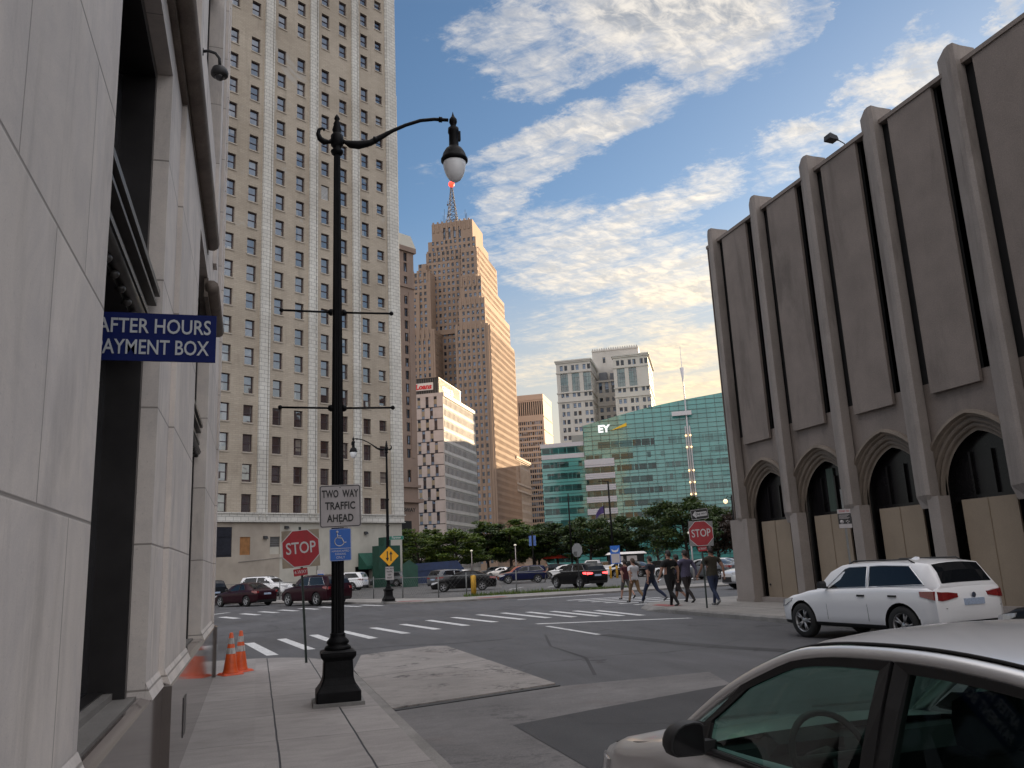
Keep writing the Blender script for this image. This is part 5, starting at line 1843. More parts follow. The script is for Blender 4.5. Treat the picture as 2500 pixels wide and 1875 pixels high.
SPECS = {
    # y positions are metres ahead of the middle; heights above the road
    'suv': dict(L=4.50, W=0.90, zb=0.26, hood=(0.80, 1.00), belt=1.03, belt_r=1.10, deck=1.08, roof=1.57, ws0=1.02, ws1=0.16, rr=-1.92, rb=-2.17, bp=-0.52, yf=1.38, yr=-1.34, wr=0.365, end_h=0.72, kind='suv', cladding=1),
    'bigsuv': dict(L=4.85, W=0.96, zb=0.28, hood=(0.92, 1.10), belt=1.13, belt_r=1.17, deck=1.16, roof=1.72, ws0=1.15, ws1=0.25, rr=-2.10, rb=-2.36, bp=-0.55, yf=1.48, yr=-1.36, wr=0.38, end_h=0.80, kind='suv', cladding=0),
    'sedan': dict(L=4.75, W=0.91, zb=0.20, hood=(0.70, 0.92), belt=0.95, belt_r=1.00, deck=1.02, roof=1.45, ws0=1.02, ws1=-0.02, rr=-1.05, rb=-1.78, yf=1.44, yr=-1.36, wr=0.335, end_h=0.66, kind='sedan', cladding=0),
    'compact': dict(L=4.45, W=0.85, zb=0.20, hood=(0.70, 0.90), belt=0.93, belt_r=0.98, deck=1.00, roof=1.42, ws0=0.92, ws1=0.12, rr=-0.98, rb=-1.66, yf=1.34, yr=-1.28, wr=0.315, end_h=0.62, kind='sedan', cladding=0),
}
_car = {}


def car_body_mesh(key, cabin_open=False):
    s = SPECS[key]
    L2, W = s['L'] / 2, s['W']
    ws0, rb = s['ws0'], s['rb']
    sed = s['kind'] == 'sedan'
    # (y, bottom, half width, top height, crown)
    keys = [
        (L2, s['zb'] + 0.14, W * 0.52, s['end_h'] - 0.02, 0.012),
        (L2 - 0.05, s['zb'] + 0.05, W * 0.70, s['end_h'] + 0.03, 0.02),
        (L2 - 0.20, s['zb'], W * 0.88, s['hood'][0] + 0.0, 0.03),
        (L2 - 0.55, s['zb'], W * 0.965, s['hood'][0] + (s['hood'][1] - s['hood'][0]) * 0.45, 0.04),
        (ws0 + 0.05, s['zb'], W, s['hood'][1], 0.045),
        (ws0 - 0.35, s['zb'], W, s['belt'], 0.02),
        (0.0, s['zb'], W, (s['belt'] + s['belt_r']) / 2, 0.01),
        (-1.0, s['zb'], W, s['belt_r'], 0.01),
        (rb + 0.25, s['zb'], W * 0.985, s['deck'], 0.01),
        (rb - (0.02 if sed else 0.0), s['zb'] + 0.02, W * 0.965, s['deck'], 0.025),
        (-L2 + 0.16, s['zb'] + 0.05, W * 0.92, s['deck'] - (0.0 if sed else 0.04), 0.02),
        (-L2 + 0.04, s['zb'] + 0.10, W * 0.84, s['deck'] - (0.06 if sed else 0.10), 0.015),
        (-L2, s['zb'] + 0.18, W * 0.74, s['deck'] - (0.22 if sed else 0.26), 0.01),
    ]
    ys = sorted({-L2, -L2 + 0.02, -L2 + 0.06, L2, L2 - 0.02, L2 - 0.06} | {-L2 + 0.1 + (s['L'] - 0.2) * i / 44 for i in range(45)})
    rings = []
    for y in ys:
        zb, w, zt, cr = smooth_keys(keys, y)
        h = zt - zb
        half = [(0.0, zb), (0.78 * w, zb), (0.93 * w, zb + 0.03), (0.975 * w, zb + 0.10), (0.985 * w, zb + h * 0.30), (0.995 * w, zb + h * 0.52),
                (1.0 * w, zb + h * 0.66), (0.992 * w, zb + h * 0.76), (0.982 * w, zb + h * 0.86), (0.965 * w, zt - 0.045), (0.925 * w, zt - 0.008), (0.86 * w, zt + cr * 0.25), (0.5 * w, zt + cr * 0.8), (0.0, zt + cr)]
        ring = [(x, y, z) for x, z in half] + [(-x, y, z) for x, z in half[-2:0:-1]]
        rings.append(ring)
    mb = MB()
    mb.loft(rings, 0, True, True, True)
    me = recalc(mb.mesh('body', [P_WHITE, M_TRIM]))
    # cut the wheel arches
    ob = bpy.data.objects.new('tmp', me)
    COL.objects.link(ob)
    cut = MB()
    for y in (s['yf'], s['yr']):
        for sx in (-1, 1):
            a, b_ = (W - 0.24, W + 0.3) if sx > 0 else (-W - 0.3, -W + 0.24)
            cut.lathe([(s['wr'] + 0.055, a), (s['wr'] + 0.055, b_)], (0, y, s['wr'] + 0.01), 28, 1, True, False, 'x')
    cm = recalc(cut.mesh('cut', [P_WHITE, M_TRIM]))
    co = bpy.data.objects.new('cut', cm)
    COL.objects.link(co)
    md = ob.modifiers.new('b', 'BOOLEAN')
    md.operation = 'DIFFERENCE'
    md.object = co
    md.solver = 'EXACT'
    bpy.context.view_layer.update()
    res = bpy.data.meshes.new_from_object(ob.evaluated_get(bpy.context.evaluated_depsgraph_get()))
    bpy.data.objects.remove(ob)
    bpy.data.objects.remove(co)
    for p in res.polygons:
        c = p.center
        for y in (s['yf'], s['yr']):
            d = math.hypot(c.y - y, c.z - s['wr'] - 0.01)
            if d < s['wr'] + 0.052 + 0.006 and abs(c.x) > W - 0.26 and (abs(p.normal.x) > 0.9 and abs(c.x) < W - 0.2 or abs(d - s['wr'] - 0.055) < 0.012):
                p.material_index = 1
                p.use_smooth = False
        if s['cladding'] and c.z < s['zb'] + 0.10:
            p.material_index = 1
    bm = bmesh.new()
    bm.from_mesh(res)
    if cabin_open:
        kill = [f for f in bm.faces if f.normal.z > 0.9 and f.calc_center_median().z > s['hood'][1] - 0.02 and rb + 0.12 < f.calc_center_median().y < ws0 - 0.12 and abs(f.calc_center_median().x) < W * 0.87]
        bmesh.ops.delete(bm, geom=kill, context='FACES')
    for e in bm.edges:
        e.smooth = e.calc_face_angle(0) < R(48)
    bm.to_mesh(res)
    bm.free()
    res.name = 'body'
    return res


def cabin(s):
    """greenhouse: returns functions giving the side, and its rings"""
    W = s['W']
    sed = s['kind'] == 'sedan'
    rr, rb, ws0, ws1, roof = s['rr'], s['rb'], s['ws0'], s['ws1'], s['roof']
    wr = W * 0.70 if sed else W * 0.76
    # (y, z belt, z roof edge, half width belt, half width roof)
    keys = [(ws0, s['hood'][1] + 0.005, s['hood'][1] + 0.02, W * 0.83, W * 0.80),
            (ws0 - (ws0 - ws1) * 0.5, s['belt'], s['belt'] + (roof - s['belt']) * 0.62, W * 0.905, W * 0.775),
            (ws1 + 0.08, s['belt'], roof - 0.075, W * 0.92, wr + 0.01),
            (ws1 - 0.12, s['belt'] + 0.01, roof - 0.045, W * 0.925, wr),
            ((ws1 + rr) / 2, (s['belt'] + s['belt_r']) / 2, roof - 0.02, W * 0.93, wr),
            (rr + 0.25, s['belt_r'], roof - 0.05, W * 0.925, wr - 0.01),
            (rr, s['belt_r'], roof - 0.085, W * 0.91, wr - 0.025),
            (rr - (rr - rb) * 0.5, s['deck'], s['deck'] + (roof - 0.085 - s['deck']) * (0.56 if sed else 0.6), W * 0.885, W * (0.72 if sed else 0.74)),
            (rb, s['deck'] - 0.01, s['deck'] + 0.02, W * 0.84, W * (0.75 if sed else 0.80))]
    return keys


def side_pt(keys, y, t, off=0.0):
    zb, zr, wb, wr = smooth_keys_lin(keys, y)
    return (wb + (wr - wb) * t + off, y, zb + (zr - zb) * t)


def smooth_keys_lin(keys, y):
    ks = sorted(keys)
    y = max(min(y, ks[-1][0]), ks[0][0])
    for a, b_ in zip(ks[:-1], ks[1:]):
        if a[0] <= y <= b_[0]:
            f = (y - a[0]) / (b_[0] - a[0])
            return tuple(p + (q - p) * f for p, q in zip(a[1:], b_[1:]))


def car_parts(key):
    """meshes shared by every car of a kind"""
    if key in _car:
        return _car[key]
    s = SPECS[key]
    W, L2 = s['W'], s['L'] / 2
    sed = s['kind'] == 'sedan'
    keys = cabin(s)
    P = {'body': car_body_mesh(key)}
    # cabin shell
    mb = MB()
    rings = []
    ys = sorted({k[0] for k in keys} | {s['ws1'] - 0.12 + (s['rr'] + 0.25 - s['ws1'] + 0.12) * i / 6 for i in range(7)})
    for y in ys:
        zb, zr, wb, wr = smooth_keys_lin(keys, y)
        h = min(0.045, max(0.0, (zr - zb) * 0.2))
        half = [(wb, zb - 0.06), (wb, zb), (wr + 0.012, zr - 0.03 if zr - zb > 0.1 else zr - 0.01), (wr - 0.03, zr + h * 0.35), (wr * 0.55, zr + h * 0.95), (0.0, zr + h * 1.1)]
        rings.append([(x, y, z) for x, z in half] + [(-x, y, z) for x, z in half[-2::-1]])
    mb.loft(rings, 0, True, True, True)
    me = recalc(mb.mesh('cabin', [P_WHITE]))
    bm = bmesh.new()
    bm.from_mesh(me)
    for e in bm.edges:
        e.smooth = e.calc_face_angle(0) < R(28)
    bm.to_mesh(me)
    bm.free()
    P['cabin'] = me

    def panel(poly, sx, off=0.006):
        mb_ = MB()
        # fan of quads between lower and upper chains
        lo, hi = poly
        vs = []
        n = len(lo)
        for (y, t) in lo + hi:
            x, yy, z = side_pt(keys, y, t, off)
            vs.append((sx * x, yy, z))
        mb_.add(vs, [(i, i + 1, n + i + 1, n + i) if sx > 0 else (n + i, n + i + 1, i + 1, i) for i in range(n - 1)])
        return mb_
    # side glass: front and rear door windows and, on estates, a quarter light
    a0, a1 = s['ws0'] - 0.38, s['ws1'] + 0.02
    bp = s.get('bp', (s['ws1'] + s['rr']) / 2 - 0.02)
    rear0, rear1 = (s['rr'] + 0.02, s['rr'] + 0.40) if not sed else (s['rr'] - 0.10, s['rr'] + 0.22)
    n = 5
    lin = lambda p, q: [p + (q - p) * i / n for i in range(n + 1)]
    front = ([(y, 0.06) for y in lin(bp + 0.035, a0)], [(y, 0.88 if y < a1 - 0.1 else 0.84) for y in lin(bp + 0.035, a1 - 0.06)])
    c_ = (rear0 + 0.62) if not sed else rear0
    rear = ([(y, 0.06) for y in lin(rear0, bp - 0.035)], [(y, 0.88) for y in lin(rear1, bp - 0.035)])
    P['side'] = {}
    for sx in (-1, 1):
        P['side'][sx] = [panel(front, sx).mesh('pane', M_CARGLASS), panel(rear, sx).mesh('pane', M_CARGLASS)]
        fr = MB()
        for lo, hi in (front, rear):
            pts = [side_pt(keys, y, t, 0.008) for y, t in lo] + [side_pt(keys, y, t, 0.008) for y, t in hi[::-1]]
            pts = [(sx * x, y, z) for x, y, z in pts]
            fr.tube(pts + [pts[0]], 0.011, 4, 0, False)
        P['side'][sx].append(fr.mesh('window_trim', M_TRIM if s['kind'] == 'sedan' else M_CHROME))
    # windscreen and rear glass on the sloping ends
    def endglass(y0, y1, inset, off):
        mb_ = MB()
        pts = []
        N = 6
        for f in (0.07, 0.5, 0.95):
            y = y0 + (y1 - y0) * f
            zb, zr, wb, wr = smooth_keys_lin(keys, y)
            row = []
            for i in range(N + 1):
                q = -1 + 2 * i / N
                x = q * (wr - inset)
                row.append((x, y + off * 0.7, zr + min(0.045, max(0.0, (zr - zb) * 0.2)) * (1.05 - q * q * 0.75) + 0.008))
            pts.append(row)
        for r0, r1 in zip(pts[:-1], pts[1:]):
            for i in range(N):
                mb_.quad(r0[i], r0[i + 1], r1[i + 1], r1[i])
        return mb_
    P['windscreen'] = endglass(s['ws0'], s['ws1'] + 0.05, 0.07, 0.004).mesh('windscreen', M_CARGLASS)
    P['rear_window'] = endglass(s['rb'], s['rr'] + 0.0, 0.09 if sed else 0.06, -0.004).mesh('rear_window', M_CARGLASS)
    # wheel
    wr = s['wr']
    t = MB()
    t.lathe([(wr * 0.66, -0.10), (wr * 0.93, -0.105), (wr, -0.07), (wr, 0.07), (wr * 0.93, 0.105), (wr * 0.66, 0.10)], (0, 0, 0), 28, 0, False, True, 'x')
    P['tyre'] = t.mesh('wheel', M_TYRE)
    r = MB()
    r.lathe([(wr * 0.67, 0.09), (wr * 0.645, 0.095), (wr * 0.62, 0.06), (wr * 0.60, 0.0)], (0, 0, 0), 28, 0, False, True, 'x')
    r.lathe([(wr * 0.62, -0.02), (0.01, -0.02)], (0, 0, 0), 24, 1, False, False, 'x')
    r.lathe([(0.075, 0.0), (0.075, 0.06), (0.05, 0.075), (0.002, 0.078)], (0, 0, 0), 12, 0, False, True, 'x')
    for k in range(5):
        for d in (-0.17, 0.17):
            a, b_ = 2 * math.pi * k / 5, 2 * math.pi * k / 5 + d
            p0 = (0.062, 0.05 * math.cos(a), 0.05 * math.sin(a))
            p1 = (0.07, wr * 0.63 * math.cos(b_), wr * 0.63 * math.sin(b_))
            r.tube([p0, p1], [0.022, 0.019], 4)
    P['rim'] = r.mesh('rim', [M_RIM, M_BLACK])
    _car[key] = P
    return P


def lamp_patch(L2, W, z0, z1, w0, w1, rear, sx, body_y, d=0.012):
    """lens wrapped round a corner of the body: quads between three columns"""
    mb = MB()
    return mb


def car(key, label, col, loc, rz, group=None, tail=None, detail=1, name='parked_car', rails=False, cat='car'):
    s = SPECS[key]
    P = car_parts(key)
    W, L2 = s['W'], s['L'] / 2
    t = thing(name, label, cat, loc, rz, group)

    def part(nm, me, m=None, parent=t):
        o = link(nm, me, parent)
        if m is not None:
            o.material_slots[0].link = 'OBJECT'
            o.material_slots[0].material = m
        return o
    body = part('body', P['body'], col)
    cab = part('cabin', P['cabin'], col)
    for sx in (-1, 1):
        for me in P['side'][sx][:2]:
            part('side_window', me)
        if detail:
            part('window_trim', P['side'][sx][2])
    part('windscreen', P['windscreen'])
    part('rear_window', P['rear_window'])
    for y in (s['yf'], s['yr']):
        for sx in (-1, 1):
            w = part('wheel', P['tyre'])
            w.location = (sx * (W - 0.115), y, s['wr'])
            if sx < 0:
                w.rotation_euler = (0, 0, math.pi)
            link('rim', P['rim'], w)
    k = key + 'x'
    if k not in _car:
        E = {}
        sed = s['kind'] == 'sedan'
        zt = s['deck'] - (0.06 if sed else 0.08)
        for sx in (-1, 1):
            m = MB()
            zl, zh = zt - 0.16, zt - 0.005
            pts = [(W * 0.45, -L2 - 0.008), (W * 0.72, -L2 - 0.012), (W * 0.875, -L2 + 0.012), (W * 0.958, -L2 + 0.13), (W * 0.99, -L2 + 0.42)]
            lows = [0.05, 0.015, 0.0, 0.01, 0.075]
            highs = [-0.035, -0.005, 0.0, 0.015, 0.01]
            inner = 0 if key == 'suv' else 1
            rows = [[(sx * (x + 0.0), y, zl + l_) for (x, y), l_ in zip(pts[inner:], lows[inner:])], [(sx * (x - 0.008), y + 0.012, zh + h_) for (x, y), h_ in zip(pts[inner:], highs[inner:])]]
            for i in range(len(rows[0]) - 1):
                q = [rows[0][i], rows[0][i + 1], rows[1][i + 1], rows[1][i]]
                back = [(x * 0.93, y + 0.06, z) for x, y, z in q]
                m.loft([q if sx > 0 else q[::-1], back if sx > 0 else back[::-1]], caps=True)
            E['tail', sx] = recalc(m.mesh('taillight', M_TAIL))
            m = MB()
            zl = s['hood'][0] - 0.16
            pts = [(W * 0.52, L2 - 0.035), (W * 0.70, L2 - 0.055), (W * 0.84, L2 - 0.14), (W * 0.93, L2 - 0.30), (W * 0.965, L2 - 0.55)]
            rows = [[(sx * x, y + 0.012, zl + l_) for (x, y), l_ in zip(pts, (0.02, 0.0, 0.0, 0.04, 0.14))], [(sx * (x - 0.01), y - 0.01, zl + h_) for (x, y), h_ in zip(pts, (0.10, 0.125, 0.145, 0.17, 0.20))]]
            for i in range(4):
                q = [rows[0][i], rows[0][i + 1], rows[1][i + 1], rows[1][i]]
                back = [(x * 0.9, y - 0.08, z) for x, y, z in q]
                m.loft([q, back], caps=True)
            E['head', sx] = recalc(m.mesh('headlight', M_HEAD))
            m = MB()
            y0 = s['ws0'] - 0.42
            xb = W * 0.93
            m.loft([[(sx * (xb + 0.04 + a), y0 + b_, s['belt'] + 0.03 + c) for b_, c in ((0.05, 0.0), (-0.05, 0.0), (-0.05, 0.1), (-0.02, 0.145), (0.03, 0.13), (0.06, 0.07))] for a in (0.0, 0.12, 0.16)], caps=True)
            m.box(min(sx * xb * 0.97, sx * (xb + 0.06)), max(sx * xb * 0.97, sx * (xb + 0.06)), y0 - 0.02, y0 + 0.04, s['belt'] + 0.02, s['belt'] + 0.06)
            E['mirror', sx] = recalc(m.mesh('mirror', M_TRIM))
        m = MB()
        m.box(-0.26, 0.26, -L2 - 0.018, -L2 + 0.05, zt - 0.26, zt - 0.145, 0)
        E['plate'] = m.mesh('license_plate', M_PLATE)
        m = MB()
        m.loft([[(-W * 0.8, -L2 - 0.012 + 0.07, s['zb'] + 0.02), (W * 0.8, -L2 - 0.012 + 0.07, s['zb'] + 0.02), (W * 0.8, -L2 + 0.3, s['zb'] + 0.02), (-W * 0.8, -L2 + 0.3, s['zb'] + 0.02)],
                [(-W * 0.76, -L2 - 0.014, s['zb'] + 0.2), (W * 0.76, -L2 - 0.014, s['zb'] + 0.2), (W * 0.8, -L2 + 0.3, s['zb'] + 0.2), (-W * 0.8, -L2 + 0.3, s['zb'] + 0.2)]], caps=True)
        E['trim'] = m.mesh('bumper_trim', M_TRIM)
        m = MB()
        m.box(-W * 0.5, W * 0.5, L2 - 0.06, L2 + 0.008, s['zb'] + 0.10, s['end_h'] - 0.16)
        E['grille'] = m.mesh('grille', M_TRIM)
        # shut lines and door handles, a hair proud of the skin
        m = MB()
        keysb = cabin(s)
        for sx in (-1, 1):
            bp = s.get('bp', (s['ws1'] + s['rr']) / 2 - 0.02)
            for y in (s['ws0'] - 0.42, bp) + ((s['rr'] + 0.02,) if sed else ()):
                if abs(y - s['yr']) < s['wr'] + 0.06:
                    zl = s['wr'] * 2 + 0.1
                else:
                    zl = s['zb'] + 0.16
                pts = []
                for q in range(7):
                    f = q / 6
                    z = zl + (s['belt'] + 0.0 - zl) * f
                    h = s['belt'] - s['zb']
                    g = (z - s['zb']) / h
                    x = W * (0.985 + 0.015 * min(1, max(0, (g - 0.3) / 0.36))) if g < 0.66 else W * (1.0 - 0.05 * (g - 0.66) / 0.34)
                    pts.append((sx * (x - 0.0005), y, z))
                m.tube(pts, 0.0045, 4, 0, False)
            for y in (bp + 0.14, (bp - 0.66) if not sed else s['rr'] + 0.14):
                a_, b2 = sorted((sx * (W * 0.985), sx * (W * 0.985 + 0.028)))
                m.box(a_, b2, y - 0.10, y + 0.09, s['belt'] - 0.13, s['belt'] - 0.095)
        m.tube([(-W * 0.80, -L2 + 0.012, zt - 0.30), (W * 0.80, -L2 + 0.012, zt - 0.30)], 0.005, 4)
        E['seam'] = m.mesh('seam', M_TRIM)
        for sx in (-1, 1):
            m = MB()
            wr_ = W * 0.72
            m.tube([(sx * wr_, s['ws1'] - 0.1, s['roof'] - 0.04), (sx * wr_, s['ws1'] - 0.25, s['roof'] + 0.025), (sx * wr_, s['rr'] + 0.45, s['roof'] + 0.025), (sx * wr_, s['rr'] + 0.3, s['roof'] - 0.05)], 0.016, 5)
            E['rails', sx] = m.mesh('roof_rail', M_TRIM)
        _car[k] = E
    E = _car[k]
    for sx in (-1, 1):
        o = part('taillight', E['tail', sx], tail)
        part('headlight', E['head', sx])
        part('mirror', E['mirror', sx])
    part('license_plate', E['plate'])
    part('bumper_trim', E['trim'])
    part('grille', E['grille'])
    if detail:
        part('door_seam', E['seam'])
    if rails:
        for sx in (-1, 1):
            part('roof_rail', E['rails', sx])
    return t


# the white suv parked at the right kerb
bw = car('suv', 'white compact suv with red tail lamps parked at the right kerb before the pointed arches', P_WHITE, (12.10, 14.50, -0.1), R(6), name='white_suv', rails=True)
bw.scale = (0.965,) * 3
mb = MB()
mb.lathe([(0.05, 0.0), (0.05, 0.008), (0.042, 0.010), (0.002, 0.010)], (0, 0, 0), 18)
for o_ in (mb.obj('emblem', mat('dark badge', (0.05, 0.06, 0.09), 0.3, var=0), bw),):
    o_.location = (0, -2.262, 0.915)
    o_.rotation_euler = (R(90), 0, 0)
mb = MB()
mb.loft([[(-0.03, -0.9, 1.565), (0.03, -0.9, 1.565), (0.035, -1.15, 1.545), (-0.035, -1.15, 1.545)], [(-0.012, -1.08, 1.64), (0.012, -1.08, 1.64), (0.015, -1.15, 1.63), (-0.015, -1.15, 1.63)]], caps=True)
mb.obj('roof_fin', P_WHITE, bw)
car('sedan', 'black sedan nosing up behind the white suv at the right edge', P_BLACK, (11.72, 8.3, -0.1), R(1.5), name='parked_car')

# the silver compact close to the camera: open cabin with clear glass
def spline(keys, y):
    """smooth (Catmull-Rom) curve through keys sorted by descending y"""
    ks = sorted(keys, reverse=True)
    n = len(ks)
    for i in range(n - 1):
        if ks[i][0] >= y >= ks[i + 1][0]:
            p0, p1, p2, p3 = ks[max(i - 1, 0)], ks[i], ks[i + 1], ks[min(i + 2, n - 1)]
            f = (y - p1[0]) / (p2[0] - p1[0])
            out = []
            for a in range(1, len(p1)):
                m1 = (p2[a] - p0[a]) / (p2[0] - p0[0]) * (p2[0] - p1[0])
                m2 = (p3[a] - p1[a]) / (p3[0] - p1[0]) * (p2[0] - p1[0])
                h = f * f * (3 - 2 * f)
                out.append(p1[a] + (p2[a] - p1[a]) * h + m1 * f * (1 - f) ** 2 - m2 * f * f * (1 - f))
            return out
    return list(ks[0][1:]) if y > ks[0][0] else list(ks[-1][1:])


EDGE_KEYS = [(1.06, 0.905, 0.735), (0.85, 1.045, 0.705), (0.60, 1.19, 0.67), (0.36, 1.30, 0.635), (0.10, 1.385, 0.60), (-0.25, 1.42, 0.585), (-0.75, 1.415, 0.58), (-1.15, 1.355, 0.585), (-1.50, 1.20, 0.61), (-1.78, 1.02, 0.65)]


def silver_car():
    s = SPECS['compact']
    W, L2 = s['W'], s['L'] / 2
    t = thing('silver_car', 'silver car close by at the lower right with a black door mirror', 'car', (2.75, 2.95, -0.1), 0.0)
    b = link('body', car_body_mesh('compact', True), t)
    b.material_slots[0].link = 'OBJECT'
    b.material_slots[0].material = P_SILVER
    belt = lambda y: (0.925 + 0.02 * max(0, -y) , 0.79)

    def sp(y, f, off=0.0):
        z1, x1 = spline(EDGE_KEYS, y)
        z0, x0 = belt(y)
        f2 = f + 0.12 * f * (1 - f)                       # the glass bows outwards a little
        return (x0 + (x1 - x0) * f + 0.10 * f * (1 - f) * 0.5 + off, y, z0 + (z1 - z0) * f2)
    # roof panel between the two rails, with a dark drip channel beside each
    ys = [0.12 - 1.30 * i / 12 for i in range(13)]
    rf, ch = MB(), MB()
    rg = []
    for y in ys:
        z, x = spline(EDGE_KEYS, y)
        half = [(x - 0.012, z + 0.012), (x - 0.03, z + 0.016), (x * 0.8, z + 0.034), (x * 0.5, z + 0.05), (0, z + 0.058)]
        rg.append([(a, y, c) for a, c in half] + [(-a, y, c) for a, c in half[-2::-1]])
    rf.loft(rg, 0, False, False, True)
    rf.loft([[(a * 0.97, y, c - 0.04) for a, y, c in r_][::-1] for r_ in rg], 1, False, False, True)
    rf.obj('roof', [P_SILVER, mat('grey headliner', (0.035, 0.034, 0.033), 0.95)], t)
    for sx in (-1, 1):
        ch = MB()
        ch.tube([(sx * (spline(EDGE_KEYS, y)[1] - 0.014), y, spline(EDGE_KEYS, y)[0] + 0.014) for y in [0.5 - 1.7 * i / 24 for i in range(25)]], 0.006, 5)
        ch.obj('drip_channel', M_TRIM, t)
    bp = -0.42
    for sx in (-1, 1):
        # one rolled rail runs from the cowl up the screen pillar, over the doors and down to the tail
        p = MB()
        rings = []
        for i in range(49):
            y = 1.06 - 2.84 * i / 48
            z, x = spline(EDGE_KEYS, y)
            y2 = y - 0.02
            z2, x2 = spline(EDGE_KEYS, y2)
            d = Vector((0, y2 - y, z2 - z)).normalized()
            n = Vector((0, -d.z, d.y))
            if n.z < 0:
                n = -n
            wd = 0.058 if y > 0 else 0.05
            if y < -1.2:
                wd = 0.05 + (-1.2 - y) * 0.25
            ring = []
            for q in range(10):
                a = 2 * math.pi * q / 10
                c_, s_ = math.cos(a), math.sin(a)
                pt = Vector((sx * (x + 0.012 + 0.026 * c_ - 0.010 * s_), y, z - 0.018)) + n * (wd * 0.5 * s_)
                ring.append(tuple(pt))
            rings.append(ring)
        p.loft(rings, 0, True, True, True)
        p.obj('pillar', P_SILVER, t)

        def loop(ya, yb, top, front):
            lo = [sp(ya + (yb - ya) * i / 6, 0.03, 0.004) for i in range(7)]
            hi = []
            for i in range(15):
                y = yb + ((front if front else ya) - yb) * i / 14
                z, x = spline(EDGE_KEYS, y)
                f = top
                hi.append(sp(y, f, 0.004))
            return lo + hi
        g1 = [sp(0.66 + (bp + 0.05 - 0.66) * i / 8, 0.02, 0.004) for i in range(9)] + [sp(bp + 0.05, f, 0.004) for f in (0.3, 0.6)] + [sp(bp + 0.05 + (0.66 - bp - 0.05) * i / 14, 0.86 - 0.10 * max(0.0, (i - 7) / 7) - 0.28 * max(0.0, (i - 11) / 3), 0.004) for i in range(15)]
        ya, yb = bp - 0.06, -1.42
        g2 = [sp(ya + (yb - ya) * i / 8, 0.02, 0.004) for i in range(9)] + [sp(yb + (ya - yb) * i / 12, min(0.86, 0.35 + 0.16 * i), 0.004) for i in range(13)] + [sp(ya, f, 0.004) for f in (0.6, 0.3)]
        fr = MB()
        for g in (g1, g2):
            pts = [(sx * x, y, z) for x, y, z in g]
            cx = sum(q[1] for q in pts) / len(pts)
            cz = sum(q[2] for q in pts) / len(pts)
            rings = []
            for x, y, z in pts:
                ox, oz = (y - cx) * 0.10, (z - cz) * 0.13
                rings.append([(x + sx * 0.005, y - ox * 0.3, z - oz * 0.3), (x + sx * 0.006, y + ox, z + oz), (x - sx * 0.012, y + ox, z + oz), (x - sx * 0.014, y - ox * 0.3, z - oz * 0.3)])
            rings.append(rings[0])
            fr.loft(rings, 0, False, True, False)
            gl = MB()
            gl.add([(x - sx * 0.006, y, z) for x, y, z in pts], [tuple(range(len(pts)))])
            gl.obj('side_window', M_CARCLEAR, t)
        # centre post and mirror sail
        fr.loft([[(sx * (sp(y, f)[0] + o), y, sp(y, f)[2]) for y, o in ((bp + 0.07, 0.002), (bp - 0.075, 0.002), (bp - 0.075, -0.03), (bp + 0.07, -0.03))] for f in (0, 0.25, 0.5, 0.75, 0.95)], 0, True, True, False)
        q = [sp(0.98, 0.02, 0.006), sp(0.62, 0.0, 0.006), sp(0.62, 0.42, 0.006), sp(0.80, 0.62, 0.004)]
        fr.add([(sx * x, y, z) for x, y, z in q], [(0, 1, 2, 3) if sx < 0 else (3, 2, 1, 0)])
        fr.obj('window_trim', M_TRIM, t)
        m = MB()
        xm, ym, zm = 0.80, 0.60, 0.925
        prof = [(0.0, 0.005), (0.02, 0.0), (0.14, 0.003), (0.162, 0.012), (0.172, 0.035), (0.170, 0.065), (0.155, 0.098), (0.130, 0.122), (0.095, 0.138), (0.05, 0.143), (0.015, 0.138), (0.0, 0.125)]
        m.loft([[(sx * (xm + 0.045 + 0.085 + (a - 0.085) * k), ym + y, zm + 0.07 + (z - 0.07) * k) for a, z in prof] for y, k in ((-0.045, 0.96), (-0.04, 0.99), (-0.02, 1.0), (0.03, 0.97), (0.06, 0.86), (0.08, 0.66), (0.09, 0.35))], 0, True, True, True)
        x0, x1 = sorted((sx * xm * 0.96, sx * (xm + 0.09)))
        m.box(x0, x1, ym - 0.005, ym + 0.045, zm + 0.005, zm + 0.05)
        me = recalc(m.mesh('mirror', M_TRIM))
        bm = bmesh.new()
        bm.from_mesh(me)
        for e_ in bm.edges:
            e_.smooth = e_.calc_face_angle(0) < R(40)
        bm.to_mesh(me)
        bm.free()
        o = link('mirror', me, t)
        mg = MB()
        mg.add([(sx * (xm + 0.045 + 0.085 + (a - 0.085) * 0.88), ym - 0.047, zm + 0.07 + (z - 0.07) * 0.88) for a, z in prof], [tuple(range(len(prof))) if sx > 0 else tuple(range(len(prof) - 1, -1, -1))])
        mg.obj('mirror_glass', mat('mirror glass', (0.012, 0.012, 0.013), 0.1, spec=0.4, var=0), o)
        h = MB()
        h.tube([(sx * W * 0.985, bp + 0.10, 0.81), (sx * (W * 0.99 + 0.028), bp + 0.13, 0.815), (sx * (W * 0.99 + 0.028), bp + 0.22, 0.82), (sx * W * 0.985, bp + 0.25, 0.815)], 0.013, 8)
        h.obj('door_handle', P_SILVER, t)
        st = MB()
        st.tube([(sx * (sp(y, 0.0)[0] + 0.008), y, sp(y, 0.0)[2] + 0.004) for y in (0.95, 0.5, 0.0, -0.5, -1.0, -1.45)], 0.011, 6)
        st.obj('belt_strip', M_TRIM, t)
        sm = MB()
        for y in (0.62, bp):
            sm.tube([(sx * W * (0.985 + 0.013 * (q / 5)), y, 0.36 + 0.5 * q / 5) for q in range(6)], 0.0035, 4)
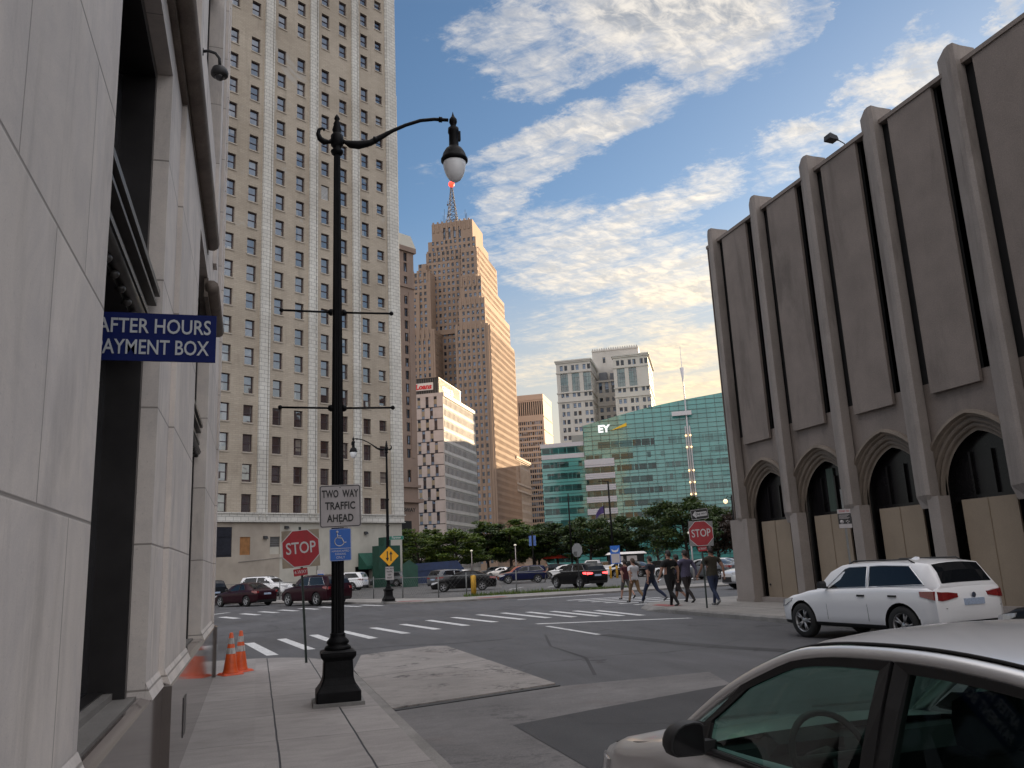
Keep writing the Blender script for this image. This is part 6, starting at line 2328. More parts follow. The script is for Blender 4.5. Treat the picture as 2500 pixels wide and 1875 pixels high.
        sm.tube([(sx * W * 0.905, 1.05, 0.885), (sx * W * 0.89, L2 - 0.75, 0.81), (sx * W * 0.84, L2 - 0.42, 0.755), (sx * W * 0.74, L2 - 0.16, 0.70)], 0.0045, 4)
        sm.obj('door_seam', M_TRIM, t)
        hl = MB()
        pts_ = [(W * 0.55, L2 - 0.03), (W * 0.74, L2 - 0.07), (W * 0.87, L2 - 0.17), (W * 0.945, L2 - 0.36)]
        for i in range(3):
            q = [(sx * pts_[i][0], pts_[i][1], 0.54), (sx * pts_[i + 1][0], pts_[i + 1][1], 0.55), (sx * pts_[i + 1][0] * 0.985, pts_[i + 1][1] - 0.02, 0.66), (sx * pts_[i][0] * 0.985, pts_[i][1] - 0.02, 0.65)]
            bk = [(x * 0.9, y - 0.08, z) for x, y, z in q]
            hl.loft([q, bk], caps=True)
        hl.obj('headlight', M_HEAD, t)
    for ya, yb, nm in ((1.06, 0.12, 'windscreen'), (-1.76, -1.18, 'rear_window')):
        g = MB()
        rows = []
        for i in range(6):
            y = ya + (yb - ya) * i / 5
            z, x = spline(EDGE_KEYS, y)
            rows.append([(q * (x - 0.01), y + 0.06 * (1 - q * q) * (1 if ya > 0 else -1) * (1 - i / 5), z + 0.05 * (1 - q * q) * (i / 5)) for q in (-1, -0.6, -0.2, 0.2, 0.6, 1)])
        for r0, r1 in zip(rows[:-1], rows[1:]):
            for i in range(5):
                g.quad(r0[i], r0[i + 1], r1[i + 1], r1[i])
        g.obj(nm, M_CARCLEAR, t)
    trim = mat('dark interior', (0.014, 0.014, 0.015), 0.85, var=0.2)
    i_ = MB()
    i_.box(-W * 0.86, W * 0.86, s['rb'] + 0.1, s['ws0'] - 0.1, 0.30, 0.36)
    for sx in (-1, 1):
        i_.box(min(sx * W * 0.80, sx * W * 0.86), max(sx * W * 0.80, sx * W * 0.86), s['rb'] + 0.1, s['ws0'] - 0.1, 0.3, 0.92)
    i_.box(-W * 0.86, W * 0.86, -1.75, -1.45, 0.8, 0.93)
    i_.loft([[(-W * 0.84, 0.95, 0.88), (W * 0.84, 0.95, 0.88), (W * 0.84, 0.95, 0.5), (-W * 0.84, 0.95, 0.5)],
             [(-W * 0.84, 0.55, 0.93), (W * 0.84, 0.55, 0.93), (W * 0.84, 0.6, 0.5), (-W * 0.84, 0.6, 0.5)],
             [(-W * 0.84, 0.44, 0.86), (W * 0.84, 0.44, 0.86), (W * 0.84, 0.55, 0.5), (-W * 0.84, 0.55, 0.5)]], caps=True)
    i_.loft([[(-0.37 - 0.2, 0.60, 0.93), (-0.37 + 0.2, 0.60, 0.93), (-0.37 + 0.2, 0.5, 0.9), (-0.57, 0.5, 0.9)], [(-0.37 - 0.15, 0.58, 0.985), (-0.37 + 0.15, 0.58, 0.985), (-0.37 + 0.17, 0.46, 0.955), (-0.54, 0.46, 0.955)]], caps=True)
    i_.obj('dashboard', trim, t)
    cl = mat('dark cloth', (0.018, 0.018, 0.019), 0.95, var=0.2)
    for x, y, full in ((-0.37, -0.38, 1), (0.37, -0.38, 1), (-0.4, -1.12, 0), (0.4, -1.12, 0)):
        se = MB()
        se.loft([[(x - 0.25, y + 0.5, 0.45), (x + 0.25, y + 0.5, 0.45), (x + 0.25, y, 0.42), (x - 0.25, y, 0.42)], [(x - 0.24, y + 0.48, 0.58), (x + 0.24, y + 0.48, 0.58), (x + 0.24, y, 0.55), (x - 0.24, y, 0.55)]], caps=True)
        ov = [(-1, -0.7), (-0.7, -1), (0.7, -1), (1, -0.7), (1, 0.7), (0.7, 1), (-0.7, 1), (-1, 0.7)]
        se.loft([[(x + a * 0.25 * k, y + dy + b_ * 0.065 * k, z) for a, b_ in ov] for z, dy, k in ((0.5, 0.02, 0.95), (0.75, -0.06, 1.05), (0.95, -0.12, 0.98), (1.05, -0.145, 0.82), (1.08, -0.15, 0.5))], 0, True, True, True)
        if full:
            se.loft([[(x + a * 0.125 * k, y - 0.17 + b_ * 0.05 * k, z) for a, b_ in ov] for z, k in ((1.09, 0.6), (1.12, 0.95), (1.2, 1.0), (1.26, 0.9), (1.28, 0.55))], 0, True, True, True)
            se.tube([(x - 0.05, y - 0.16, 1.04), (x - 0.05, y - 0.17, 1.12)], 0.008, 5)
            se.tube([(x + 0.05, y - 0.16, 1.04), (x + 0.05, y - 0.17, 1.12)], 0.008, 5)
        se.obj('seat', cl, t)
    sw = MB()
    sw.tube([(-0.37 + 0.185 * math.cos(a), 0.33 + 0.075 * math.sin(a), 0.91 + 0.17 * math.sin(a)) for a in [2 * math.pi * k / 28 for k in range(29)]], 0.015, 8, 0, False)
    sw.tube([(-0.55, 0.33, 0.91), (-0.19, 0.33, 0.91)], 0.02, 6)
    sw.tube([(-0.37, 0.33, 0.91), (-0.37, 0.26, 0.75)], 0.018, 6)
    sw.tube([(-0.37, 0.34, 0.91), (-0.37, 0.5, 0.85)], 0.045, 8)
    sw.obj('steering_wheel', mat('steering wheel', (0.03, 0.03, 0.03), 0.5), t)
    rv = MB()
    rv.loft([[(-0.11, y, 1.26), (0.11, y, 1.26), (0.12, y, 1.32), (-0.12, y, 1.32)] for y in (0.28, 0.31)], caps=True)
    rv.tube([(0, 0.3, 1.3), (0, 0.34, 1.37)], 0.012, 5)
    rv.obj('rear_view_mirror', trim, t)
    wp = MB()
    for x in (-0.45, 0.25):
        wp.tube([(x + 0.35, 1.12, 0.955), (x - 0.2, 1.02, 0.985)], 0.008, 5)
    wp.obj('wiper', M_TRIM, t)
    P = car_parts('compact')
    for y in (s['yf'], s['yr']):
        for sx in (-1, 1):
            w = link('wheel', P['tyre'], t, (sx * (W - 0.115), y, s['wr']), (0, 0, 0 if sx > 0 else math.pi))
            link('rim', P['rim'], w)


M_CARCLEAR = clear_glass('clear car glass', (0.33, 0.46, 0.42))
silver_car()

# cars by the far kerb and in the lot: (kind, paint, x, y, heading of the nose clockwise from +y, label)
def az(deg):
    return R(-deg)


LOTGRP = 'cars parked in the lot'
CARS = [
    ('bigsuv', P_MAROON, 3.35, 52.45, -32, 'dark maroon suv with roof rails parked behind the stop sign at the far kerb', None, True, -0.1),
    ('sedan', P_MAROON, -0.75, 58.4, -36, 'dark maroon sedan parked ahead of the maroon suv by the far kerb', None, False, -0.1),
    ('bigsuv', P_BLACK, -3.9, 65.0, -30, 'black suv at the far kerb half hidden by the corner of the stone building', None, False, -0.1),
    ('bigsuv', P_WHITE, 0.9, 78.0, 125, 'white suv with black roof bars parked at the foot of the tan tower', None, True, 0.012),
    ('bigsuv', P_WHITE, 7.9, 84.0, -62, 'white suv parked beside the tower wall, right of the lamp post', None, False, 0.012),
    ('suv', P_GREY, 13.9, 93.0, -50, 'dark grey car beside the green awning', None, False, 0.012),
    ('sedan', P_BLACK, 14.45, 60.6, -73, 'shiny black sedan with white roof trim rolling behind the yellow post', None, False, 0.012),
    ('suv', P_GREY, 15.9, 70.5, 62, 'silver grey minivan behind the black sedan', None, False, 0.012),
    ('sedan', P_WHITE, 19.0, 78.0, 70, 'pale sedan half hidden by the grey minivan', None, False, 0.012),
    ('suv', P_NAVY, 23.6, 75.2, -72, 'dark blue suv parked in the middle of the lot', None, False, 0.012),
    ('suv', P_CHAMP, 24.9, 80.5, -74, 'orange red suv behind the dark blue one', None, False, 0.012),
    ('suv', P_BLACK, 20.6, 53.4, -14, 'black suv with lit red brake lights stopping at the lot edge', M_TAIL_LIT, False, 0.012),
    ('bigsuv', P_SILVER, 26.2, 39.8, -88, 'silver truck like suv at the far kerb, nose behind the last man', None, False, -0.1),
]
for kd, col, x, y, hd, lb, tail, rails, z in CARS:
    car(kd, lb, col, (x, y, z), az(hd), LOTGRP if z > 0 else 'cars at the far kerb', tail, 1, 'parked_car', rails)
# the row along the back of the lot
ROWC = [(1360, 92, P_WHITE, 'sedan', 'white sedan left of the yellow posts'), (1395, 96, P_SILVER, 'sedan', 'silver sedan beside the white pickup'), (1488, 88, P_WHITE, 'compact', 'small white car behind the man in maroon'),
        (1520, 86, P_BLACK, 'sedan', 'black sedan with pale hood behind the man in navy'), (1582, 82, P_BLACK, 'sedan', 'dark blue black sedan behind the bearded man'), (1630, 76, P_WHITE, 'sedan', 'white sedan behind the man in the purple shirt'),
        (1686, 70, P_SILVER, 'sedan', 'silver grey sedan left of the stop post'), (1725, 74, P_SILVER, 'sedan', 'silver sedan right of the stop post'), (1766, 78, P_NAVY, 'sedan', 'blue sedan beside the arched building corner'), (1706, 64, P_GREY, 'sedan', 'grey sedan nearest the stop post'),
        (1210, 128, P_WHITE, 'sedan', 'distant white car under the trees left of the blue suv'), (1240, 126, P_BLACK, 'suv', 'distant dark car beside the distant white one'), (1330, 124, P_BLACK, 'suv', 'distant dark suv behind the blue banner'), (1450, 120, P_GREY, 'suv', 'distant dark car by the blue and white pay sign'),
        (1190, 140, P_GREY, 'suv', 'far grey car under the dark tree'), (1375, 128, P_RED, 'compact', 'far red car near the stop sign back')]
for i, (px, D, col, kd, lb) in enumerate(ROWC):
    hd = 17.11 + math.degrees(math.atan((px - 1250) / FPX))
    car(kd, lb, col, (D * math.sin(R(hd)), D * math.cos(R(hd)), 0.012), az(hd - 64 + (i * 37) % 14), LOTGRP, None, 0)


# white pickup truck in the back row
def pickup():
    D, px = 104, 1425
    hd = 17.11 + math.degrees(math.atan((px - 1250) / FPX))
    t = thing('pickup_truck', 'white pickup truck by the yellow posts', 'truck', (D * math.sin(R(hd)), D * math.cos(R(hd)), 0.012), az(hd - 80), LOTGRP)
    mb = MB()
    W = 0.95
    side = [(2.7, 0.45), (2.7, 0.95), (2.55, 1.08), (1.25, 1.15), (-2.75, 1.15), (-2.75, 0.5)]
    mb.loft([[(x, y, z) for y, z in side] for x in (-W, -W * 0.97, W * 0.97, W)], caps=True)
    mb.obj('body', P_WHITE, t)
    cb = MB()
    cb.loft([[(-W * 0.93, 1.2, 1.1), (W * 0.93, 1.2, 1.1), (W * 0.93, -1.0, 1.1), (-W * 0.93, -1.0, 1.1)], [(-W * 0.78, 0.5, 1.82), (W * 0.78, 0.5, 1.82), (W * 0.78, -0.9, 1.82), (-W * 0.78, -0.9, 1.82)]], caps=True)
    cb.obj('cabin', P_WHITE, t)
    for sx in (-1, 1):
        g = MB()
        pp = [(0.85, 1.2), (0.42, 1.72), (-0.85, 1.72), (-0.9, 1.2)]
        g.add([(sx * (W * 0.93 - (z - 1.1) / 0.72 * W * 0.15 + 0.01), y, z) for y, z in pp], [(0, 1, 2, 3)])
        g.obj('side_window', M_CARGLASS, t)
    P = car_parts('bigsuv')
    for y in (1.75, -1.75):
        for sx in (-1, 1):
            w = link('wheel', P['tyre'], t, (sx * (W - 0.1), y, 0.38), (0, 0, 0 if sx > 0 else math.pi))
            link('rim', P['rim'], w)


pickup()


# ================================================================ street lamps
M_LAMPBLACK = mat('black cast iron', (0.005, 0.005, 0.006), 0.5, spec=0.12, var=0.3, vscale=6, bump=0.25, bscale=25)
M_GLOBE = mat('frosted globe', (0.85, 0.86, 0.88), 0.25, var=0.08, spec=0.6)
M_GALV = mat('galvanised steel', (0.17, 0.175, 0.175), 0.55, metal=0.4, var=0.2, vscale=4)
M_GREENPOST = mat('green sign post', (0.035, 0.05, 0.045), 0.6, var=0.25, vscale=5)
M_SIGNBLK = mat('sign black', (0.012, 0.012, 0.013), 0.5, var=0.1)
M_SIGNGREY = mat('dull white sign face', (0.38, 0.355, 0.36), 0.5, var=0.06, vscale=5, stain=(0.25, 0.22, 0.2), stain_amt=0.25, stain_scale=4)
M_SIGNRED = mat('sign red', (0.33, 0.012, 0.022), 0.4, var=0.1, vscale=6, stain=(0.15, 0.02, 0.02), stain_amt=0.3, stain_scale=5)
M_SIGNBLUE = mat('sign blue', (0.015, 0.11, 0.44), 0.4, var=0.08, vscale=6)
M_SIGNYEL = mat('sign amber', (0.75, 0.36, 0.01), 0.45, var=0.06, vscale=6)
M_SIGNGREEN = mat('sign green', (0.01, 0.16, 0.11), 0.45, var=0.08)
M_WHITE = mat('white lettering paint', (0.52, 0.52, 0.53), 0.5, var=0.06, vscale=9)
M_PLY = mat('weathered plywood', (0.30, 0.25, 0.19), 0.85, var=0.2, vscale=3, stain_amt=0.4, stain_scale=4)
M_PLATEGREY = mat('bare sign back', (0.22, 0.22, 0.225), 0.5, metal=0.3, var=0.15)


def sq(mb, w, z, b=0.0):
    h = w / 2
    return [(-h + b, -h, z), (h - b, -h, z), (h, -h + b, z), (h, h - b, z), (h - b, h, z), (-h + b, h, z), (-h, h - b, z), (-h, -h + b, z)]


def street_lamp(label, loc, rz, banners=True, scale=1.0):
    t = thing('street_lamp', label, 'street lamp', loc, rz, 'black street lamps')
    t.scale = (scale,) * 3
    m = MB()
    m.box(-0.33, 0.33, -0.33, 0.33, -0.02, 0.045)
    m.obj('footing', M_KERB_OBJ, t)
    m = MB()
    m.loft([sq(m, w, z, 0.02) for w, z in ((0.575, 0.045), (0.575, 0.17), (0.555, 0.185), (0.53, 0.20), (0.46, 0.25), (0.41, 0.31), (0.395, 0.34), (0.375, 0.55), (0.40, 0.57), (0.45, 0.60), (0.46, 0.625), (0.46, 0.66), (0.40, 0.68), (0.34, 0.685))], caps=True)
    m.obj('pedestal', M_LAMPBLACK, t)
    m = MB()
    m.lathe([(0.165, 0.68), (0.18, 0.70), (0.165, 0.73), (0.13, 0.75), (0.15, 0.77), (0.145, 0.80), (0.105, 0.84), (0.098, 0.87), (0.105, 0.885), (0.09, 0.90)], n=20)
    m.obj('collar', M_LAMPBLACK, t)
    m = MB()
    rings = []
    for z, r in ((0.89, 0.088), (3.9, 0.080), (6.7, 0.058), (7.95, 0.05)):
        rings.append([((r if k % 2 else r * 0.90) * math.cos(2 * math.pi * k / 32), (r if k % 2 else r * 0.90) * math.sin(2 * math.pi * k / 32), z) for k in range(32)])
    m.loft(rings, caps=True)
    m.obj('post', M_LAMPBLACK, t)
    m = MB()
    m.lathe([(0.05, 7.93), (0.085, 7.96), (0.10, 8.0), (0.06, 8.04), (0.075, 8.08), (0.095, 8.10), (0.095, 8.26), (0.07, 8.29), (0.06, 8.31), (0.075, 8.36), (0.05, 8.44), (0.055, 8.47), (0.03, 8.52), (0.045, 8.55), (0.03, 8.59), (0.004, 8.63)], n=14)
    m.obj('finial', M_LAMPBLACK, t)
    m = MB()
    m.tube([(0.07, 0, 8.17), (0.12, 0, 8.17), (0.2, 0, 8.14), (0.32, 0, 8.14), (0.5, 0, 8.19), (0.62, 0, 8.27), (0.85, 0, 8.43), (1.06, 0, 8.55), (1.3, 0, 8.655), (1.52, 0, 8.70), (1.75, 0, 8.71)],
           [0.055, 0.03, 0.06, 0.068, 0.05, 0.045, 0.03, 0.028, 0.028, 0.028, 0.028], 10)
    m.lathe([(0.045, 1.60), (0.045, 1.65)], (0, 0, 8.705), 10, axis='x')
    m.lathe([(0.055, 0.55), (0.06, 0.58), (0.05, 0.61)], (0.0, 0, 8.245), 10, axis='x')
    m.obj('bracket_arm', M_LAMPBLACK, t)
    m = MB()
    m.tube([(-0.07, 0, 8.17), (-0.12, 0, 8.15), (-0.19, 0, 8.14), (-0.255, 0, 8.19), (-0.285, 0, 8.27), (-0.27, 0, 8.345), (-0.22, 0, 8.37), (-0.185, 0, 8.345)], [0.05, 0.03, 0.05, 0.045, 0.035, 0.026, 0.02, 0.026], 8)
    m.obj('scroll', M_LAMPBLACK, t)
    m = MB()
    c = (1.83, 0, 0)
    m.lathe([(0.004, 8.86), (0.012, 8.82), (0.03, 8.77), (0.06, 8.73), (0.065, 8.68), (0.05, 8.64), (0.04, 8.60), (0.085, 8.57), (0.09, 8.50), (0.075, 8.46), (0.078, 8.26), (0.085, 8.24), (0.135, 8.20), (0.175, 8.13), (0.195, 8.06), (0.215, 8.03), (0.215, 7.995), (0.185, 7.97), (0.12, 7.96)], c, 20)
    m.box(c[0] + 0.06, c[0] + 0.11, -0.03, 0.03, 8.36, 8.52)
    m.obj('lamp_housing', M_LAMPBLACK, t)
    m = MB()
    m.lathe([(0.182, 7.985), (0.180, 7.92), (0.165, 7.84), (0.135, 7.75), (0.09, 7.68), (0.04, 7.645), (0.003, 7.64)], c, 20)
    m.obj('globe', M_GLOBE, t)
    if banners:
        for z in (5.42, 3.99):
            for sx in (-1, 1):
                m = MB()
                m.tube([(sx * 0.07, 0, z), (sx * 0.78, 0, z + 0.01)], 0.016, 6)
                m.ball((sx * 0.79, 0, z + 0.01), 0.032, 8)
                m.lathe([(0.05, sx * 0.07), (0.05, sx * 0.10), (0.03, sx * 0.13)], (0, 0, z), 10, axis='x')
                m.obj('banner_arm', M_LAMPBLACK, t)
    else:
        m = MB()
        for z in (2.9, 5.4, 4.0):
            m.lathe([(0.08, z - 0.05), (0.11, z - 0.02), (0.11, z + 0.02), (0.08, z + 0.05)], n=12)
        m.obj('band', M_LAMPBLACK, t)
    return t


M_KERB_OBJ = mat('lamp footing concrete', (0.17, 0.165, 0.16), 0.85, var=0.2, vscale=4, grain=0.2)
street_lamp('black street lamp in the foreground carrying the TWO WAY TRAFFIC AHEAD sign', (1.055, 11.85, 0), R(-2))
street_lamp('black street lamp across the crossing carrying the amber arrow sign', (7.02, 47.6, 0), R(186), False, 1.05)


def rounded_plate(w, h, r_, y0, y1, n=5):
    pts = []
    for cx, cz, a0 in ((w / 2 - r_, h / 2 - r_, 0), (-w / 2 + r_, h / 2 - r_, 90), (-w / 2 + r_, -h / 2 + r_, 180), (w / 2 - r_, -h / 2 + r_, 270)):
        for k in range(n + 1):
            a = R(a0 + 90 * k / n)
            pts.append((cx + r_ * math.cos(a), y1, cz + r_ * math.sin(a)))
    mb = MB()
    mb.extr(pts, (0, y0 - y1, 0))
    return mb


def sign(name, label, loc, rz, tilt=0.0, group=None):
    t = thing(name, label, 'sign', loc, rz, group)
    t.rotation_euler = (0, tilt, rz)
    return t


def plate(t, w, h, r_, m, y=0.0, th=0.006, name='panel', z=0.0, x=0.0, b=None, bm_=None, inset=0.0):
    o = rounded_plate(w, h, r_, y - th, y).obj(name, m, t, (x, 0, z))
    if b:
        o2 = rounded_plate(w - inset, h - inset, max(r_ - inset / 2, 0.002), y - th - 0.0012, y - th - 0.0002).obj('border', b, t, (x, 0, z))
        i = inset + 2 * bm_
        rounded_plate(w - i, h - i, max(r_ - i / 2, 0.002), y - th - 0.0026, y - th - 0.0014).obj('face', m, t, (x, 0, z))
    return o


t = sign('traffic_sign', 'white TWO WAY TRAFFIC AHEAD sign fixed to the near lamp post', (1.082, 11.742, 2.59), R(-4), R(-0.8))
plate(t, 0.565, 0.585, 0.04, M_SIGNGREY, b=M_SIGNBLK, bm_=0.011, inset=0.02)
for s_, z in (('TWO  WAY', 0.165), ('TRAFFIC', 0.0), ('AHEAD', -0.17)):
    text(s_, 0.142, M_SIGNBLK, t, (0.0, -0.011, z), sx=0.63 if s_[1] == 'W' else 0.74, bold=0.0036, spacing=1.04)
mb = MB()
mb.box(-0.10, 0.10, 0.001, 0.03, -0.34, -0.30)
mb.box(-0.10, 0.10, 0.001, 0.03, 0.26, 0.29)
for z in (0.255, -0.235):
    mb.lathe([(0.008, -0.012), (0.008, -0.007)], (0, 0, z), 8, axis='y')
mb.obj('strap', M_LAMPBLACK, t)
t = sign('parking_sign', 'blue handicapped parking sign fixed to the near lamp post', (1.083, 11.745, 2.065), R(-4), R(-0.8))
plate(t, 0.29, 0.435, 0.022, M_SIGNBLUE, b=M_WHITE, bm_=0.004, inset=0.008)
mb = MB()
mb.box(-0.135, 0.135, -0.0105, -0.009, -0.054, -0.048)
mb.obj('rule', M_WHITE, t)
mb = MB()
mb.ball((-0.04, -0.009, 0.172), 0.017, 10)
yy = -0.0105
mb.tube([(-0.04, yy, 0.148), (-0.036, yy, 0.092), (0.018, yy, 0.088), (0.052, yy, 0.022), (0.078, yy, 0.032)], 0.008, 5)
mb.tube([(-0.038, yy, 0.118), (0.012, yy, 0.116)], 0.006, 5)
mb.tube([(-0.012 + 0.064 * math.cos(a), yy, 0.045 + 0.062 * math.sin(a)) for a in [R(125 + 215 * k / 18) for k in range(19)]], 0.0065, 5)
mb.obj('symbol', M_WHITE, t)
for s_, z, q in (('HANDICAPPED', -0.087, 0.038), ('PARKING', -0.127, 0.038), ('ONLY', -0.173, 0.048)):
    text(s_, q, M_WHITE, t, (0, -0.0095, z), depth=0.001, sx=0.92)


def octagon(r_, y, rot=22.5):
    a = r_ / math.cos(R(22.5))
    return [(a * math.cos(R(rot + 45 * k)), y, a * math.sin(R(rot + 45 * k))) for k in range(8)]


def stop_sign(label, base, lean, yaw, zc, size, tilt, board, board_m, sub, one_way=False):
    t = thing('stop_sign', label, 'stop sign', base, yaw, 'red stop signs facing the camera')
    top = zc + size / 2 + 0.06 + (0.36 if one_way else 0)
    p = MB()
    rr = []
    for f in (0, 0.5, 1):
        z = -0.06 + (top + 0.06) * f
        x = lean * f
        rr.append([(x - 0.024, 0.002, z), (x - 0.010, 0.002, z), (x - 0.010, 0.028, z), (x + 0.010, 0.028, z), (x + 0.010, 0.002, z), (x + 0.024, 0.002, z), (x + 0.024, 0.034, z), (x - 0.024, 0.034, z)])
    p.loft(rr, caps=True)
    p.obj('post', M_GREENPOST, t)
    xc = lean * zc / top
    bo = MB()
    w = size * 0.5
    bo.box(-w, w, -0.006, 0.001, -w, w)
    bo.obj('backing_board', board_m, t, (xc, 0, zc - 0.005), (0, board, 0))
    f = MB()
    f.extr(octagon(size / 2, -0.010), (0, 0.003, 0))
    face = f.obj('plate', M_WHITE, t, (xc, 0, zc), (0, tilt, 0))
    f = MB()
    f.extr(octagon(size / 2 - 0.017, -0.0125), (0, 0.002, 0))
    f.obj('face', M_SIGNRED, face)
    text('STOP', size * 0.44, M_WHITE, face, (0, -0.0135, 0), depth=0.001, sx=0.76, bold=0.003)
    sz = zc - size / 2 - sub
    sp = rounded_plate(size * 0.37, size * 0.19, 0.012, -0.008, -0.002).obj('four_way_plate', M_SIGNRED, t, (xc - 0.0, 0, sz), (0, tilt * 1.6, 0))
    text('4-WAY', size * 0.135, M_WHITE, sp, (0, -0.0095, 0), depth=0.0008, sx=0.78, bold=0.0004)
    if one_way:
        z = zc + size / 2 + 0.22
        o = rounded_plate(0.58, 0.34, 0.02, -0.008, -0.002).obj('one_way_plate', M_SIGNBLK, t, (xc + 0.01, 0, z), (0, R(-5), 0))
        bz = MB()
        for (x0, x1, z0, z1) in ((-0.28, 0.28, 0.150, 0.160), (-0.28, 0.28, -0.160, -0.150), (-0.28, -0.27, -0.16, 0.16), (0.27, 0.28, -0.16, 0.16)):
            bz.box(x0, x1, -0.0095, -0.0082, z0, z1)
        bz.obj('border', M_WHITE, o)
        a = MB()
        a.extr([(x, -0.0105, zz) for x, zz in ((-0.24, 0), (-0.12, -0.125), (-0.12, -0.07), (0.24, -0.07), (0.24, 0.07), (-0.12, 0.07), (-0.12, 0.125))], (0, 0.002, 0))
        ar = a.obj('arrow', M_WHITE, o)
        text('ONE WAY', 0.105, M_SIGNBLK, ar, (0.045, -0.0115, 0), depth=0.0006, sx=0.72, bold=0.002)
    return t


stop_sign('stop sign on a leaning green post beside the near lamp post, plywood board behind it', (0.955, 17.5, 0), -0.15, R(-3), 2.21, 0.735, R(-4), R(-2.5), M_PLY, 0.10)
stop_sign('stop sign with a one way arrow above it, standing before the walking people', (13.83, 24.55, 0.05), 0.03, R(-14), 2.36, 0.80, R(-2), R(2), M_PLATEGREY, 0.095, True)
# back of a stop sign on the far corner
t = thing('stop_sign', 'grey back of a stop sign turned away at the far corner of the lot', 'stop sign', (18.7, 48.3, 0), R(-62))
mb = MB()
mb.box(-0.03, 0.03, -0.02, 0.02, 0, 2.85)
mb.obj('post', M_SIGNBLK, t)
mb = MB()
mb.extr(octagon(0.40, -0.03), (0, 0.006, 0), 0)
mb.obj('plate', M_PLATEGREY, t, (0, 0, 2.4))
mb = MB()
mb.box(-0.30, -0.02, -0.03, -0.024, 2.05, 2.32)
mb.obj('side_plate', M_PLATEGREY, t)
# amber two way arrows, keep right plate and street name on the far lamp
t = sign('traffic_sign', 'amber diamond two way arrows sign on the far lamp post', (7.05, 47.36, 2.5), R(-8))
rounded_plate(0.78, 0.78, 0.05, -0.012, -0.004).obj('panel', M_SIGNBLK, t, None, (0, R(45), 0))
rounded_plate(0.755, 0.755, 0.04, -0.014, -0.0125).obj('face', M_SIGNYEL, t, None, (0, R(45), 0))
for x, s_ in ((-0.10, -1), (0.10, 1)):
    a = MB()
    a.extr([(x - 0.032, -0.017, -0.27 * s_), (x + 0.032, -0.017, -0.27 * s_), (x + 0.032, -0.017, 0.09 * s_), (x + 0.095, -0.017, 0.09 * s_), (x, -0.017, 0.28 * s_), (x - 0.095, -0.017, 0.09 * s_), (x - 0.032, -0.017, 0.09 * s_)], (0, 0.002, 0))
    a.obj('arrow', M_SIGNBLK, t)
t = sign('traffic_sign', 'small white TWO WAY TRAFFIC KEEP RIGHT sign below the amber diamond', (7.06, 47.36, 1.56), R(-8))
plate(t, 0.46, 0.72, 0.03, M_SIGNGREY)
for i, s_ in enumerate(('TWO WAY', 'TRAFFIC', 'KEEP', 'RIGHT')):
    text(s_, 0.13, M_SIGNBLK, t, (0, -0.0075, 0.25 - 0.165 * i), sx=0.72, bold=0.003)
t = sign('street_name_sign', 'green Farmer street name sign on the far lamp post', (7.5, 47.5, 3.5), R(-10))
plate(t, 0.80, 0.21, 0.01, M_SIGNGREEN, b=M_WHITE, bm_=0.006, inset=0.012)
text('Farmer', 0.19, M_WHITE, t, (0, -0.0095, 0.012), sx=0.95, bold=0.002)
mb = MB()
mb.box(-0.52, -0.36, -0.004, 0.02, -0.05, 0.05)
mb.obj('bracket', M_LAMPBLACK, t)
# zone sign by the arches
t = thing('zone_sign', 'ZONE 103 parking sign on a thin post before the arched building', 'sign', (13.5, 17.0, 0.05), R(-24))
mb = MB()
mb.box(-0.022, 0.022, 0.002, 0.03, -0.05, 3.06)
mb.obj('post', M_GALV, t)
rounded_plate(0.31, 0.10, 0.01, -0.006, 0.0).obj('top_plate', M_SIGNGREY, t, (0, 0, 2.53))
text('ZONE 103', 0.062, M_SIGNRED, t, (0, -0.007, 2.53), depth=0.001, sx=0.86, bold=0.001)
rounded_plate(0.31, 0.35, 0.015, -0.006, 0.0).obj('panel', M_SIGNBLK, t, (0, 0, 2.30))
mb = MB()
mb.box(-0.15, 0.15, -0.0075, -0.0062, -0.17, -0.075)
for k in range(5):
    mb.box(-0.13, 0.12 - 0.03 * (k % 3), -0.0075, -0.0062, 0.14 - 0.022 * k, 0.148 - 0.022 * k)
mb.lathe([(0.045, -0.0078), (0.045, -0.0062)], (-0.075, 0, -0.02), 14, axis='y')
for a, b_ in ((0.02, 0.0), (0.05, 0.01), (0.08, -0.01), (0.05, -0.045)):
    mb.box(a, a + 0.022, -0.0075, -0.0062, b_ - 0.02, b_ + 0.005)
mb.obj('graphics', M_SIGNGREY, t, (0, 0, 2.30))


# ================================================================ cones, fence, posts and the lot's furniture
def cone(label, loc, rz, tilt):
    t = thing('traffic_cone', label, 'traffic cone', loc, rz, 'orange cones by the stone corner')
    t.rotation_euler = (tilt[0], tilt[1], rz)
    m = MB()
    m.bevbox(-0.19, 0.19, -0.19, 0.19, 0, 0.035, 0.03)
    m.obj('base', M_CONE_BASE, t)
    r_ = lambda z: 0.135 - 0.105 * z / 0.72
    m = MB()
    m.lathe([(0.15, 0.03), (0.135, 0.05), (r_(0.10), 0.10), (r_(0.72), 0.72), (0.02, 0.725)], n=20)
    m.obj('body', M_CONE, t)
    for z0, z1 in ((0.36, 0.46), (0.53, 0.63)):
        b = MB()
        b.lathe([(r_(z0) + 0.002, z0), (r_(z1) + 0.002, z1)], n=20, caps=False)
        b.obj('band', M_CONEBAND, t)


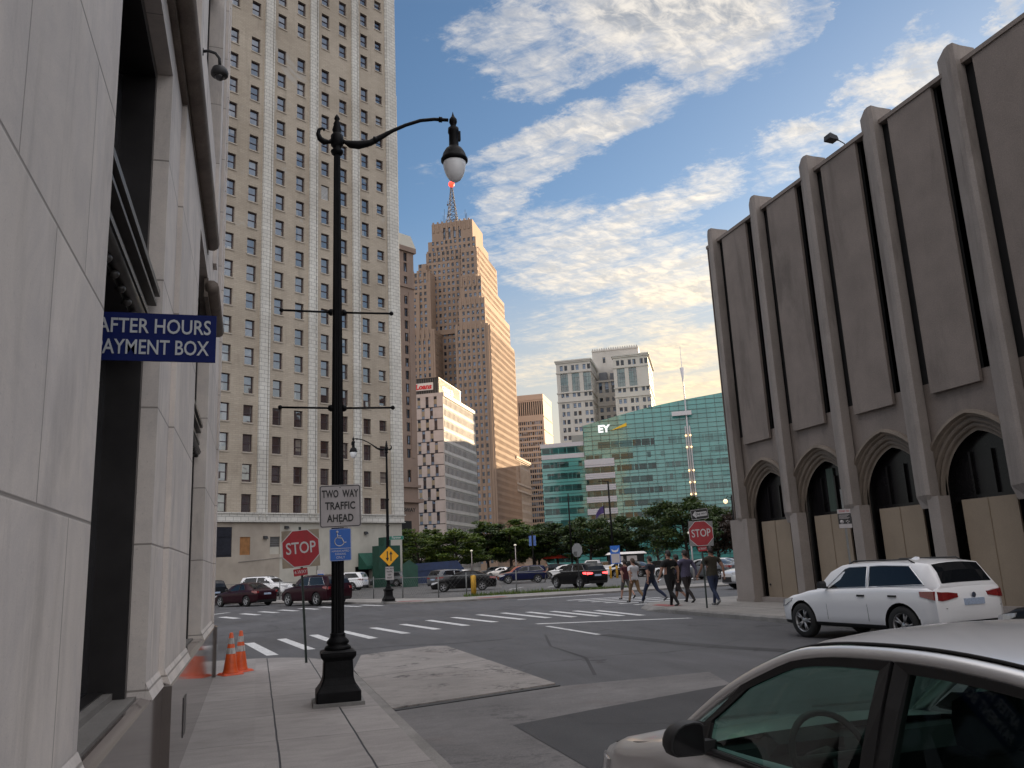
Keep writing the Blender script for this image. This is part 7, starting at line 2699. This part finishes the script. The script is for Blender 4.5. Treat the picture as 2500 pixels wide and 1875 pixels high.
M_CONE = mat('orange cone plastic', (0.62, 0.085, 0.012), 0.5, var=0.15, vscale=6, stain=(0.2, 0.04, 0.02), stain_amt=0.5, stain_scale=5)
M_CONE_BASE = mat('orange cone base', (0.60, 0.07, 0.012), 0.6, var=0.2, vscale=8, stain=(0.05, 0.03, 0.03), stain_amt=0.5, stain_scale=5)
M_CONEBAND = mat('scuffed reflective band', (0.50, 0.49, 0.48), 0.5, var=0.2, vscale=14, stain=(0.12, 0.1, 0.09), stain_amt=0.7, stain_scale=8)
cone('orange cone with scuffed white bands, front one by the stone corner', (-0.43, 16.45, 0), 0.4, (0, 0))
cone('orange cone standing just behind the front cone', (-0.27, 16.85, 0), 0.9, (0, 0))

t = thing('chain_link_fence', 'low chain link fence with thin grey posts along the edge of the parking lot', 'fence', (8.7, 52.9, 0))
pp = [(-4.0, 74.9), (-2.6, 72.4), (-1.2, 69.9), (0.2, 67.5), (1.6, 65.0), (3.0, 62.6), (4.4, 60.1), (5.8, 57.7), (7.2, 55.3), (8.7, 52.95)]
qq = [(8.7, 52.95), (10.3, 49.75), (11.9, 49.3), (14.9, 48.95)]
for x, y in pp + qq[1:]:
    m = MB()
    m.tube([(x - 8.7, y - 52.9, 0), (x - 8.7, y - 52.9, 1.32)], 0.038, 6)
    m.ball((x - 8.7, y - 52.9, 1.33), 0.045, 6)
    m.obj('post', M_GALV, t)
m = MB()
m.tube([(x - 8.7, y - 52.9, 1.22) for x, y in pp + qq[1:]] + [(9.6, -4.3, 1.15), (16, -4.5, 1.1)], 0.02, 5)
m.obj('top_rail', M_GALV, t)
m = MB()
pts = pp + qq[1:]
for (xa, ya), (xb, yb) in zip(pts[:-1], pts[1:]):
    L_ = math.hypot(xb - xa, yb - ya)
    n_ = int(L_ / 0.22)
    for k in range(n_):
        for d in (-1, 1):
            f0, f1 = k / n_, k / n_ + d * 1.05 / L_
            if not 0 <= f1 <= 1:
                continue
            m.tube([(xa + (xb - xa) * f0 - 8.7, ya + (yb - ya) * f0 - 52.9, 0.06), (xa + (xb - xa) * f1 - 8.7, ya + (yb - ya) * f1 - 52.9, 1.2)], 0.0035, 3, 0, False)
m.obj('wire_mesh', M_GALV, t)


def bollard(label, x, y, h, r_):
    t = thing('bollard', label, 'bollard', (x, y, 0.0), 0, 'yellow bollards')
    m = MB()
    m.lathe([(r_, -0.02), (r_, h - 0.05), (r_ * 0.8, h), (0.01, h + 0.01)], n=14)
    m.obj('post', mat('chipped yellow paint', (0.60, 0.33, 0.03), 0.6, var=0.15, vscale=4, stain=(0.09, 0.06, 0.03), stain_amt=0.8, stain_scale=5), t)


bollard('thick chipped yellow bollard at the lot edge before the black sedan', 12.35, 49.35, 1.22, 0.16)


def polar(px, D):
    hd = R(17.11) + math.atan((px - 1250) / FPX)
    return D * math.sin(hd), D * math.cos(hd)


for px, lb in ((1469, 'leftmost pale yellow bollard at the back of the lot'), (1484, 'middle pale yellow bollard at the back of the lot'), (1503, 'rightmost pale yellow bollard at the back of the lot')):
    x, y = polar(px, 82)
    bollard(lb, x, y, 1.15, 0.11)

# weeds along the lot edge
r_ = random.Random(5)
mb = MB()
for k in range(2600):
    f = r_.random()
    x = 11.7 + f * 10.5
    y = 49.0 - 0.25 * f + r_.gauss(0, 0.16)
    h = abs(r_.gauss(0.11, 0.07)) * (1.3 if f < 0.5 else 0.9)
    a = r_.random() * 6.28
    dx, dy = math.cos(a) * 0.02, math.sin(a) * 0.02
    lx, ly = r_.gauss(0, 0.07), r_.gauss(0, 0.07)
    mb.add([(x - dx, y - dy, 0), (x + dx, y + dy, 0), (x + lx, y + ly, h)], [(0, 1, 2)])
o = mb.obj('grass', M_LEAF)
o['kind'] = 'stuff'
tag(o, 'strip of rough green grass along the edge of the parking lot', 'grass')

M_GREENWOOD = mat('dark green boards', (0.012, 0.055, 0.038), 0.7, var=0.2, vscale=2)
t = thing('awning', 'dark green fabric awning with pale lettering over a door of the tan tower', 'awning', (15.909 - 4.3 * math.cos(R(30)), 96.70 - 4.3 * math.sin(R(30)) - 0.05, 2.2), R(30))
mb = MB()
mb.extr([(-1.9, -0.02, 1.55), (-1.9, -1.5, 0.15), (-1.9, -1.5, -0.2), (-1.9, -0.02, -0.2)], (4.0, 0, 0))
mb.obj('canopy', mat('green canvas', (0.01, 0.075, 0.05), 0.8, var=0.2), t)
text('Cadillac Tower', 0.36, M_WHITE, t, (0.1, -1.52, -0.02), depth=0.005, shear=0.3)
t = thing('green_hoarding', 'tall dark green boarded enclosure at the right corner of the tan tower', 'hoarding', (13.6, 92.6, 0), R(30))
mb = MB()
mb.box(-1.6, 1.3, -0.6, 0.6, 0, 4.4)
for k in range(7):
    mb.box(-1.6 + 0.43 * k, -1.57 + 0.43 * k, -0.62, -0.6, 0, 4.4)
mb.box(-0.9, 0.0, -0.6, 0.4, 4.4, 5.3)
mb.obj('panel', M_GREENWOOD, t)
x, y = polar(992, 88)
t = thing('green_shed', 'small dark green shed with a pitched top left of the blue container', 'shed', (x, y, 0), R(-8))
mb = MB()
mb.extr([(-0.75, -1.2, 0), (0.75, -1.2, 0), (0.75, -1.2, 2.1), (-0.1, -1.2, 2.7), (-0.75, -1.2, 2.3)], (0, 2.4, 0))
mb.obj('wall', M_GREENWOOD, t)
x, y = polar(1058, 97)
t = thing('blue_container', 'long dark blue waste container with a sloping end and a white notice', 'container', (x, y, 0), R(-10))
mb = MB()
mb.extr([(-2.9, -1.2, 0.15), (2.9, -1.2, 0.15), (2.9, -1.2, 1.6), (2.2, -1.2, 2.5), (-2.9, -1.2, 2.35)], (0, 2.4, 0))
for k in range(8):
    mb.box(-2.8 + 0.75 * k, -2.7 + 0.75 * k, -1.28, -1.2, 0.15, 1.55)
mb.box(-2.95, 2.9, -1.3, -1.2, 1.55, 1.68)
mb.obj('body', mat('dark blue steel', (0.012, 0.028, 0.085), 0.5, var=0.25, vscale=2), t)
mb = MB()
mb.box(0.1, 1.2, -1.31, -1.29, 0.9, 1.5)
mb.obj('notice', M_SIGNGREY, t)
mb = MB()
for k in range(6):
    mb.box(0.2, 1.0 - 0.1 * (k % 2), -1.316, -1.311, 1.38 - 0.08 * k, 1.41 - 0.08 * k)
mb.obj('writing', M_SIGNBLUE, t)


def pole_sign(label, px, D, h, w, hh, m1, m2, words=()):
    x, y = polar(px, D)
    t = thing('pay_sign', label, 'sign', (x, y, 0.0), R(-17))
    m = MB()
    m.tube([(0, 0.04, 0), (0, 0.04, h)], 0.05, 6)
    m.obj('post', M_GALV, t)
    m = MB()
    m.box(-w / 2, w / 2, -0.03, 0.0, h - hh, h)
    m.obj('panel', m1, t)
    m = MB()
    m.box(-w / 2 + 0.06, w / 2 - 0.06, -0.04, -0.031, h - hh + 0.08, h - hh * 0.45)
    m.obj('face', m2, t)
    for i, s_ in enumerate(words):
        text(s_, hh * 0.28, M_WHITE if i == 0 else M_SIGNBLUE, t, (0, -0.045, h - hh * (0.22 + 0.42 * i)), depth=0.004, sx=0.8, bold=0.006)


pole_sign('blue and white parking pay sign on the tall dark pole', 1483, 84, 3.1, 0.95, 1.75, M_SIGNBLUE, M_SIGNGREY)
mb = MB()
mb.extr([(-0.38, -0.036, 2.78), (-0.1, -0.036, 2.62), (0.2, -0.036, 2.68), (0.38, -0.036, 2.9), (0.3, -0.036, 2.55), (0.05, -0.036, 2.45), (-0.25, -0.036, 2.5)], (0, 0.004, 0))
mb.obj('emblem', M_WHITE, [o for o in COL.objects if o.name.startswith('pay_sign')][-1])
pole_sign('small white and blue parking notice on a pole before the tan tower', 779, 74, 2.05, 0.62, 0.75, M_SIGNGREY, M_SIGNBLUE)


def tall_pole(label, px, D, h, banner=None, name='light_pole', white=False, globes=0, flag=False):
    x, y = polar(px, D)
    t = thing(name, label, 'pole', (x, y, 0.0), R(-17))
    m = MB()
    m.tube([(0, 0, 0), (0, 0, h)], [0.07, 0.05] if white else [0.14, 0.09], 8)
    if globes:
        m.tube([(-0.75, 0, h - 0.4), (-0.5, 0, h - 0.1), (0, 0, h - 0.3), (0.5, 0, h - 0.1), (0.75, 0, h - 0.4)], 0.05, 5)
    if name == 'light_pole' and not globes and not white:
        m.tube([(0, 0, h - 0.1), (-0.6, 0, h + 0.05), (-1.1, 0, h)], 0.05, 5)
    m.obj('post', M_SIGNGREY if white else M_LAMPBLACK, t)
    if banner:
        for sx in (-1, 1):
            b = MB()
            b.box(min(sx * 0.12, sx * 0.48), max(sx * 0.12, sx * 0.48), -0.01, 0.01, banner + 0.3, banner + 1.7)
            b.obj('banner', mat('blue banner', (0.08, 0.16, 0.45), 0.7, var=0.3, vscale=1.5), t)
    for k in range(globes):
        b = MB()
        b.ball((-0.75 + 1.5 * k, 0, h - 0.65), 0.27, 10)
        b.obj('globe', mat('lit globe', (0.9, 0.8, 0.6), 0.4, var=0, emit=(1, 0.75, 0.42), estr=0.45), t)
    if white and not globes:
        b = MB()
        b.lathe([(0.16, h - 0.1), (0.2, h), (0.06, h + 0.1)], n=10)
        b.obj('lamp', mat('pale lamp', (0.7, 0.7, 0.65), 0.4, var=0, emit=(1, 0.9, 0.7), estr=0.12), t)
    if flag:
        b = MB()
        pts = [[(-0.05 - 1.5 * f, 0.12 * math.sin(5 * f), h - 0.3 - 1.4 * f * f - w * 1.3 * (1 - 0.3 * f)) for f in [i / 6 for i in range(7)]] for w in (0, 0.5, 1)]
        b.loft(pts, 0, False, False)
        b.obj('flag', mat('purple flag', (0.06, 0.04, 0.16), 0.8, var=0.2), t)
    return t


tall_pole('tall dark light pole rising before the white louvres of the glass building', 1478, 96, 10.6)
tall_pole('flag pole with a purple flag in front of the glass building', 1464, 150, 11.5, name='flag_pole', flag=True)
tall_pole('pole with two blue banners under the trees', 1287, 118, 6.2, 3.9, 'banner_pole')
tall_pole('thin white lamp pole under the dark trees, left of the blue banners', 1245, 112, 4.3, white=True)
tall_pole('thin pale lamp pole behind the pale sedan roofs', 1140, 116, 3.9, white=True)
tall_pole('dark twin globe lamp post beside the corner of the arched building', 1774, 100, 8.4, globes=2)
tall_pole('dark lamp post before the left corner of the glass building', 1379, 128, 12.0, name='lamp_post')
tall_pole('pale bent post leaning behind the purple shirted man', 1666, 62, 3.4, name='marker_post', white=True)
x, y = polar(1338, 150)
t = thing('red_canopy', 'bright red canopy under the trees of the square', 'canopy', (x, y, 0))
mb = MB()
mb.lathe([(2.6, 2.5), (1.4, 3.0), (0.05, 3.5)], n=10, caps=False)
mb.obj('cover', mat('red canvas', (0.5, 0.04, 0.02), 0.8, var=0.2), t)
mb = MB()
mb.tube([(0, 0, 0), (0, 0, 3.45)], 0.06, 6)
mb.obj('post', M_GALV, t)
x, y = polar(1508, 118)
t = thing('kiosk', 'low white roofed kiosk behind the small white car', 'kiosk', (x, y, 0), R(-17))
mb = MB()
mb.loft([[(-2.8, -1, 2.45), (2.8, -1, 2.45), (2.8, 1, 2.45), (-2.8, 1, 2.45)], [(-2.4, -0.8, 2.75), (2.4, -0.8, 2.75), (2.4, 0.8, 2.75), (-2.4, 0.8, 2.75)]], caps=True)
mb.obj('roof', P_WHITE, t)
mb = MB()
mb.box(-2.4, 2.4, -0.8, 0.8, 0, 2.44)
mb.obj('body', M_BLACK, t)
mb = MB()
for k in range(2):
    mb.box(-1.9 + 1.9 * k, -0.5 + 1.9 * k, -0.83, -0.8, 1.5, 2.2)
mb.obj('window', M_SIGNGREY, t)


# ================================================================ people walking away over the crossing
SKIN = mat('skin', (0.36, 0.20, 0.145), 0.6, var=0.08, vscale=5)
SKIN_D = mat('tanned skin', (0.24, 0.125, 0.085), 0.6, var=0.08, vscale=5)
HAIR = mat('dark brown hair', (0.016, 0.011, 0.009), 0.6, var=0.3, vscale=30)
HAIR_B = mat('brown hair', (0.05, 0.028, 0.016), 0.6, var=0.3, vscale=30)


def cloth(name, col, var=0.2, check=None):
    m, t, b = new_mat(name)
    v = objc(t)
    k = t.ramp(t.noise(v, 9, 5, 0.6), 0.3, 0.7, 1 - var, 1 + var, smooth=False)
    cs = t.node('ShaderNodeVectorMath', operation='SCALE')
    cs.inputs[0].default_value = col
    t.put(cs.inputs['Scale'], k)
    c = cs.outputs[0]
    if check:
        w1 = t.node('ShaderNodeTexChecker', i_Vector=v, i_Scale=26.0)
        c = t.mix(t.math('MULTIPLY', w1.outputs['Fac'], 0.5), c, check)
    t.put(b.inputs['Base Color'], c)
    b.inputs['Roughness'].default_value = 0.9
    bn = t.node('ShaderNodeBump')
    bn.inputs['Strength'].default_value = 0.5
    bn.inputs['Distance'].default_value = 0.02
    t.put(bn.inputs['Height'], t.noise(t.mapping(v, scale=(1, 1, 0.6)), 14, 4, 0.6))
    t.put(b.inputs['Normal'], bn)
    return m


SHOE = mat('dark shoes', (0.015, 0.014, 0.014), 0.6, var=0.2)
SHOE_W = mat('grey trainers', (0.12, 0.12, 0.125), 0.6, var=0.3)


def person(label, loc, rz, shirt, pants, h=1.8, build=1.0, stride=0.5, swing=0.45, shorts=False, sleeve='short', skin=SKIN, hair=HAIR, shoe=SHOE, phase=1, beard=False, cap_hair=1.0, head_turn=0.0, prnt=False):
    t = thing('person', label, 'person', loc, rz, 'people walking over the crossing')
    k = h / 1.80
    V, E, RAD, MATI = [], [], [], {}

    def v(p, r):
        V.append(Vector(p) * k)
        RAD.append(r if isinstance(r, tuple) else (r, r))
        return len(V) - 1

    def e(a, b, m):
        E.append((a, b))
        MATI[(a, b)] = m
    B = build * 1.1
    pel = v((0, 0, 0.96), (0.165 * B, 0.115 * B))
    wa = v((0, 0.01, 1.10), (0.155 * B, 0.105 * B))
    ch = v((0, 0.02, 1.29), (0.185 * B, 0.120 * B))
    sh = v((0, 0.0, 1.43), (0.155 * B, 0.085))
    ne = v((0, 0.01, 1.515), 0.058)
    h0 = v((0, 0.025, 1.60), (0.072, 0.082))
    h1 = v((0, 0.02, 1.69), (0.078, 0.095))
    h2 = v((0, 0.015, 1.765), (0.055, 0.065))
    e(pel, wa, 0)
    e(wa, ch, 0)
    e(ch, sh, 0)
    e(sh, ne, 2)
    e(ne, h0, 2)
    e(h0, h1, 2)
    e(h1, h2, 2)
    hands = []
    for sx in (-1, 1):
        s = sx * phase
        # leg: forward when s > 0
        a = stride * s
        hip = v((sx * 0.10 * B, 0, 0.90), 0.098 * B)
        kf = 0.10 if s > 0 else 0.42
        ky = math.sin(a) * 0.44
        kz = 0.90 - math.cos(a) * 0.44
        kn = v((sx * 0.105, ky + 0.02, kz), 0.066 if not shorts else 0.075)
        b_ = a - kf
        ay = ky + math.sin(b_) * 0.42
        az_ = kz - math.cos(b_) * 0.42
        mid = v((sx * 0.105, ky + (ay - ky) * 0.35 - 0.02, kz + (az_ - kz) * 0.35), 0.064 if not shorts else 0.052)
        an = v((sx * 0.105, ay, az_), 0.046 if not shorts else 0.036)
        tip = 0.0 if s > 0 else -0.5
        he = v((sx * 0.107, ay - 0.035 * math.cos(tip), az_ - 0.055 + 0.03 * (s < 0)), 0.040)
        to = v((sx * 0.12, ay + 0.17 * math.cos(tip), max(az_ - 0.06 + 0.17 * math.sin(tip), 0.035 - (0 if s > 0 else 0.0))), 0.036)
        e(pel, hip, 1)
        e(hip, kn, 1)
        e(kn, mid, 2 if shorts else 1)
        e(mid, an, 2 if shorts else 1)
        e(an, he, 3)
        e(he, to, 3)
        # arm swings against the leg
        w = -swing * s
        so = v((sx * 0.205 * B, 0, 1.405), 0.066 * B)
        el = v((sx * (0.245 * B + 0.015), math.sin(w) * 0.27 - 0.01, 1.405 - math.cos(w) * 0.27), 0.046)
        ml = v((sx * (0.225 * B + 0.012), math.sin(w) * 0.14, 1.405 - math.cos(w) * 0.14), 0.060 * B)
        w2 = w + 0.28
        wr = v((sx * (0.262 * B), math.sin(w) * 0.27 + math.sin(w2) * 0.24, 1.405 - math.cos(w) * 0.27 - math.cos(w2) * 0.24), 0.029)
        pm = v((sx * (0.262 * B), math.sin(w) * 0.27 + math.sin(w2) * 0.32, 1.405 - math.cos(w) * 0.27 - math.cos(w2) * 0.32), (0.022, 0.036))
        e(sh, so, 0)
        e(so, ml, 0)
        e(ml, el, 0 if sleeve == 'long' else 2)
        e(el, wr, 0 if sleeve == 'long' else 2)
        e(wr, pm, 2)
        hands.append((sx, V[pm], Vector((0, math.sin(w2), -math.cos(w2)))))
    me = bpy.data.meshes.new('body')
    me.from_pydata([tuple(p) for p in V], E, [])
    bm = bmesh.new()
    bm.from_mesh(me)
    ly = bm.verts.layers.skin.verify()
    for i, q in enumerate(bm.verts):
        q[ly].radius = tuple(r * k for r in RAD[i])
        q[ly].use_root = (i == 0)
    bm.to_mesh(me)
    bm.free()
    ob = bpy.data.objects.new('tmp', me)
    COL.objects.link(ob)
    sm = ob.modifiers.new('s', 'SKIN')
    sm.use_smooth_shade = True
    sb = ob.modifiers.new('d', 'SUBSURF')
    sb.levels = sb.render_levels = 2
    bpy.context.view_layer.update()
    res = bpy.data.meshes.new_from_object(ob.evaluated_get(bpy.context.evaluated_depsgraph_get()))
    bpy.data.objects.remove(ob)
    # fingers: four and a thumb on each hand, curled a little
    mb = MB()
    for sx, p, d in hands:
        fw = Vector((0, d.z * -1, d.y)).normalized()          # along the palm's width
        for q, (off, ln) in enumerate(((-0.028, 0.062), (-0.010, 0.075), (0.009, 0.072), (0.026, 0.055))):
            b0 = p + fw * off * k + d * 0.015 * k
            b1 = b0 + d * ln * 0.55 * k + Vector((-sx * 0.006, 0, 0))
            b2 = b1 + (d * 0.7 + Vector((-sx * 0.6, 0, 0))).normalized() * ln * 0.45 * k
            mb.tube([b0, b1, b2], [0.0095 * k, 0.009 * k, 0.006 * k], 6, 2)
        b0 = p + fw * 0.03 * k - d * 0.03 * k
        mb.tube([b0, b0 + (fw * 0.8 + d * 0.6) * 0.035 * k, b0 + (fw * 0.7 + d * 1.5) * 0.05 * k], [0.012 * k, 0.010 * k, 0.007 * k], 6, 2)
    # nose and ears
    nz = Vector((0, 0.115, 1.655)) * k
    mb.loft([[(-0.014 * k, nz.y - 0.012, nz.z - 0.03 * k), (0.014 * k, nz.y - 0.012, nz.z - 0.03 * k), (0, nz.y + 0.018, nz.z - 0.028 * k)], [(-0.006, nz.y - 0.015, nz.z + 0.03 * k), (0.006, nz.y - 0.015, nz.z + 0.03 * k), (0, nz.y - 0.008, nz.z + 0.03 * k)]], 2, True, True, True)
    for sx in (-1, 1):
        mb.ball((sx * 0.080 * k, 0.012, 1.655 * k), 0.026 * k, 8, 2, 1.25)
    o2 = len(res.vertices)
    mats = [shirt, pants, skin, shoe]
    res.materials.clear()
    for mm in mats:
        res.materials.append(mm)
    segs = [(V[a], V[b], m) for (a, b), m in MATI.items()]
    for p in res.polygons:
        c = p.center
        best, bi = 1e9, 0
        for a, b, m in segs:
            d = b - a
            f = max(0, min(1, (c - a).dot(d) / d.length_squared))
            q = (c - a - d * f).length
            if q < best:
                best, bi = q, m
        if bi in (0, 1):
            z = c.z / k
            if abs(c.x) < 0.19 * B * k:
                bi = 0 if z > 0.90 else 1
        if shorts and bi == 2 and c.z / k < 0.62 and c.z / k > 0.44 and abs(c.x) < 0.19 * k:
            bi = 1
        p.material_index = bi
    bm = bmesh.new()
    bm.from_mesh(res)
    bm2 = mb.mesh('x', mats)
    bm.from_mesh(bm2)
    bm.to_mesh(res)
    bm.free()
    res.name = 'body'
    link('body', res, t)
    hm = MB()
    rings = []
    for i in range(8):
        f = i / 7
        a = math.pi * 0.5 * f
        z = 1.635 + 0.168 * math.sin(a)
        rr = math.cos(a)
        ring = []
        for q in range(18):
            th = 2 * math.pi * q / 18
            x = 0.092 * rr * math.cos(th)
            y = 0.008 + 0.108 * rr * math.sin(th)
            zz = z
            front = max(0.0, math.sin(th))
            if i < 5:
                zz = z + front * (0.075 - 0.012 * i) * cap_hair
            else:
                zz = z
            back = max(0.0, -math.sin(th))
            if i == 0:
                zz -= back * 0.05
            ring.append((x * k, y * k - 0.004, zz * k))
        rings.append(ring)
    hm.loft(rings, 0, True, True, True)
    hm.obj('hair', hair, t)
    if beard:
        bd = MB()
        bd.ball((0, 0.085 * k, 1.565 * k), 0.062 * k, 10, 0, 1.1)
        bd.obj('beard', hair, t)
    if prnt:
        pm_ = MB()
        y = -0.150 * B * k
        for q in range(9):
            a = R(150 - 15 * q)
            x, z = 0.105 * math.cos(a), 1.29 + 0.075 * math.sin(a)
            pm_.box(x - 0.011, x + 0.011, y - 0.004 + abs(x) * 0.35, y + 0.02 + abs(x) * 0.35, z - 0.014, z + 0.014)
        pm_.loft([[(0.062 * s * math.cos(a), y - 0.003 + 0.02 * abs(math.cos(a)), 1.2 + 0.085 * s * math.sin(a)) for a in [2 * math.pi * q / 12 for q in range(12)]] for s in (0.6, 1.0)], 1, True, False)
        pm_.obj('shirt_print', [mat('cream print', (0.30, 0.27, 0.20), 0.9, var=0.3, vscale=30), mat('faded print', (0.045, 0.04, 0.035), 0.9, var=0.4, vscale=40)], t)
    return t


C_MAROON = cloth('maroon cotton', (0.06, 0.012, 0.018))
C_WHITE = cloth('white cotton', (0.50, 0.50, 0.52), 0.08)
C_NAVY = cloth('navy cotton', (0.012, 0.014, 0.025))
C_BLACK = cloth('black cotton', (0.005, 0.005, 0.006))
C_PURPLE = cloth('purple checked cotton', (0.075, 0.068, 0.115), 0.12, (0.045, 0.04, 0.075))
C_OLIVE = cloth('olive cotton', (0.035, 0.030, 0.020))
C_KHAKI = cloth('khaki twill', (0.17, 0.105, 0.055))
C_GREY = cloth('grey twill', (0.075, 0.07, 0.068))
C_JEANS = cloth('dark denim', (0.016, 0.024, 0.055))
C_DARK = cloth('dark brown twill', (0.018, 0.013, 0.013))


def ground_at(u, v, z):
    """where the sight line of a photo pixel meets a level z"""
    d = cam_o.matrix_world.to_3x3() @ Vector(((u - 1250) / FPX, -(v - 937.5) / FPX, -1))
    f = (z - CAM_H) / d.z
    return d.x * f, d.y * f


PEOPLE = [
    ('man in a maroon tee and grey shorts, farthest left of the walking group', 1531, 1464, -0.1, 12, dict(shirt=C_MAROON, pants=C_GREY, h=1.80, shorts=True, stride=0.38, phase=-1, skin=SKIN)),
    ('man in a white short sleeved shirt and khaki trousers walking away', 1552, 1471, -0.1, 14, dict(shirt=C_WHITE, pants=C_KHAKI, h=1.85, build=1.05, stride=0.36, hair=HAIR_B, phase=-1)),
    ('man in a dark navy tee and navy jeans striding left', 1594, 1475, -0.1, 30, dict(shirt=C_NAVY, pants=C_JEANS, h=1.9, build=1.05, stride=0.52, phase=-1, swing=0.25, shoe=SHOE_W)),
    ('bearded man in black with a pale print on his back', 1642, 1482, 0.0, 20, dict(shirt=C_BLACK, pants=C_BLACK, h=1.95, build=1.18, stride=0.22, phase=1, beard=True, prnt=True, swing=0.2)),
    ('man in black shorts half hidden behind the bearded man', 1660, 1474, -0.05, 18, dict(shirt=C_BLACK, pants=C_DARK, h=1.86, shorts=True, stride=0.42, phase=1, skin=SKIN_D)),
    ('man in a purple checked long sleeved shirt and dark trousers', 1682, 1475, -0.02, 10, dict(shirt=C_PURPLE, pants=C_DARK, h=1.97, build=1.08, stride=0.34, phase=1, sleeve='long')),
    ('man in an olive tee and blue jeans walking right of the stop sign', 1747, 1478, 0.05, 2, dict(shirt=C_OLIVE, pants=C_JEANS, h=1.95, build=1.08, stride=0.30, phase=1, shoe=SHOE_W, skin=SKIN_D)),
]
for lb, u, v_, z, yaw, kw in PEOPLE:
    x, y = ground_at(u, v_, z)
    person(lb, (x, y, z), R(yaw), **kw)
x, y = polar(1318, 78)
person('distant person in grey crossing the lot before the blue suv', (x, y, 0.012), R(100), C_GREY, C_GREY, 1.78, stride=0.3)
